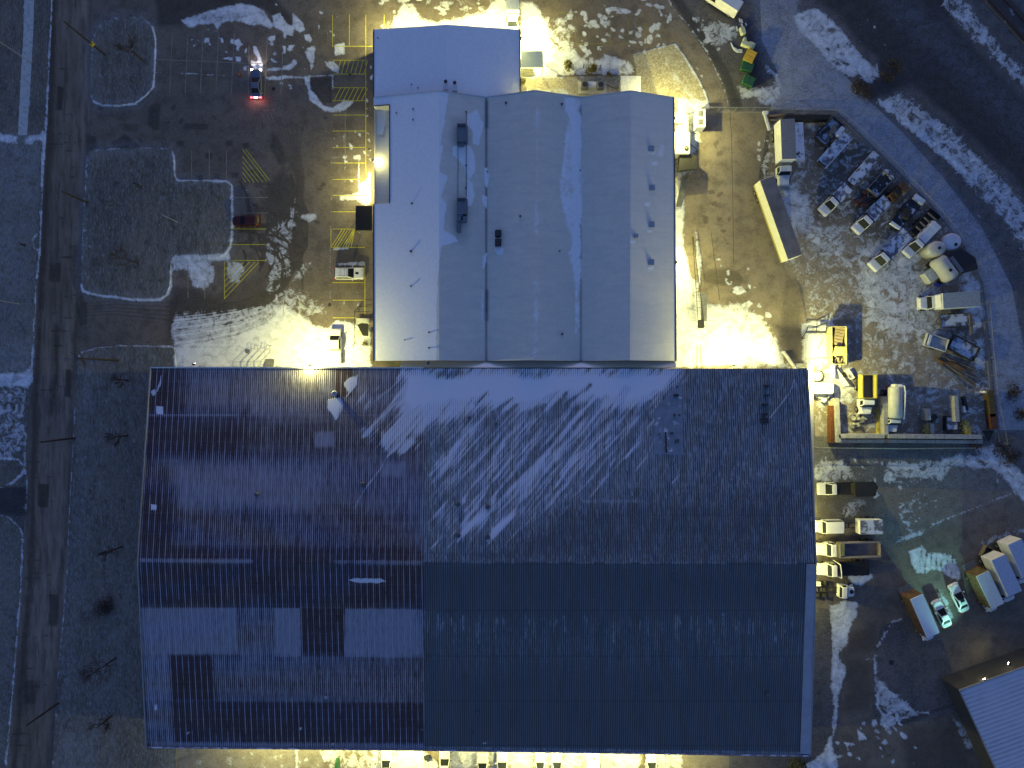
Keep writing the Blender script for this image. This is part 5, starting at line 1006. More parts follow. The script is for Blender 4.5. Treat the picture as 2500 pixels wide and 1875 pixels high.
for k, (x, y, r) in enumerate(((2125, 1100, .0), (2380, 1075, 1.5), (2440, 1090, 1.8), (2465, 1120, 1.5), (2110, 235, 1.6), (2090, 215, 1.3), (2160, 190, 1.2), (2180, 165, 1.4), (2475, 960, 1.6), (2490, 1010, 1.4))):
    if r: bush(x, y, r, 1.2, ['', 'scraggly dark bush by the south-east fence corner', 'dark bush just outside the yard fence corner', 'dark bush beside the snow bank behind the bins', 'dark scrub at the gap between the two snow banks', 'low scrub west of the snow bank gap', 'scrub clump above the snow bank gap', 'scrub clump beside a snow tongue', 'dark scrub east of the track', 'lower dark scrub east of the track'][k], m_twig, int(200 * r), .12, 'scrub along the dirt track', seed=20 + k)
# ================================================================ vehicles
m_glass = M('tinted_glass', (0.008, 0.011, 0.016), .5, var=0, spec=.12); m_tyre = M('tyre_rubber', (0.018, 0.018, 0.02), .9, var=.1); m_rim = M('wheel_rim', (0.35, 0.35, 0.36), .4, .7)
m_white = M('white_paint', (0.66, 0.66, 0.66), .35, var=.08, scale=1.2); m_whites = M('frosted_white_paint', (0.62, 0.63, 0.66), .55, var=.12, scale=1.2, snow=.38); m_maroon = M('maroon_paint', (0.045, 0.007, 0.009), .4); m_navy = M('dark_blue_paint', (0.10, 0.12, 0.20), .3)
m_frame = M('truck_frame', (0.022, 0.022, 0.024), .7); m_yellowp = M('yellow_truck_paint', (0.46, 0.39, 0.09), .5, var=.15); m_orange = M('rusty_orange', (0.16, 0.075, 0.025), .7, var=.25); m_steel = M('dull_steel', (0.20, 0.20, 0.21), .6, .3, var=.2)
m_snowdk = M('snowy_deck', (0.13, 0.12, 0.13), .8, var=.2, snow=.53, scale=1.5); m_snowdk2 = M('deep_snow_deck', (0.16, 0.16, 0.20), .8, var=.25, snow=.5, scale=1.2); m_wood = M('old_timber', (0.22, 0.17, 0.12), .85, var=.25, scale=2); m_red = M('taillight', (0.4, 0.01, 0.01), .4); m_head = M('headlight_glass', (0.7, 0.7, 0.72), .15, var=0)
m_redon = M('lit_taillight', (0.8, 0.02, 0.02), .4, emit=(1, .04, .05), es=6); m_headon = M('lit_headlight', (1, 1, 1), .3, emit=(1, .96, .95), es=9)
def wheels(t, xs, y, r=.34, wd=.24, dual=()):
    for k, x in enumerate(xs):
        for s in (-1, 1):
            mb = MB(); ww = wd * (2 if k in dual else 1); mb.cyl((x, s * y - s * ww * .5 - ww * .5 * 0, r), (x, s * (y) + s * ww * .5, r), r, 14); w_ = mb.build('wheel', m_tyre, t)
            if r > 0: mb = MB(); mb.cyl((x, s * y + s * ww * .5, r), (x, s * y + s * (ww * .5 + .02), r), r * .6, 10); mb.build('rim', m_rim, w_)
def quad(t, name, pts, mat, th=.012):
    a, b, c, d = [Vector(p) for p in pts]; n = (b - a).cross(d - a).normalized() * th; mb = MB()
    mb.add([a - n, b - n, c - n, d - n, a + n, b + n, c + n, d + n], [(0, 3, 2, 1), (4, 5, 6, 7), (0, 1, 5, 4), (1, 2, 6, 5), (2, 3, 7, 6), (3, 0, 4, 7)]); return mb.build(name, mat, t)
def cabin(t, mb, xa, xb, za, zt, hw, hwt, rf, rb, r=.16, glass=True, sun=False):
    """greenhouse: xa rear base, xb front base; rf/rb rake of windscreen and rear window"""
    mb.loft([ring(rrect(xa, xb, hw, r), za), ring(rrect(xa + rb, xb - rf, hwt, r), zt - .05), ring(rrect(xa + rb + .08, xb - rf - .08, hwt - .08, r), zt)])
    if not glass: return
    g = .06
    quad(t, 'windshield', [(xb - .01, -hw + .12, za + .05), (xb - .01, hw - .12, za + .05), (xb - rf + .06, hwt - .10, zt - .06), (xb - rf + .06, -hwt + .10, zt - .06)], m_glass, .03)
    quad(t, 'rear_window', [(xa + .01, hw - .16, za + .08), (xa + .01, -hw + .16, za + .08), (xa + rb - .05, -hwt + .12, zt - .07), (xa + rb - .05, hwt - .12, zt - .07)], m_glass, .03)
    for s in (-1, 1): quad(t, 'side_window', [(xa + .25, s * (hw - .0), za + .07), (xb - .3, s * (hw - .0), za + .07), (xb - rf - .12, s * (hwt + .03), zt - .12), (xa + rb + .1, s * (hwt + .03), zt - .12)][::s], m_glass, .02)
def lights(t, xf, xr, hw, z, lit=False, zf=None):
    for s in (-1, 1):
        mb = MB(); mb.box((xf - .12, s * (hw - .22), (zf or z) + .02), (.3, .36, .16)); mb.build('headlight', m_headon if lit else m_head, t, .03)
        mb = MB(); mb.box((xr + .05, s * (hw - .18), z + .08), (.22, .34, .16)); mb.build('taillight', m_redon if lit else m_red, t, .03)
def mirrors(t, x, hw, z, mat):
    for s in (-1, 1): mb = MB(); mb.box((x, s * (hw + .12), z), (.14, .26, .18)); mb.build('mirror', mat, t, .03)
def place(name, label, cat, px, py, hv, d, group=None):
    p = W(px, py, hv); return thing(name, label, cat, (p.x, p.y, .02), heading(*d), group)
def sedan(px, py, d, label, mat, L=4.8, Wd=1.84, Ht=1.45, lit=False, kind='sedan', roofmat=None, group=None, sunroof=False, name='parked_car', dirt=None):
    t = place(name, label, 'car', px, py, Ht * .8, d, group); hw = Wd / 2; l = L / 2; hz = .92 if kind == 'sedan' else 1.05
    mb = MB(); mb.loft([ring(rrect(-l + .12, l - .12, hw - .1, .3), .22), ring(rrect(-l + .03, l - .02, hw - .01, .42), .42), ring(rrect(-l, l, hw, .46, hw1=hw - .05), .66), ring(rrect(-l + .06, l - .12, hw - .03, .46, hw1=hw - .1), hz - .12), ring(rrect(-l + .16, l - .32, hw - .12, .42, hw1=hw - .22), hz)])
    if kind == 'sedan': cabin(t, mb, -l * .70, l * .36, hz - .02, Ht, hw - .10, hw - .30, 1.0, .7)
    elif kind == 'suv': cabin(t, mb, -l * .94, l * .34, hz - .02, Ht, hw - .08, hw - .24, .85, .28)
    mb.build('body', mat, t, smooth=False)
    wheels(t, (-l * .60, l * .62), hw - .12); lights(t, l - .06, -l + .04, hw, .68, lit); mirrors(t, l * .26, hw, hz + .02, mat)
    if sunroof: quad(t, 'sunroof', [(-.55, -.36, Ht + .005), (.0, -.36, Ht + .005), (.0, .36, Ht + .005), (-.55, .36, Ht + .005)], m_glass, .012)
    return t
def pickup(px, py, d, label, mat, L=5.7, Wd=1.98, Ht=1.85, bed='open', group=None, bedmat=None, bedL=None, cab='regular', hv=None, bedW=None, name='pickup_truck'):
    t = place(name, label, 'pickup truck', px, py, hv or Ht * .7, d, group); hw = Wd / 2; l = L / 2; ca = {'regular': 1.55, 'crew': 2.3}[cab]; hood = 1.35; xb = l - hood; xa = xb - ca; mb = MB()
    mb.loft([ring(rrect(xa - .1, l - .1, hw - .06, .25), .35), ring(rrect(xa - .1, l, hw, .3, hw1=hw - .03), .65), ring(rrect(xa - .1, l - .04, hw - .02, .3, hw1=hw - .06), .98), ring(rrect(xa - .05, l - .22, hw - .10, .3, hw1=hw - .16), 1.12)]); cabin(t, mb, xa, xb + .12, 1.1, Ht, hw - .07, hw - .2, .8, .14)
    mb.build('body', mat, t)
    bm_ = bedmat or mat; bl = xa - .12 - (-l); bc = -l + bl / 2; bw = (bedW or Wd) / 2
    if bed == 'open':
        mb = MB(); mb.box((bc, 0, .66), (bl, Wd - .02, .5)); 
        for s in (-1, 1): mb.box((bc, s * (hw - .07), 1.02), (bl, .13, .4))
        mb.box((-l + .05, 0, 1.0), (.1, Wd - .26, .36)); mb.box((xa - .17, 0, 1.0), (.1, Wd - .26, .36)); mb.build('cargo_bed', bm_, t, .02)
    elif bed == 'cover':
        mb = MB(); mb.box((bc, 0, .80), (bl, Wd - .02, .78)); mb.build('cargo_bed', bm_, t, .05); mb = MB(); mb.box((bc, 0, 1.21), (bl - .1, Wd - .18, .05)); mb.build('bed_cover', mat, t, .02)
    elif bed == 'cap':
        mb = MB(); mb.box((bc, 0, .80), (bl, Wd - .02, .78)); mb.build('cargo_bed', bm_, t, .05); mb = MB(); mb.loft([ring(rrect(-l + .02, xa - .12, hw - .06, .12), 1.2), ring(rrect(-l + .12, xa - .14, hw - .2, .12), 1.85)]); mb.build('bed_cap', mat, t)
    elif bed == 'flat':
        mb = MB(); mb.box((bc, 0, .55), (bl, .9, .25)); mb.build('chassis', m_frame, t); mb = MB(); mb.box((bc, 0, .98), (bl, 2 * bw, .12))
        mb.build('flatbed', bm_, t, .02); mb = MB(); mb.box((xa - .18, 0, 1.3), (.08, 2 * bw, .7)); mb.build('headboard', m_frame, t)
    wheels(t, (-l * .52, l - .95), hw - .10, .38, .26); lights(t, l - .04, -l + .02, hw, .82); mirrors(t, xb - .1, hw, 1.2, m_frame); return t
def truck(px, py, d, label, L, Wd=2.3, cabL=1.5, hoodL=1.3, cabH=2.4, hoodH=1.5, rear='box', rearH=3.4, cabmat=None, rearmat=None, gap=.25, cat='truck', name='truck', hv=2.0, group=None, cw=None, axle=2, load=None, fairing=False):
    t = place(name, label, cat, px, py, hv, d, group); l = L / 2; cm = cabmat or m_white; rm = rearmat or m_white; cw = (cw or Wd * .92) / 2; xb = l - hoodL; xa = xb - cabL
    mb = MB(); [mb.box((-.2, s * .42, .72), (L - .8, .12, .26)) for s in (-1, 1)]; [mb.box((-l + .6 + k * (L - 2.2) / 4, 0, .72), (.12, .9, .2)) for k in range(5)]; mb.build('chassis', m_frame, t)
    mb = MB()
    if hoodL > .5: mb.loft([ring(rrect(xb - .1, l - .05, cw * .96, .2, hw1=cw * .86), .5), ring(rrect(xb - .1, l, cw * .94, .25, hw1=cw * .82), hoodH * .75), ring(rrect(xb - .1, l - .12, cw * .80, .25, hw1=cw * .66), hoodH)])
    mb.build('hood', cm, t) if hoodL > .5 else None
    mb = MB(); mb.loft([ring(rrect(xa, xb, cw, .12), .6), ring(rrect(xa, xb + .03, cw, .14), hoodH * .95)]); cabin(t, mb, xa, xb + .02, hoodH * .93, cabH, cw - .02, cw - .14, .42, .05, .12); mb.build('cab', cm, t); mirrors(t, xb - .1, cw, hoodH + .35, m_frame); lights(t, l, -l + .1, cw, .85)
    ra = -l; rb = xa - gap; rl = rb - ra; rc = (ra + rb) / 2; hw = Wd / 2
    if rear == 'box':
        mb = MB(); mb.box((rc, 0, (rearH + .95) / 2), (rl, Wd, rearH - .95)); mb.build('cargo_box', rm, t, .05)
        mb = MB(); mb.box((rc, 0, rearH + .012), (rl - .06, Wd - .06, .02)); mb.build('box_roof', load or m_whites, t)
        if fairing: mb = MB(); mb.loft([ring(rrect(rb, rb + .55, hw - .1, .15), cabH - .1), ring(rrect(rb, rb + .2, hw - .2, .1), rearH - .15)]); mb.build('fairing', cm, t)
    elif rear == 'dump':
        mb = MB(); mb.box((rc, 0, 1.12), (rl, Wd - .1, .14)); z1 = rearH
        for s in (-1, 1): mb.box((rc, s * (hw - .06), (z1 + 1.2) / 2), (rl, .12, z1 - 1.2)); mb.box((rc, s * (hw - .02), z1 + .04), (rl, .22, .09))
        mb.box((ra + .06, 0, (z1 + 1.2) / 2), (.1, Wd - .2, z1 - 1.2)); mb.box((rb - .05, 0, (z1 + 1.2) / 2 + .15), (.1, Wd - .2, z1 - 1.0)); mb.build('dump_bed', rm, t, .02)
        mb = MB(); mb.box((rc, 0, 1.24), (rl - .24, Wd - .3, .10)); mb.build('bed_floor', load or m_steel, t)
    elif rear == 'flat':
        mb = MB(); mb.box((rc, 0, 1.15), (rl, Wd, .14)); mb.build('flatbed', rm, t, .02); mb = MB(); mb.box((rb - .05, 0, 1.6), (.08, Wd, .9)); mb.build('headboard', m_steel, t)
    elif rear == 'tank':
        mb = MB(); n = 16; rr = hw; mb.loft([[(x, rr * k_ * math.cos(a), 1.15 + (rearH - 1.15) / 2 + (rearH - 1.15) / 2 * k_ * math.sin(a)) for a in [2 * math.pi * q / n for q in range(n)]] for x, k_ in ((ra + .02, .75), (ra + .25, 1), (rb - .25, 1), (rb - .02, .75))]); mb.build('tank', rm, t, smooth=True)
    wheels(t, ([-l + 1.1] if axle == 1 else [-l + 1.0, -l + 2.15]) + [l - max(.75, hoodL * .6)], hw - .16, .5, .28, dual=(0,) if axle == 1 else (0, 1)); return t
def stepvan(px, py, d, label, L=7.2, Wd=2.35, Ht=3.2, mat=None, side=None, snow=None, rear=False):
    t = place('step_van', label, 'box truck', px, py, Ht, d, 'box trucks in the south-east corner'); l = L / 2; hw = Wd / 2
    mb = MB(); mb.loft([ring(rrect(-l, l, hw, .12), .65), ring(rrect(-l, l, hw, .15), Ht - .15), ring(rrect(-l + .04, l - .03, hw - .04, .15), Ht - .02)]); mb.build('body', side or m_white, t)
    mb = MB(); mb.loft([ring(rrect(-l + .02, l - .02, hw - .02, .15), Ht - .02), ring(rrect(-l + .05, l - .05, hw - .06, .15), Ht + .04)]); mb.build('roof', mat or m_white, t)
    mb = MB(); mb.loft([ring(rrect(l - .1, l + 1.5, hw - .30, .3, hw1=hw - .42), .5), ring(rrect(l - .1, l + 1.46, hw - .32, .3, hw1=hw - .45), 1.4), ring(rrect(l - .1, l + 1.1, hw - .38, .3, hw1=hw - .55), 1.75)]); mb.build('hood', mat or m_white, t)
    quad(t, 'windshield', [(l + .01, -hw + .25, 1.65), (l + .01, hw - .25, 1.65), (l + .01, hw - .25, 2.6), (l + .01, -hw + .25, 2.6)], m_glass, .02)
    wheels(t, (-l + 1.3, l - .2), hw - .2, .42, .26, dual=(0,)); lights(t, l + 1.5, -l, hw - .2, .8); mirrors(t, l - .05, hw, 2.0, m_frame)
    if rear: mb = MB(); mb.box((-l - .55, 0, .62), (1.1, Wd - .1, .1)); mb.build('rear_step', m_steel, t); 
    return t
def trailer(px, py, d, label, L, Wd=2.2, deckz=.75, sides=0.0, deck=None, frame=None, tongue=1.2, hv=None, name='trailer', cat='trailer', goose=False, load=None, group='trailers in the storage yard'):
    t = place(name, label, cat, px, py, hv or deckz, d, group); l = L / 2; hw = Wd / 2; fm = frame or m_frame
    mb = MB(); mb.box((0, 0, deckz - .12), (L, Wd - .3, .14)); [mb.box((0, s * (hw - .05), deckz - .08), (L, .1, .18)) for s in (-1, 1)]; mb.cyl((l, hw * .6, deckz - .12), (l + tongue, 0, deckz - .15), .05, 6); mb.cyl((l, -hw * .6, deckz - .12), (l + tongue, 0, deckz - .15), .05, 6); mb.build('frame', fm, t)
    mb = MB(); mb.box((0, 0, deckz - .02), (L - .05, Wd - .18, .07)); mb.build('deck', deck or m_snowdk, t)
    if sides > 0:
        for s in (-1, 1): mb = MB(); mb.box((0, s * (hw - .04), deckz + sides / 2 + .02), (L, .07, sides)); mb.build('side_panel', fm, t)
        for s in (-1, 1): mb = MB(); mb.box((s * (l - .04), 0, deckz + sides / 2 + .02), (.07, Wd - .16, sides)); mb.build('end_panel', fm, t)
    wheels(t, (-.45, .45) if L > 4 else (0,), hw + .02, .34, .2)
    if load:
        for nm, c, dm, rz, mt in load: mb = MB(); mb.box(c, dm, rz=rz); mb.build(nm, mt, t, .04)
    return t
# ---------------------------------------------------------------- car parks
c = sedan(623, 201, (0, -1), 'dark blue sedan with headlights and red taillights lit in the north car park', m_navy, 4.9, 1.85, 1.42, lit=True)
for s in (-1, 1):
    ld = bpy.data.lights.new('headlight_beam', 'SPOT'); ld.energy = 80; ld.color = (1, .86, .78); ld.spot_size = R(75); ld.spot_blend = .7; ld.shadow_soft_size = .06
    lo = bpy.data.objects.new('headlight_beam', ld); COL.objects.link(lo); lo.parent = c; lo.location = (2.50, s * .62, .75); lo.rotation_euler = (0, R(-78), 0)
    ld = bpy.data.lights.new('taillight_glow', 'POINT'); ld.energy = 7; ld.color = (1, .08, .06); ld.shadow_soft_size = .08; lo = bpy.data.objects.new('taillight_glow', ld); COL.objects.link(lo); lo.parent = c; lo.location = (-2.62, s * .6, .8)
mb = MB(); mb.box((-2.42, 0, .86), (.12, .55, .14)); mb.build('plate_light', m_headon, c)
sedan(598, 538, (-1, .03), 'maroon car parked beside the stepped grass island', m_maroon, 4.5, 1.85, 1.45, kind='suv')
pol = sedan(850, 666, (1, 0), 'white patrol car with a black shield badge on its hood', m_white, 5.0, 2.02, 1.75, kind='suv')
mb = MB(); mb.prism([(1.68, 0), (1.58, .2), (1.35, .22), (1.15, .12), (1.02, 0), (1.15, -.12), (1.35, -.22), (1.58, -.2)], 1.052, 1.062); mb.build('shield_badge', m_glass, pol)
mb = MB(); [mb.cyl((-1.6, s * .62, 1.79), (.2, s * .62, 1.79), .03, 6) for s in (-1, 1)]; [mb.cyl((x, -.62, 1.79), (x, .62, 1.79), .02, 6) for x in (-1.2, -.5, -.1)]; mb.build('roof_rack', m_steel, pol)
pickup(817, 844, (0, -1), 'white pickup with a covered bed parked under the brightest lamp', m_white, 5.8, 1.95, 1.85, bed='cover', cab='crew')
# thin lamp standard, drain and small fixtures in the drive
t = thing('traffic_cone', 'small orange cone left of the lit sedan', 'traffic cone', W(586, 184)); mb = MB(); mb.cyl((0, 0, .03), (0, 0, .7), .17, 12, .03); mb.build('cone', M('cone_orange', (0.75, 0.12, 0.02), .6), t); mb = MB(); mb.box((0, 0, .02), (.42, .42, .04)); mb.build('base', m_black, t)
def disc(px, py, r, label, mat, name='manhole_cover', cat='manhole', z=.02, n=20):
    p = W(px, py); mb = MB(); mb.cyl((0, 0, 0), (0, 0, .012), r, n); mb.cyl((0, 0, .012), (0, 0, .016), r * .8, n); o = mb.build(name, mat); o.location = (p.x, p.y, z); tag(o, label, cat); return o
disc(604, 857, .42, 'oval grey manhole in the snow by the handrails', m_steel); disc(668, 217, .32, 'dark manhole beside the lit sedan', m_frame); disc(805, 744, .3, 'dark drain cover at the edge of the bays', m_frame)
disc(2176, 1617, .45, 'dark round drain inside the kerbed lawn loop', m_frame); disc(1668, 222, .35, 'round dark cover in the gravel bed', m_frame); disc(855, 182, .2, 'small dark cover by the hatched bay', m_frame)
def rails(px, py, label, n=4):
    t = thing('handrail', label, 'handrail', W(px, py), 0, 'stair handrails on the warehouse north side'); mb = MB(); o = Vector((0, 0, 0))
    mb.tube([(-1.9, -2.8, .95), (-1.9, -1.2, .95), (.2, .9, .95), (.3, 1.6, .95), (.8, 1.5, .95)], .035, 6); mb.tube([(-.8, -2.8, .95), (-.8, -1.2, .95), (.8, .4, .95), (.8, 1.5, .95)], .035, 6); mb.build('rail', m_steel, t)
    for x, y in ((-1.9, -2.8), (-1.9, -1.2), (.2, .9), (.8, 1.5), (-.8, -2.8), (-.8, -1.2)): m = MB(); m.cyl((x, y, 0), (x, y, .95), .03, 6); m.build('post', m_steel, t)
    return t
rails(622, 866, 'left pair of handrails beside the snowy steps'); 
t = rails(652, 866, 'right pair of handrails over concrete treads'); mb = MB(); [mb.box((.5, -2.6 + k * .42, .6 - k * .14), (1.5, .4, .12)) for k in range(5)]; mb.build('treads', m_steel, t)
# stair landing with canopy frame on the hall west wall
t = thing('stair_landing', 'dark steel stair landing frame against the hall west wall', 'stair', W(888, 800)); mb = MB()
mb.tube([(-1.35, -2.6, .9), (-1.35, 2.6, 1.0), (1.2, 2.6, 1.0)], .05, 6); mb.tube([(-.8, 2.6, .1), (-.8, 3.4, 1.0), (1.2, 3.4, 1.0)], .05, 6); mb.tube([(-1.35, 2.6, 1.0), (-.8, 3.4, 1.0)], .05, 6); mb.tube([(-1.35, -2.6, .9), (-1.9, -3.2, .1)], .05, 6); mb.build('railing', m_frame, t)
mb = MB(); mb.box((0, 1.0, .75), (2.2, 1.0, .1)); mb.box((0, -.9, .7), (2.2, .8, .1)); mb.build('platform', M('landing', (0.5, 0.5, 0.45), .7), t)
for q in ((-1.35, -2.6), (-1.35, 0), (-1.35, 2.6), (-.8, 3.4)): m = MB(); m.cyl((q[0], q[1], 0), (q[0], q[1], 1), .04, 6); m.build('post', m_frame, t)
mb = MB(); mb.loft([ring([(.3, -1.5), (1.2, -1.6), (1.2, .5), (.1, .6), (-.6, .3)], 2.0), ring([(.3, -1.5), (1.2, -1.6), (1.2, .5), (.1, .6), (-.6, .3)], 2.1)]); mb.build('awning', m_black, t)
# white van north of the annex, van at the top edge
truck(1251, 26, (0, 1), 'white box truck nosed against the annex north wall', 7.6, 2.2, 1.7, 1.3, 2.3, 1.4, 'box', 2.9, gap=.15, name='box_truck', cat='box truck', hv=1.6, load=M('blue_grey_roof', (0.42, 0.46, 0.52), .6), axle=1)
t = place('white_van', 'white van parked at the top edge beside the dirt track', 'van', 1772, -8, 2.6, (-.84, -.54)); mb = MB(); mb.loft([ring(rrect(-3.0, 2.6, .98, .12), .4), ring(rrect(-3.0, 2.6, 1.02, .14), 1.2), ring(rrect(-2.98, 1.9, .98, .14), 2.3), ring(rrect(-2.92, 1.7, .90, .14), 2.6)]); mb.build('body', m_white, t); mb = MB(); mb.loft([ring(rrect(1.6, 3.4, .96, .3), .4), ring(rrect(1.6, 3.4, .94, .3), .95), ring(rrect(1.6, 2.9, .86, .3), 1.25)]); mb.build('hood', m_white, t)
quad(t, 'side_window', [(1.2, -1.03, 1.35), (2.1, -1.03, 1.35), (1.7, -.98, 2.1), (1.2, -.98, 2.1)], m_glass, .02); quad(t, 'side_window', [(2.1, 1.03, 1.35), (1.0, 1.03, 1.35), (1.2, .98, 2.1), (1.7, .98, 2.1)], m_glass, .02); wheels(t, (-2.0, 2.2), .85, .36)
# condenser pad
t = thing('condenser_pad', 'concrete pad with two fan condensers north of the hall', 'condenser', W(1446, 215)); mb = MB(); mb.box((0, 0, .08), (4.8, 2.0, .16)); mb.build('pad', M('pad_concrete', (0.50, 0.48, 0.42), .8), t)
for x in (-1.4, 1.3):
    mb = MB(); mb.box((x, .1, .65), (1.1, 1.2, 1.0)); cs = mb.build('casing', m_steel, t, .04); m = MB(); m.cyl((x, .1, 1.15), (x, .1, 1.2), .42, 18); m.build('fan', m_frame, cs)
mb = MB(); mb.box((-.1, .3, .5), (1.3, .9, .7)); mb.build('cabinet', m_unitw, t, .03)
# low path rails and bollards near the entrance
for k, (a, b, lb) in enumerate((((1358, 186), (1512, 186), 'dark border rail along the gravel strip'), ((1475, 205), (1506, 219), 'short diagonal rail between condensers and entrance'), ((1507, 218), (1516, 192), 'short rail beside the white entrance roof'))):
    A, B = W(*a), W(*b); d_ = B - A; mb = MB(); mb.box((0, 0, .12), (d_.length, .08, .2)); o = mb.build('border_rail', m_wood); o.location = (A + B) / 2; o.rotation_euler = (0, 0, math.atan2(d_.y, d_.x)); tag(o, lb, 'rail')
for k, (x, y) in enumerate(((1424, 165), (1465, 166), (1542, 130))):
    t = thing('path_light', ['thin bollard between the two olive shrubs', 'thin bollard right of the larger olive shrub', 'short post at the corner of the gravel bed'][k], 'bollard', W(x, y), 0, 'bollards by the entrance'); mb = MB(); mb.cyl((0, 0, 0), (0, 0, 1.0), .06, 8); mb.build('post', m_frame, t); mb = MB(); mb.cyl((0, 0, 1.0), (0, 0, 1.08), .09, 8); mb.build('cap', m_frame, t)
# dumpsters and bagged things beside the track
def dumpster(px, py, d, L_, W_, h, label, mat, lid):
    t = place('dumpster', label, 'dumpster', px, py, h, d, 'dumpsters beside the dirt track'); mb = MB(); mb.loft([ring([(-L_ / 2, -W_ / 2 + .15), (L_ / 2, -W_ / 2 + .15), (L_ / 2, W_ / 2 - .1), (-L_ / 2, W_ / 2 - .1)], .1), ring([(-L_ / 2, -W_ / 2), (L_ / 2, -W_ / 2), (L_ / 2, W_ / 2), (-L_ / 2, W_ / 2)], h - .12)]); mb.build('bin', mat, t, .03)
    for s in (-1, 1): mb = MB(); mb.box((s * L_ / 4, 0, h - .06), (L_ / 2 - .06, W_ + .04, .07)); mb.build('lid', lid, t, .02)
    for s in (-1, 1): mb = MB(); mb.box((0, s * (W_ / 2 + .05), h * .6), (L_ * .7, .1, .12)); mb.build('lift_sleeve', m_frame, t)
m_green = M('green_steel', (0.02, 0.09, 0.035), .6, var=.15); dumpster(1831, 136, (.45, -.9), 2.1, 1.7, 1.5, 'yellow lidded dumpster beside the dirt track', m_green, M('yellow_lid', (0.72, 0.42, 0.03), .6))
dumpster(1826, 161, (1, .35), 1.9, 1.5, 1.3, 'green dumpster just below the yellow one', m_green, m_green); dumpster(1829, 196, (1, .45), 1.9, 1.5, 1.4, 'lowest green dumpster with a pale stripe', m_green, m_green)
m_pale = M('pale_plastic', (0.52, 0.55, 0.36), .7, var=.15)
for k, (x, y, sx, sy, a, lb) in enumerate(((1811, 78, .8, 1.3, .3, 'long pale bin on end beside the snow heap'), (1816, 100, .5, .7, 0, 'small pale sack above two pale crates'), (1817, 110, 1.2, .9, -.4, 'left pale crate above the yellow dumpster'), (1832, 114, 1.2, 1.0, -.4, 'right pale crate above the yellow dumpster'))):
    t = thing('pale_crate', lb, 'crate', W(x, y), a, 'pale crates by the dumpsters'); mb = MB(); mb.loft([ring(rrect(-sx / 2, sx / 2, sy / 2, .15), .02), ring(rrect(-sx / 2, sx / 2, sy / 2, .18), .6), ring(rrect(-sx / 2 + .08, sx / 2 - .08, sy / 2 - .08, .15), .75)]); mb.build('body', m_pale, t)
for k, (x, y, dx, dy) in enumerate(((1787, 68, 10, -3), (1799, 70, 3, 10), (1806, 50, 2, 8), (1811, 52, 2, 8), (1812, 64, 4, 10), (1821, 60, 2, 6))):
    A = W(x, y); mb = MB(); d_ = Vector((dx, -dy, 0)).normalized(); mb.box((0, 0, .06), (math.hypot(dx, dy) / S * 1.15, .22, .1)); o = mb.build('snowy_plank', m_whites if k else m_white); o.location = A; o.rotation_euler = (0, 0, math.atan2(d_.y, d_.x)); tag(o, ['snowy plank pointing at the snow heap', 'upright snowy plank next to the first', 'left of two parallel snowy planks behind the van', 'right of two parallel snowy planks behind the van', 'long snowy plank above the pale bin', 'thin plank nearest the frosted track'][k], 'plank', 'snowy planks behind the white van')
t = thing('chute_pile', 'curled pale plastic pipes beside the crates', 'pipe pile', W(1797, 118)); 
for k in range(3): mb = MB(); mb.tube([(-.9 + k * .1, .9 - k * .3, .1), (-.5 + k * .1, .1 - k * .22, .12), (.2, -.3 - k * .2, .12), (1.0, -.3 - k * .2, .1)], .1, 8); mb.build('pipe', m_whites, t)
# ---------------------------------------------------------------- equipment against the hall's east wall
t = thing('electrical_cabinet', 'tall white electrical cabinet casting a long dark shadow, hall east wall', 'cabinet', W(1703, 300)); mb = MB(); mb.box((0, 0, 1.1), (1.5, 3.0, 2.2)); mb.build('casing', m_white, t, .05)
for y in (.7, -.7): mb = MB(); mb.box((-.1, y, 2.22), (.75, .9, .06)); mb.build('vent_grille', m_steel, t)
t = thing('dust_collector', 'white flat topped enclosure with a round black vent, hall east wall', 'enclosure', W(1667, 354, 2.6)); t.location.z = 0; mb = MB(); mb.box((0, .4, 1.25), (2.5, 3.6, 2.5)); mb.build('casing', m_white, t, .15); mb = MB(); mb.cyl((.6, -.5, 2.5), (.6, -.5, 2.62), .38, 20); mb.build('vent', m_frame, t); mb = MB(); mb.cyl((.6, -.5, 2.62), (.6, -.5, 2.7), .18, 12); mb.build('vent_cap', m_steel, t)
mb = MB(); mb.box((.55, 3.6, 1.9), (.8, 3.0, .8)); mb.box((-.5, 4.2, 1.9), (1.6, .6, .6)); mb.build('duct', M('duct_zinc', (0.42, 0.43, 0.40), .5, .2), t, .03)
t = thing('hopper_trailer', 'dark hopper behind the white enclosure on the east wall', 'hopper', W(1668, 402)); mb = MB(); mb.loft([ring([(-1.2, -1.4), (1.5, -1.1), (1.7, .6), (-.8, 1.2)], .4), ring([(-1.3, -1.6), (1.8, -1.3), (1.9, .8), (-1, 1.5)], 2.0)]); mb.build('tub', m_frame, t); wheels(t, (0,), 1.2, .4, .2)
t = thing('rod_stack', 'bundle of pale pipes leaning south of the hopper', 'pipe stack', W(1658, 462)); 
for k in range(6): mb = MB(); mb.cyl((-.5 + k * .16, -3.0, .12), (.45 + k * .18, 1.7, .5), .07, 7); mb.build('pipe', m_steel, t)
for k, (a, b, lb) in enumerate((((1682, 349), (1699, 368), 'dark bar leaning beside the white enclosure'), ((1685, 322), (1698, 330), 'short bar north of the white enclosure'))):
    A, B = W(*a), W(*b); mb = MB(); mb.cyl((0, 0, .1), tuple((B - A) + Vector((0, 0, .6))), .06, 7); o = mb.build('steel_bar', m_frame); o.location = A; tag(o, lb, 'steel bar')
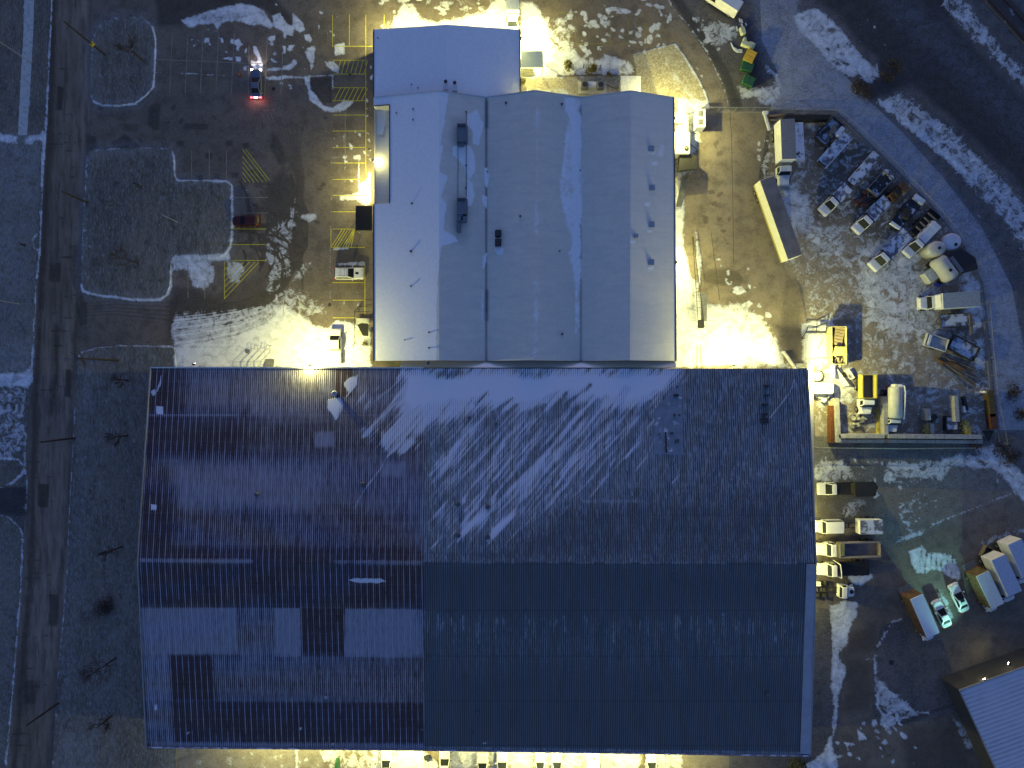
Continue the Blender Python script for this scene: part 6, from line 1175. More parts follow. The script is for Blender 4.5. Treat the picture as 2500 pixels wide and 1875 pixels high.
# ramp beside the hall's east wall
t = thing('boat_trailer', 'very long narrow steel ladder ramp lying parallel to the hall', 'ramp', W(1703, 690, .8)); A0 = Vector((-.9, 7.5, .5)); A1 = Vector((.4, -7.5, .9)); mb = MB(); n_ = Vector((.5, 0, 0))
mb.tube([A0 - n_ * .1, A1 - n_], .06, 6); mb.tube([A0 + n_ * .1, A1 + n_], .06, 6); [mb.cyl(A0.lerp(A1, k / 14) - n_ * (k / 14), A0.lerp(A1, k / 14) + n_ * (k / 14), .035, 6) for k in range(1, 15)]; mb.build('frame', m_frame, t)
mb = MB(); mb.box((.9, -4.2, .55), (.9, 4.6, .5)); mb.build('tray', m_steel, t); mb = MB(); mb.box((.35, -7.0, .7), (.9, 1.4, .7)); mb.build('engine', m_frame, t, .05); mb = MB(); mb.tube([(2.0, 8.0, 1.0), (3.4, -3.0, 1.0)], .04, 6); mb.build('cable_boom', m_frame, t)
wheels(t, (), .5)
t = thing('step_ladder', 'small ladder lying on bright snow east of the hall', 'ladder', W(1706, 862)); mb = MB(); [mb.cyl((s * .35, -1.6, .1), (s * .25, 1.4, .2), .04, 6) for s in (-1, 1)]; [mb.cyl((-.35, -1.4 + k * .45, .12), (.35, -1.4 + k * .45, .12), .03, 6) for k in range(6)]; mb.build('frame', m_steel, t)
# ---------------------------------------------------------------- storage yard
truck(1919, 372, (.04, 1), 'long white box truck facing south beside a snowy trailer', 10.2, 2.4, 1.4, 1.7, 2.3, 1.5, 'box', 3.7, gap=.5, name='box_truck', cat='box truck', hv=2.6, load=M('grey_box_roof', (0.20, 0.20, 0.22), .8, snow=.0), group='box trucks')
trailer(1950, 345, (.05, 1), 'enclosed white trailer with a dark patch beside the box truck', 6.3, 1.7, 1.7, 0, M('snowy_trailer_roof', (0.05, 0.06, 0.09), .8, snow=.56, scale=.6), m_white, .5, 1.7)
t = place('semi_trailer', 'very long white semi trailer with a yellow stripe, standing slantwise', 'semi trailer', 1907, 531, 4.0, (.335, .945)); mb = MB(); mb.box((0, 0, 2.55), (13.7, 2.5, 2.8)); mb.build('box', M('trailer_side', (0.66, 0.66, 0.56), .5, var=.08), t, .04); mb = MB(); mb.box((0, 0, 3.965), (13.6, 2.42, .03)); mb.build('box_roof', M('dark_trailer_roof', (0.16, 0.15, 0.17), .8, var=.2, scale=.5, snow=.12), t)
mb = MB(); mb.box((0, -1.255, 1.32), (13.6, .02, .28)); mb.build('yellow_stripe', m_yellowp, t); mb = MB(); mb.box((0, -1.27, 1.08), (13.6, .05, .08)); mb.build('side_skirt', m_yellowp, t); mb = MB(); [mb.box((4.6, s * .7, .6), (.15, .15, 1.15)) for s in (-1, 1)]; mb.build('landing_gear', m_frame, t); wheels(t, (-5.6, -4.4), 1.0, .5, .28, dual=(0, 1))
D1 = (-.66, .75)
trailer(2022, 323, D1, 'tilted dump trailer full of dark rubbish and snow near the fence', 4.6, 2.4, .9, .55, m_snowdk, m_frame, .8, load=[('rubbish', (-.5, .3, 1.2), (2.2, .5, .5), .2, m_wood), ('rubbish', (.2, -.5, 1.1), (1.5, .5, .4), -.3, m_black)])
trailer(2036, 366, D1, 'long snowy flatbed trailer with a white cab guard', 6.8, 2.1, 1.0, 0, m_snowdk2, m_frame, .2, load=[('cab_guard', (-2.7, -1.35, 1.3), (1.7, .7, .6), 0, m_whites), ('rail', (0, 1.0, 1.1), (6.6, .1, .2), 0, m_whites), ('rear_bar', (3.2, 0, 1.1), (.3, 1.6, .3), 0, m_frame)])
trailer(2110, 412, D1, 'second long snowy flatbed trailer with a dark streak', 6.6, 1.8, .9, 0, m_snowdk, m_frame, .2, load=[('rail', (0, -.86, 1.0), (6.5, .08, .16), 0, m_whites), ('rail', (0, .86, 1.0), (6.5, .08, .16), 0, m_steel)])
trailer(2147, 450, D1, 'open dark trailer with snow along two rims', 4.0, 2.2, .8, .45, M('black_bed', (0.03, 0.03, 0.035), .8, snow=.42), m_steel, .8)
for k, (x, y, lb) in enumerate(((2157, 423, 'upper snowy lump behind the open dark trailer'), (2169, 437, 'lower snowy lump behind the open dark trailer'))): t = thing('snow_covered_drum', lb, 'drum', W(x, y), 0, 'snow covered drums'); mb = MB(); mb.cyl((0, 0, 0), (0, 0, .8), .42, 12); mb.build('drum', m_steel, t); mb = MB(); mb.dome((0, 0, .8), .45, .42, .25, 12, 4); mb.build('snow', m_snow, t)
t = place('scrap_pile', 'dark reddish scrap heap left of the rusty loader', 'scrap', 2113, 480, .5, D1); mb = MB(); [mb.box((rnd(-1.6, 1.6), rnd(-1, 1), rnd(.1, .5)), (rnd(.5, 1.6), rnd(.2, .7), rnd(.1, .5)), rz=rnd(0, 3)) for _ in range(16)]; mb.build('scrap', M('dark_rust', (0.08, 0.035, 0.03), .8), t)
t = place('loader', 'rusty orange tracked loader parked among trailers', 'loader', 2187, 473, 1.2, (-.75, .66)); mb = MB(); mb.box((-.2, 0, .9), (2.6, 1.1, .8)); mb.box((-1.5, .1, 1.2), (1.2, 1.5, .9)); mb.build('body', m_orange, t, .08); [(lambda m: (m.box((0, s * .75, .4), (3.2, .4, .7)), m.build('track', m_frame, t, .15)))(MB()) for s in (-1, 1)]
[(lambda m: (m.tube([(-.6, s * .55, 1.4), (1.0, s * .55, 1.5), (2.2, s * .5, .6)], .11, 6), m.build('lift_arm', m_orange, t)))(MB()) for s in (-1, 1)]; mb = MB(); mb.box((2.4, 0, .45), (.6, 1.6, .6)); mb.build('bucket', m_frame, t); mb = MB(); mb.box((.1, 0, 1.8), (.9, .9, .9)); mb.build('cage', m_black, t, .05)
trailer(2212, 520, D1, 'equipment trailer with snowy ramps and dark machinery', 6.2, 2.1, .8, .2, M('machine_deck', (0.03, 0.03, 0.04), .8, snow=.42, scale=2), m_frame, .8, load=[('ramp', (-2.9, 0, 1.1), (.9, 2.0, .5), .1, m_whites), ('ramp', (2.9, 0, 1.0), (.5, 1.9, .5), .1, m_whites), ('machine', (.4, 0, 1.3), (1.6, 1.1, .8), .3, m_frame)])
trailer(2257, 548, D1, 'dark covered trailer between the ramps and the tank truck', 5.2, 2.3, 1.1, .3, m_black, m_frame, .6, load=[('slat', (-1.6 + k, 0, 1.5), (.3, 2.0, .12), 0, m_wood) for k in range(4)])
D2 = (-.72, .70)
pickup(2042, 486, D2, 'white service pickup, first of three facing the semi trailer', m_white, 6.2, 2.0, 1.9, bed='flat', bedmat=m_snowdk2, hv=1.4, group='white work trucks in the yard')
pickup(2131, 524, D2, 'white flatbed pickup in the middle of the three work trucks', m_white, 7.6, 2.05, 1.95, bed='flat', bedmat=m_snowdk2, hv=1.4, group='white work trucks in the yard', bedW=2.3)
trailer(2160, 492, D2, 'low dark trailer behind the middle white work truck', 3.0, 2.2, .8, .3, m_black, m_frame, .3)
pickup(2177, 610, D2, 'white stake truck with a long blue white flatbed, third work truck', m_white, 8.4, 2.15, 2.0, bed='flat', bedmat=m_snowdk2, hv=1.5, group='white work trucks in the yard', bedW=2.4)
pickup(2253, 583, (-.70, .72), 'white utility truck buried in snow beside the round tank', m_whites, 7.0, 2.0, 2.1, bed='cap', hv=1.6, cab='regular')
# tanks
def tank(px, py, rx, ry, h, label, ang=0.0, hatch=(.1, 0), mat=None):
    p = W(px, py, h); t = thing('water_tank', label, 'tank', (p.x, p.y, .02), ang, 'white plastic tanks'); mb = MB(); n = 28
    rings = [[(rx * k * math.cos(a), ry * k * math.sin(a), z) for a in [2 * math.pi * q / n for q in range(n)]] for k, z in ((1, 0), (1, h * .75), (.97, h * .82), (.8, h * .93), (.5, h * .985), (.15, h))]
    mb.loft(rings); mb.build('tank', mat or m_whitet, t, smooth=True); mb = MB(); mb.cyl((hatch[0] * rx, hatch[1] * ry, h * .97), (hatch[0] * rx, hatch[1] * ry, h + .1), .26, 16); mb.build('hatch', m_black, t); return t
m_whitet = M('white_plastic', (0.40, 0.41, 0.39), .6, var=.08, scale=1); tank(2291, 606, 1.60, 1.28, 2.6, 'oval white water tank with a central black hatch', .25); tank(2326, 589, 1.6, 1.4, 1.2, 'snowy tank with its hatch at the edge, beside the track', .2, (.25, -.45), m_whites)
t = place('tank_truck', 'huge ribbed white tank with a black hatch and a dark flap behind', 'tank', 2316, 653, 3.0, (-.80, .60)); mb = MB(); n = 18
rings = []
for k in range(13):
    y = -2.1 + k * .35; rr = 1.0 if k % 2 == 0 else .95; kk = .75 if k in (0, 12) else 1
    rings.append([(1.35 * rr * kk * math.cos(a), y, 1.7 + 1.4 * kk * math.sin(a)) for a in [2 * math.pi * q / n for q in range(n)]])
mb.loft(rings); mb.build('tank', m_whitet, t, smooth=True); mb = MB(); mb.cyl((.1, .5, 3.08), (.1, .5, 3.22), .27, 16); mb.build('hatch', m_black, t)
mb = MB(); mb.box((-1.6, .5, 2.6), (.6, 3.0, .12)); mb.build('walkway', m_steel, t); mb = MB(); mb.loft([ring([(-2.2, -1.4), (-2.2, 2.6), (-4.8, 3.6), (-5.6, 1.8), (-4.6, -.9)], 1.2), ring([(-2.2, -1.4), (-2.2, 2.6), (-4.8, 3.6), (-5.6, 1.8), (-4.6, -.9)], 1.3)]); mb.build('tarpaulin', M('black_tarp', (0.035, 0.03, 0.035), .9), t)
mb = MB(); mb.box((0, 0, .35), (2.4, 4.0, .3)); mb.build('skid', m_frame, t)
t = place('small_tank', 'small square white tank in front of the huge ribbed tank', 'tank', 2277, 672, 1.6, (-.82, .57), ); mb = MB(); mb.loft([ring(rrect(-.95, .95, 1.0, .15), .05), ring(rrect(-1, 1, 1.05, .18), 1.2), ring(rrect(-.85, .85, .9, .2), 1.45)]); mb.build('body', m_whitet, t); mb = MB(); mb.cyl((0, 0, 1.45), (0, 0, 1.55), .5, 18); mb.build('lid', m_whitet, t)
t = place('barrel', 'small bright blue barrel below the square white tank', 'barrel', 2293, 694, .8, (1, .3)); mb = MB(); mb.cyl((-.45, 0, .32), (.45, 0, .32), .32, 14); mb.build('barrel', M('blue_plastic', (0.015, 0.03, 0.30), .5), t)
truck(2318, 735, (-1, .06), 'white box truck facing west at the yard edge', 8.7, 2.5, 1.25, 1.2, 2.3, 1.5, 'box', 3.5, gap=.1, name='box_truck', cat='box truck', hv=2.4, load=M('worn_box_roof', (0.34, 0.35, 0.33), .8, snow=.1), fairing=True, group='box trucks', axle=1)
trailer(2331, 782, (-1, .05), 'brown trailer with torn snow cover below the box truck', 5.0, 2.2, .8, .2, m_snowdk, M('brown_frame', (0.07, 0.05, 0.06), .8), .6, load=[('end_board', (-2.6, .8, .9), (.5, 3.4, .2), 0, m_wood)])
trailer(2283, 836, (-.96, -.30), 'small grey dump trailer with a pointed tongue', 3.7, 2.1, .9, .5, M('zinc_bed', (0.40, 0.40, 0.42), .6, .1, var=.15, scale=2), M('zinc_side', (0.42, 0.42, 0.45), .6), 1.3, load=[('roll', (1.3, 0, 1.3), (.45, 1.8, .4), 0, m_whites)])
trailer(2350, 850, (.88, .47), 'black snow filled trailer with tall black rims', 4.8, 2.6, .7, .5, m_snowdk2, m_black, .5)
t = thing('timber_pile', 'fan of long weathered boards and pipes by the fence', 'timber pile', W(2345, 888), 0)
for k in range(16): a = -.36 - k * .022; x0, y0 = rnd(-3.6, -2), 1.5 - k * .13 + rnd(-.1, .1); ln = rnd(4.5, 6.6); m = MB(); m.cyl((x0, y0, .15 + .05 * (k % 4)), (x0 + ln * math.cos(a), y0 + ln * math.sin(a), .25 + .1 * (k % 3)), .09, 6); m.build('board', m_wood if k % 3 else m_steel, t)
mb = MB(); mb.tube([(-4.2, .9, .3), (-3.2, .2, .35), (-1.2, .0, .35), (.2, -.9, .3)], .28, 8); mb.build('orange_beam', m_orange, t)
t = thing('tarpaulin_rack', 'long dark tarpaulin over a rack behind the box truck and trailer', 'rack', W(1965, 292)); mb = MB(); mb.loft([ring([(-4.4, -.7), (3.6, -.5), (4.2, .5), (-3.8, .6)], .1), ring([(-4.2, -.5), (3.5, -.3), (4.0, .4), (-3.6, .45)], 1.0)]); mb.build('tarpaulin', m_black, t)
t = thing('frosted_beam', 'pale bent beam standing west of the box truck', 'beam', W(1868, 292)); mb = MB(); mb.box((-.2, .9, .6), (.9, .5, .4)); mb.box((.1, -.6, .5), (.35, 2.9, .35), rz=.28); mb.build('beam', m_whites, t)
for k, (x, y, a, lb) in enumerate(((1893, 284, .08, 'upper of two dark logs north of the box truck'), (1896, 295, .05, 'lower of two dark logs north of the box truck'))): t = thing('log', lb, 'log', W(x, y), a, 'logs by the fence'); mb = MB(); mb.cyl((-1.3, 0, .3), (1.3, 0, .3), .26, 10); mb.build('log', m_wood, t)
# skip, slab and clutter around the bright corner lamp
t = place('open_skip', 'tall yellow lit open skip loaded with pallets and planks', 'skip', 2049, 843, 2.3, (0, -1)); L_, W_, h_ = 6.2, 2.4, 2.2; mb = MB(); mb.box((0, 0, .25), (L_, W_, .12)); m_skip = M('skip_cream', (0.50, 0.46, 0.26), .6, var=.15)
for s in (-1, 1): mb.box((0, s * (W_ / 2), h_ / 2 + .15), (L_, .12, h_)); mb.box((s * L_ / 2, 0, h_ / 2 + .15), (.12, W_, h_))
[mb.box((-L_ / 2 + .4 + k * .9, s * (W_ / 2 + .1), h_ / 2 + .1), (.12, .12, h_ - .2)) for k in range(7) for s in (-1, 1)]; mb.build('walls', m_skip, t, .02)
mb = MB(); mb.box((0, 0, .9), (L_ - .3, W_ - .3, .7)); mb.build('rubbish_fill', M('dark_rubbish', (0.06, 0.05, 0.05), .9), t)
m_pal = M('pallet_wood', (0.46, 0.36, 0.20), .8, var=.15, scale=2)
t2 = place('pallet', 'stack of pallets in the north end of the skip', 'pallet', 2052, 820, 2.4, (.2, -1)); t2.location.z = 1.5
for z in (0, .2, .4): mb = MB(); [mb.box((-1.3 + k * .52, 0, z), (.42, 1.5, .06)) for k in range(6)]; [mb.box((0, s * .7, z - .07), (3.0, .1, .09)) for s in (-1, 0, 1)]; mb.build('deck_boards', m_pal, t2)
t2 = place('cardboard_sheet', 'large pale sheet hanging over the skip rim', 'sheet', 2054, 857, 2.4, (0, -1)); t2.location.z = 0; mb = MB(); mb.loft([[(-.7, -1.0, 2.3), (.7, -.9, 2.35), (.75, 1.1, 2.5), (-.75, 1.35, 2.2)], [(-.7, -1.0, 2.36), (.7, -.9, 2.41), (.75, 1.1, 2.56), (-.75, 1.35, 2.26)]]); mb.build('sheet', M('pale_yellow_board', (0.66, 0.60, 0.22), .7), t2)
for k in range(6): p = W(2045 + rnd(-8, 14), 872 + rnd(-10, 18), 2.0); mb = MB(); mb.box((0, 0, 0), (rnd(.8, 2.0), rnd(.12, .3), .08), rz=rnd(1, 2.2)); o = mb.build('plank', m_pal if k % 2 else m_whites); o.location = (p.x, p.y, 1.45 + .08 * k); tag(o, 'loose plank lying on the rubbish inside the skip', 'plank', 'planks in the skip')
t = thing('concrete_slab', 'raised snowy concrete slab left of the open skip', 'slab', W(1992, 845)); mb = MB(); mb.box((0, 0, .25), (4.0, 4.3, .5)); mb.build('slab', m_whites, t, .03); mb = MB(); [mb.box((-1.2 + k * .9, 2.0, .52), (.6, .06, .05)) for k in range(4)]; mb.build('slots', m_steel, t); mb = MB(); mb.tube([(.9, 1.0, .6), (-.1, -.7, .62)], .05, 6); mb.build('rod', m_steel, t)
t = thing('bent_steel_rack', 'bent dark steel frame above the concrete slab', 'scrap frame', W(1988, 805)); mb = MB(); mb.tube([(-1.6, -.4, .6), (-1.4, .6, .9), (0, .5, .9), (1.6, 1.1, 1.1), (1.6, -.4, .9), (-1.6, -.4, .6)], .08, 6); mb.tube([(0, .5, .9), (0, -.4, .8)], .06, 6); mb.tube([(-1.6, -.4, .6), (-2.2, -1.5, .2), (-.9, -1.3, .2)], .08, 6); mb.build('frame', m_frame, t); mb = MB(); mb.box((1.1, .2, .8), (1.1, .9, .12), rz=.1); mb.build('panel', m_whites, t)
for k, (x, y, r) in enumerate(((1984, 882, .42), (1996, 880, .44), (2008, 880, .44), (2018, 882, .42), (1995, 962, .34), (2003, 967, .42), (2013, 965, .5), (2021, 966, .42), (2012, 976, .46))):
    t = thing('white_drum', ['first', 'second', 'third', 'fourth', 'small end', 'second', 'middle', 'last', 'front'][k] + (' white drum of the row below the concrete slab' if k < 4 else ' white drum of the cluster below the white enclosure truck'), 'drum', W(x, y, .9), 0, 'white drums'); t.location.z = 0; mb = MB(); mb.cyl((0, 0, 0), (0, 0, .9), r, 16); mb.build('drum', m_white, t); mb = MB(); mb.cyl((0, 0, .9), (0, 0, .94), r * .92, 16); mb.build('lid', m_white, t)
tank(1999, 918, .85, .85, 1.8, 'round white tank right under the bright corner lamp', 0, (5, 0)); 
t = place('white_trailer_cabin', 'rounded white enclosed trailer nosing out from the warehouse wall', 'trailer', 2010, 948, 2.0, (1, 0)); mb = MB(); mb.loft([ring(rrect(-1.7, 1.8, .95, .25), .3), ring(rrect(-1.7, 1.85, 1.0, .35), 1.5), ring(rrect(-1.6, 1.7, .9, .4), 2.0)]); mb.build('body', m_white, t); wheels(t, (-.3,), .9, .3, .2); mb = MB(); mb.box((1.2, .0, 2.0), (.3, .12, .1), rz=.4); mb.build('handle', m_steel, t)
t = place('snow_plough', 'white snow plough blade leaning open beside the corner lamp', 'snow plough', 2052, 925, 1.0, (.6, .8)); mb = MB(); mb.loft([[(-1.6, -.1, .1), (1.6, -.1, .1), (1.7, .45, 1.1), (-1.7, .45, 1.1)], [(-1.6, .0, .1), (1.6, .0, .1), (1.7, .55, 1.1), (-1.7, .55, 1.1)]]); mb.build('blade', m_white, t); mb = MB(); mb.box((0, .8, .4), (.8, 1.2, .2)); [mb.cyl((s * .4, .2, .4), (s * .4, 1.2, .5), .08, 6) for s in (-1, 1)]; mb.build('mount', m_frame, t)
t = place('snow_plough', 'smaller plough blade pointing at the yellow truck', 'snow plough', 2072, 915, .8, (.55, .83)); mb = MB(); mb.box((0, 0, .5), (1.9, .12, .9)); mb.box((0, .3, .9), (1.9, .5, .08)); mb.build('blade', m_white, t)
t = thing('gate_wall', 'thin white gate post wall south of the open skip', 'wall', W(2025, 905)); mb = MB(); mb.box((0, 0, .9), (.18, 2.6, 1.8)); mb.build('panel', m_white, t)
t = thing('pale_barrier', 'slanting white barrier at the end of the warehouse north wall', 'barrier', W(1925, 880)); mb = MB(); mb.box((0, 0, .45), (3.6, .25, .9), rz=-.95); mb.build('panel', m_white, t); mb = MB(); mb.box((1.9, -.9, .4), (1.8, .8, .8)); mb.build('block', M('block', (0.4, 0.39, 0.32), .8), t)
truck(2118, 963, (0, 1), 'yellow dump truck with a white cab facing the concrete bays', 6.6, 2.35, 1.3, 1.2, 2.5, 1.7, 'dump', 2.6, m_white, m_yellowp, .15, 'dump truck', 'dump_truck', 2.0, load=M('shaded_bed_floor', (0.13, 0.11, 0.14), .8))  # floor colour includes the purplish shade inside the bed
t = truck(2187, 1000, (0, 1), 'white vacuum tank truck with pipes along its side', 7.6, 2.2, 1.0, 1.2, 2.4, 1.5, 'tank', 3.2, m_white, m_whitet, .15, 'tank truck', 'tank_truck', 2.4, axle=2)
mb = MB(); mb.tube([(-3.9, .2, 3.2), (-3.9, .9, 3.3), (-2.8, 1.25, 3.0), (1.6, 1.15, 2.8)], .11, 8); mb.tube([(-2.8, 1.5, 2.6), (-.4, 1.45, 2.6)], .09, 8); mb.build('suction_pipe', m_white, t); mb = MB(); mb.box((-3.7, .2, 2.2), (1.0, 1.2, 1.4)); mb.build('pump_box', m_white, t, .05)
# concrete block bays
m_block = M('concrete_block', (0.34, 0.33, 0.32), .85, var=.15, scale=1.5); m_blocky = M('straw_timber', (0.46, 0.38, 0.12), .9, var=.25, scale=3); m_rust = M('rusted_steel', (0.15, 0.05, 0.02), .85, var=.25, scale=2)
def blockwall(pts, wd, h, label, mat=m_block, n=None, name='block_wall', cat='block wall'):
    A, B = W(*pts[0], h), W(*pts[1], h); A.z = B.z = 0; d_ = B - A; t = thing(name, label, cat, (A + B) / 2, math.atan2(d_.y, d_.x), 'concrete block bay walls'); n = n or max(1, int(d_.length / 1.5)); l = d_.length / n
    for row in range(int(round(h / .62))): mb = MB(); [mb.box((-d_.length / 2 + l * (k + .5), 0, .31 + row * .62), (l - .05, wd - .04 * (row % 2), .6)) for k in range(n)]; mb.build('block_course', mat, t, .03)
    return t
blockwall(((2043, 972), (2048, 1080)), .75, 1.8, 'block wall between the straw bay and the empty bay'); blockwall(((2160, 968), (2164, 1062)), .7, 1.8, 'block wall between the empty bay and the tank truck'); blockwall(((2047, 1065), (2160, 1065)), .7, 1.8, 'left half of the long back wall of the bays'); blockwall(((2168, 1065), (2398, 1067)), .7, 1.8, 'right half of the long back wall of the bays')
blockwall(((2045, 1077), (2160, 1077)), .6, 1.2, 'lower outer course behind the left back wall'); blockwall(((2168, 1077), (2400, 1079)), .6, 1.2, 'lower outer course behind the right back wall'); blockwall(((2266, 998), (2268, 1026)), .7, 1.8, 'short block stub left of the square crate'); blockwall(((2334, 966), (2338, 1030)), .7, 1.8, 'block wall right of the square crate'); blockwall(((2276, 1034), (2277, 1062)), .6, 1.2, 'low pale block standing beside the stub wall')
for a, b, wd, hh, lb in (((2032, 985), (2035, 1078), 1.2, .9, 'band of yellow straw timber beside the rusty strip'), ((2146, 995), (2148, 1060), 1.3, .7, 'yellow straw heap along the tank truck wall'), ((2257, 1040), (2262, 1062), 1.0, .8, 'small yellow heap behind the stub wall'), ((2352, 1030), (2358, 1060), 1.3, .8, 'yellow heap right of the square crate')):
    A, B = W(*a), W(*b); d_ = B - A; t = thing('straw_heap', lb, 'straw heap', (A + B) / 2, math.atan2(d_.y, d_.x), 'yellow heaps in the bays'); mb = MB(); [mb.box((rnd(-.5, .5) * d_.length * .86, rnd(-.5, .5) * wd * .8, rnd(.1, hh)), (rnd(.6, 1.6), rnd(.1, .25), .08), rz=rnd(-.4, .4) + (1.57 if rnd(0, 1) > .8 else 0)) for _ in range(90)]; mb.loft([ring(rrect(-d_.length / 2, d_.length / 2, wd / 2, .2), .02), ring(rrect(-d_.length / 2 + .2, d_.length / 2 - .2, wd / 2 - .25, .15), hh)]); mb.build('heap', m_blocky, t)
t = thing('rusty_sheet_pile', 'narrow rust red steel strip in the straw bay', 'steel strip', W(2023, 1035)); mb = MB(); mb.box((0, 0, .7), (.5, 6.2, 1.4)); [mb.box((0, -3 + k * .5, 1.42), (.54, .1, .08)) for k in range(13)]; mb.build('sheet', m_rust, t)
t = thing('rusty_gate', 'long rust and yellow steel gate at the east end of the yard', 'gate', W(2409, 1005)); mb = MB(); mb.box((0, 1.4, .6), (.9, 4.4, 1.2), rz=.10); mb.build('upper_panel', M('rusty_yellow', (0.13, 0.085, 0.02), .8, var=.25), t); mb = MB(); mb.box((.35, -1.6, .6), (1.0, 2.6, 1.2), rz=.12); mb.build('lower_panel', m_rust, t)
t = thing('rubble_heap', 'pale broken rubble heap in front of the yellow truck', 'rubble', W(2093, 1022)); mb = MB()
for k in range(26): c_ = (rnd(-1.4, 1.3), rnd(-1.1, 1.0), rnd(.1, .6)); mb.box(c_, (rnd(.4, 1.0), rnd(.3, .7), rnd(.2, .5)), m=Matrix.Rotation(rnd(-.5, .5), 4, (1, .3, 0)), rz=rnd(0, 3))
mb.build('rubble', M('rubble_stone', (0.42, 0.40, 0.32), .9, var=.25, scale=3), t)
t = thing('steel_crate', 'square dark rimmed crate with snow and drip marks', 'crate', W(2317, 1033)); mb = MB(); [mb.box((s * 1.0, 0, .45), (.14, 2.3, .9)) for s in (-1, 1)]; [mb.box((0, s * 1.1, .45), (2.1, .14, .9)) for s in (-1, 1)]; mb.build('rim', m_frame, t); mb = MB(); mb.box((0, 0, .4), (1.9, 2.1, .7)); mb.build('snow_fill', m_snowdk2, t)
for k, (x, y, w_, l_, a, lb) in enumerate(((2353, 985, .5, 2.4, .25, 'long dark plank leaning right of the block wall'), (2351, 999, .55, 1.1, 0, 'small pale block beside the dark plank'), (2412, 1065, .9, .9, 0, 'dark triangular steel plate near the rusty gate'), (2395, 957, .35, .35, 0, 'small white post box at the yard fence'), (2276, 1020, 1.2, .8, .6, 'dark broken slab beside the stub wall'))):
    mb = MB(); hh = .5 if k != 3 else 1.2; (mb.prism([(-w_, l_), (w_, l_), (.1, -l_)], 0, .15) if k == 2 else mb.box((0, 0, hh / 2), (w_, l_, hh))); o = mb.build('yard_scrap', (m_frame, m_white, m_frame, m_white, m_frame)[k], None, .02); o.location = W(x, y); o.rotation_euler = (0, 0, a); tag(o, lb, 'scrap')
t = thing('cable_spool', 'cable spool left of the yellow dump bed', 'spool', W(2090, 938)); mb = MB(); mb.cyl((0, 0, 0), (0, 0, .5), .3, 14); mb.cyl((0, 0, 0), (0, 0, .06), .5, 16); mb.cyl((0, 0, .5), (0, 0, .56), .5, 16); mb.build('spool', m_wood, t)
# ---------------------------------------------------------------- trucks along the warehouse east wall
t = pickup(2062, 1194, (-1, .02), 'white pickup nosed to the wall with a black salt spreader', m_white, 8.4, 2.1, 2.0, bed='flat', bedmat=m_black, hv=1.6, group='trucks along the east wall')
mb = MB(); mb.loft([ring(rrect(-5.2, -1.3, .95, .3), 1.1), ring(rrect(-5.0, -1.5, 1.25, .5), 2.1)]); mb.build('spreader', m_black, t); mb = MB(); mb.cyl((-5.6, 0, .5), (-5.6, 0, .62), .5, 14); mb.build('spinner', m_black, t)
truck(2075, 1287, (-1, .02), 'crew cab service truck, long white bed behind a black gap', 10.6, 2.35, 3.4, .9, 2.5, 1.9, 'box', 2.5, m_white, m_white, 2.5, 'service truck', 'service_truck', 2.2, load=m_snowdk2, group='trucks along the east wall')
truck(2072, 1342, (-1, .02), 'dump truck with a yellow headboard and a long grey bed', 10.4, 2.45, 1.3, 1.7, 2.6, 1.8, 'dump', 2.3, m_white, M('grey_bed_paint', (0.22, 0.19, 0.19), .7), .5, 'dump truck', 'dump_truck', 2.0, load=M('bed_lining', (0.20, 0.17, 0.18), .85, var=.2, scale=.8), group='trucks along the east wall')
p = W(2051, 1342, 2.3); t = thing('bed_headboard', 'bright yellow cab shield over the grey dump bed', 'cab shield', (p.x, p.y, 0)); mb = MB(); mb.loft([[(-.7, -1.2, 2.5), (.7, -1.0, 2.3), (.7, 1.0, 2.3), (-.7, 1.2, 2.5)], [(-.7, -1.2, 2.58), (.7, -1.0, 2.38), (.7, 1.0, 2.38), (-.7, 1.2, 2.58)]]); mb.build('shield', m_yellowp, t)
truck(2062, 1392, (-1, .02), 'white truck tractor with a white roll bar and dark bed', 9.0, 2.35, 1.3, 1.8, 2.6, 1.8, 'flat', 2.0, m_white, m_black, .6, 'truck', 'truck', 2.0, group='trucks along the east wall')
p = W(2053, 1395, 2.4); t = thing('roll_bar', 'white roll bar bent over the dark truck bed', 'roll bar', (p.x, p.y, 0)); mb = MB(); mb.tube([(0, -1.2, 1.2), (.1, -1.1, 2.5), (0, 0, 2.6), (-.1, 1.1, 2.5), (-.8, 1.6, 1.4)], .07, 8); mb.build('bar', m_white, t)
t = truck(2040, 1445, (1, .03), 'truck tractor facing away from the wall, round filter on hood', 6.6, 2.3, 1.3, 1.2, 2.6, 1.8, 'none', 2, m_white, m_white, .3, 'truck', 'truck', 2.0, group='trucks along the east wall'); mb = MB(); mb.cyl((2.75, .05, 1.78), (2.75, .05, 1.86), .36, 18); mb.cyl((2.75, .05, 1.86), (2.75, .05, 1.88), .26, 18); mb.build('round_filter', m_frame, t); mb = MB(); mb.box((-2.6, 1.0, 1.1), (.9, .7, .5)); mb.build('tool_box', m_white, t, .04)
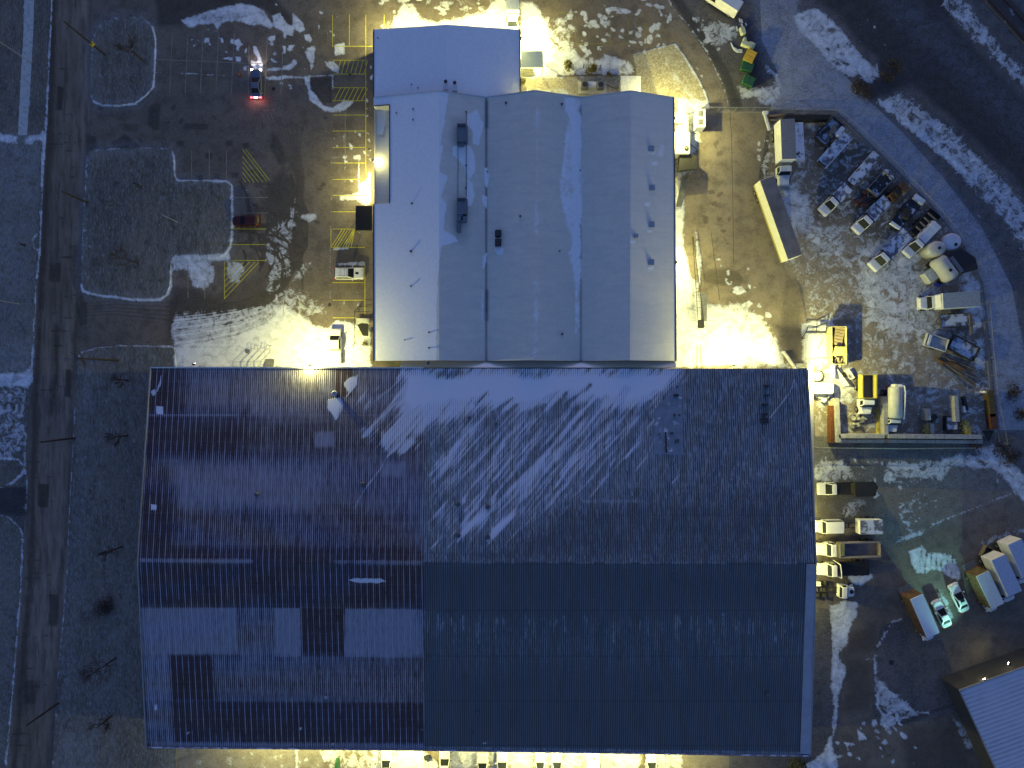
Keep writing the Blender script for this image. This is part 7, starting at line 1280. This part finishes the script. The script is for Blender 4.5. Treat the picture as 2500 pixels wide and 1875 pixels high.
# ---------------------------------------------------------------- south-east corner
m_bluew = M('dusk_blue_white_roof', (0.52, 0.55, 0.66), .6, var=.05); m_brside = M('mottled_brown_side', (0.16, 0.12, 0.05), .8, var=.4, scale=2.5); m_brside2 = M('dark_brown_side', (0.09, 0.05, 0.035), .8, var=.35, scale=2.5)  # bluish white holds the tint of unlit dusk in its colour
stepvan(2258, 1504, (.40, .915), 'step van with a plain white roof tinted dusk blue, left of two white cars', 7.0, 2.35, 3.3, m_bluew, m_brside2, rear=True); stepvan(2417, 1440, (.43, .90), 'step van with a white roof tinted by green lamplight and mottled brown side', 6.0, 2.35, 3.3, M('greenlit_white_roof', (0.60, 0.62, 0.56), .6, var=.06, scale=2), m_brside, rear=True)  # second roof's colour carries the green lamp's light
sedan(2303, 1500, (-.42, -.91), 'white pickup like car between the step van and the sedan', m_white, 4.9, 1.8, 1.45, group='white cars in the south-east corner'); sedan(2345, 1461, (-.42, -.91), 'white sedan with a dark sunroof in the greenish light', m_white, 5.1, 1.85, 1.45, group='white cars in the south-east corner', sunroof=True)
truck(2462, 1418, (.42, .91), 'big white box truck right of the green lit step van', 8.6, 2.5, 1.0, .9, 2.4, 1.5, 'box', 3.6, gap=.1, name='box_truck', cat='box truck', hv=3.4, load=M('blue_truck_roof', (0.36, 0.42, 0.55), .7), group='box trucks')
truck(2500, 1376, (.42, .91), 'white box truck cut off by the right picture edge', 8.0, 2.5, 1.0, .9, 2.4, 1.5, 'box', 3.6, gap=.1, name='box_truck', cat='box truck', hv=3.4, load=M('blue_truck_roof', (0.36, 0.42, 0.55), .7), group='box trucks')
for k, (x, y, lb) in enumerate(((2415, 1352, 'left open crate behind the big box trucks'), (2470, 1338, 'right open crate behind the big box trucks'))):
    t = thing('open_crate', lb, 'crate', W(x, y), 1.1, 'open crates'); mb = MB(); [mb.box((s * .9, 0, .4), (.12, 3.0, .8)) for s in (-1, 1)]; [mb.box((0, s * 1.5, .4), (1.9, .12, .8)) for s in (-1, 0, 1)]; mb.build('frame', m_wood, t)
# ---------------------------------------------------------------- row along the south wall
U = (0, -1); G = 'cars along the south wall'
sedan(942, 1872, U, 'white sedan alone at the left end of the south row', m_white, 5.0, 1.9, 1.5, group=G); pickup(1085, 1876, U, 'narrow white pickup with a boxed bed in the south row', m_white, 5.4, 1.85, 1.9, bed='cap', group=G); sedan(1178, 1878, U, 'white car standing in blue shade, south row', m_whites, 4.9, 1.9, 1.45, group=G)
sedan(1226, 1877, U, 'white van with a bluish roof beside the shaded car', m_bluew, 5.0, 1.95, 1.85, kind='suv', group=G); sedan(1319, 1876, U, 'left of the twin white cars in the south row', m_white, 4.9, 1.85, 1.5, group=G); sedan(1360, 1876, U, 'right of the twin white cars in the south row', m_white, 4.9, 1.9, 1.5, group=G)
t = place('white_van', 'tall blue white van roof at the south wall', 'van', 1450, 1882, 2.6, U); mb = MB(); mb.loft([ring(rrect(-2.9, 2.9, 1.0, .2), .3), ring(rrect(-2.9, 2.9, 1.02, .2), 2.3), ring(rrect(-2.8, 2.75, .9, .2), 2.6)]); mb.build('body', m_bluew, t); mb = MB(); mb.box((2.0, 0, 2.64), (.25, .3, .06)); mb.build('roof_vent', m_frame, t); wheels(t, (-1.9, 1.9), .85, .36)
sedan(1592, 1877, U, 'white car at the right end of the south row', m_white, 5.0, 1.9, 1.5, group=G)
t = thing('wheelbarrow', 'small dark cart tipped against the south wall', 'cart', W(1043, 1850)); mb = MB(); mb.box((0, .3, .5), (.9, .7, .35), rz=.3); mb.build('tray', m_frame, t); mb = MB(); mb.cyl((-.05, -.3, .2), (.05, -.3, .2), .2, 12); mb.build('wheel', m_tyre, t); mb = MB(); [mb.tube([(s * .3, .2, .5), (s * .35, -1.0, .7)], .03, 6) for s in (-1, 1)]; mb.build('handle', m_frame, t)
t = thing('salt_bin', 'dark pyramid shaped bin near the south wall', 'bin', W(824, 1858)); mb = MB(); mb.loft([ring([(-.5, -1.0), (.5, -1.0), (.35, .6), (-.2, .6)], 0), ring([(-.3, -.8), (.4, -.8), (.3, .4), (-.1, .4)], 1.0)]); mb.build('bin', m_green, t)
# ---------------------------------------------------------------- fences
m_fence = M('galvanised', (0.28, 0.29, 0.30), .5, .5)
def fence(pts, h, label, step=2.8, name='chain_link_fence', mat=m_fence):
    P = [W(*p) for p in pts]; o = P[0]; t = thing(name, label, 'fence', o, 0, 'chain link fences'); rail = MB(); mesh = MB(); k = 0
    for a, b in zip(P[:-1], P[1:]):
        n = max(1, int((b - a).length / step))
        for i in range(n + (1 if b is P[-1] else 0)): q = a.lerp(b, i / n) - o; m = MB(); m.cyl((q.x, q.y, 0), (q.x, q.y, h + .05), .045, 6); m.build('post', mat, t)
        a2, b2 = a - o, b - o
        for z in (.12, h): rail.cyl((a2.x, a2.y, z), (b2.x, b2.y, z), .035, 6)
        L2 = (b - a).length; m2 = int(L2 / .28)
        for i in range(m2):
            q0 = a2.lerp(b2, i / m2); q1 = a2.lerp(b2, min(1, (i + 1.6) / m2)); mesh.cyl((q0.x, q0.y, .12), (q1.x, q1.y, h), .008, 3); mesh.cyl((q1.x, q1.y, .12), (q0.x, q0.y, h), .008, 3)
    rail.build('rail', mat, t); mesh.build('wire_mesh', mat, t); return t
fence([(1708, 274), (1790, 275), (1876, 275)], 2.2, 'chain link fence across the north entrance of the service yard'); fence([(1884, 274), (2040, 280), (2134, 366), (2272, 508), (2350, 605), (2394, 690)], 2.0, 'chain link fence round the north-east of the storage yard'); fence([(2394, 700), (2404, 830), (2416, 960), (2440, 1082)], 2.0, 'chain link fence along the east side of the storage yard')
fence([(1990, 1092), (2200, 1094), (2430, 1092)], 1.4, 'low fence behind the concrete bays')
fence([(2450, 740), (2440, 690)], 1.0, 'short fence stub on the dirt track') if False else None
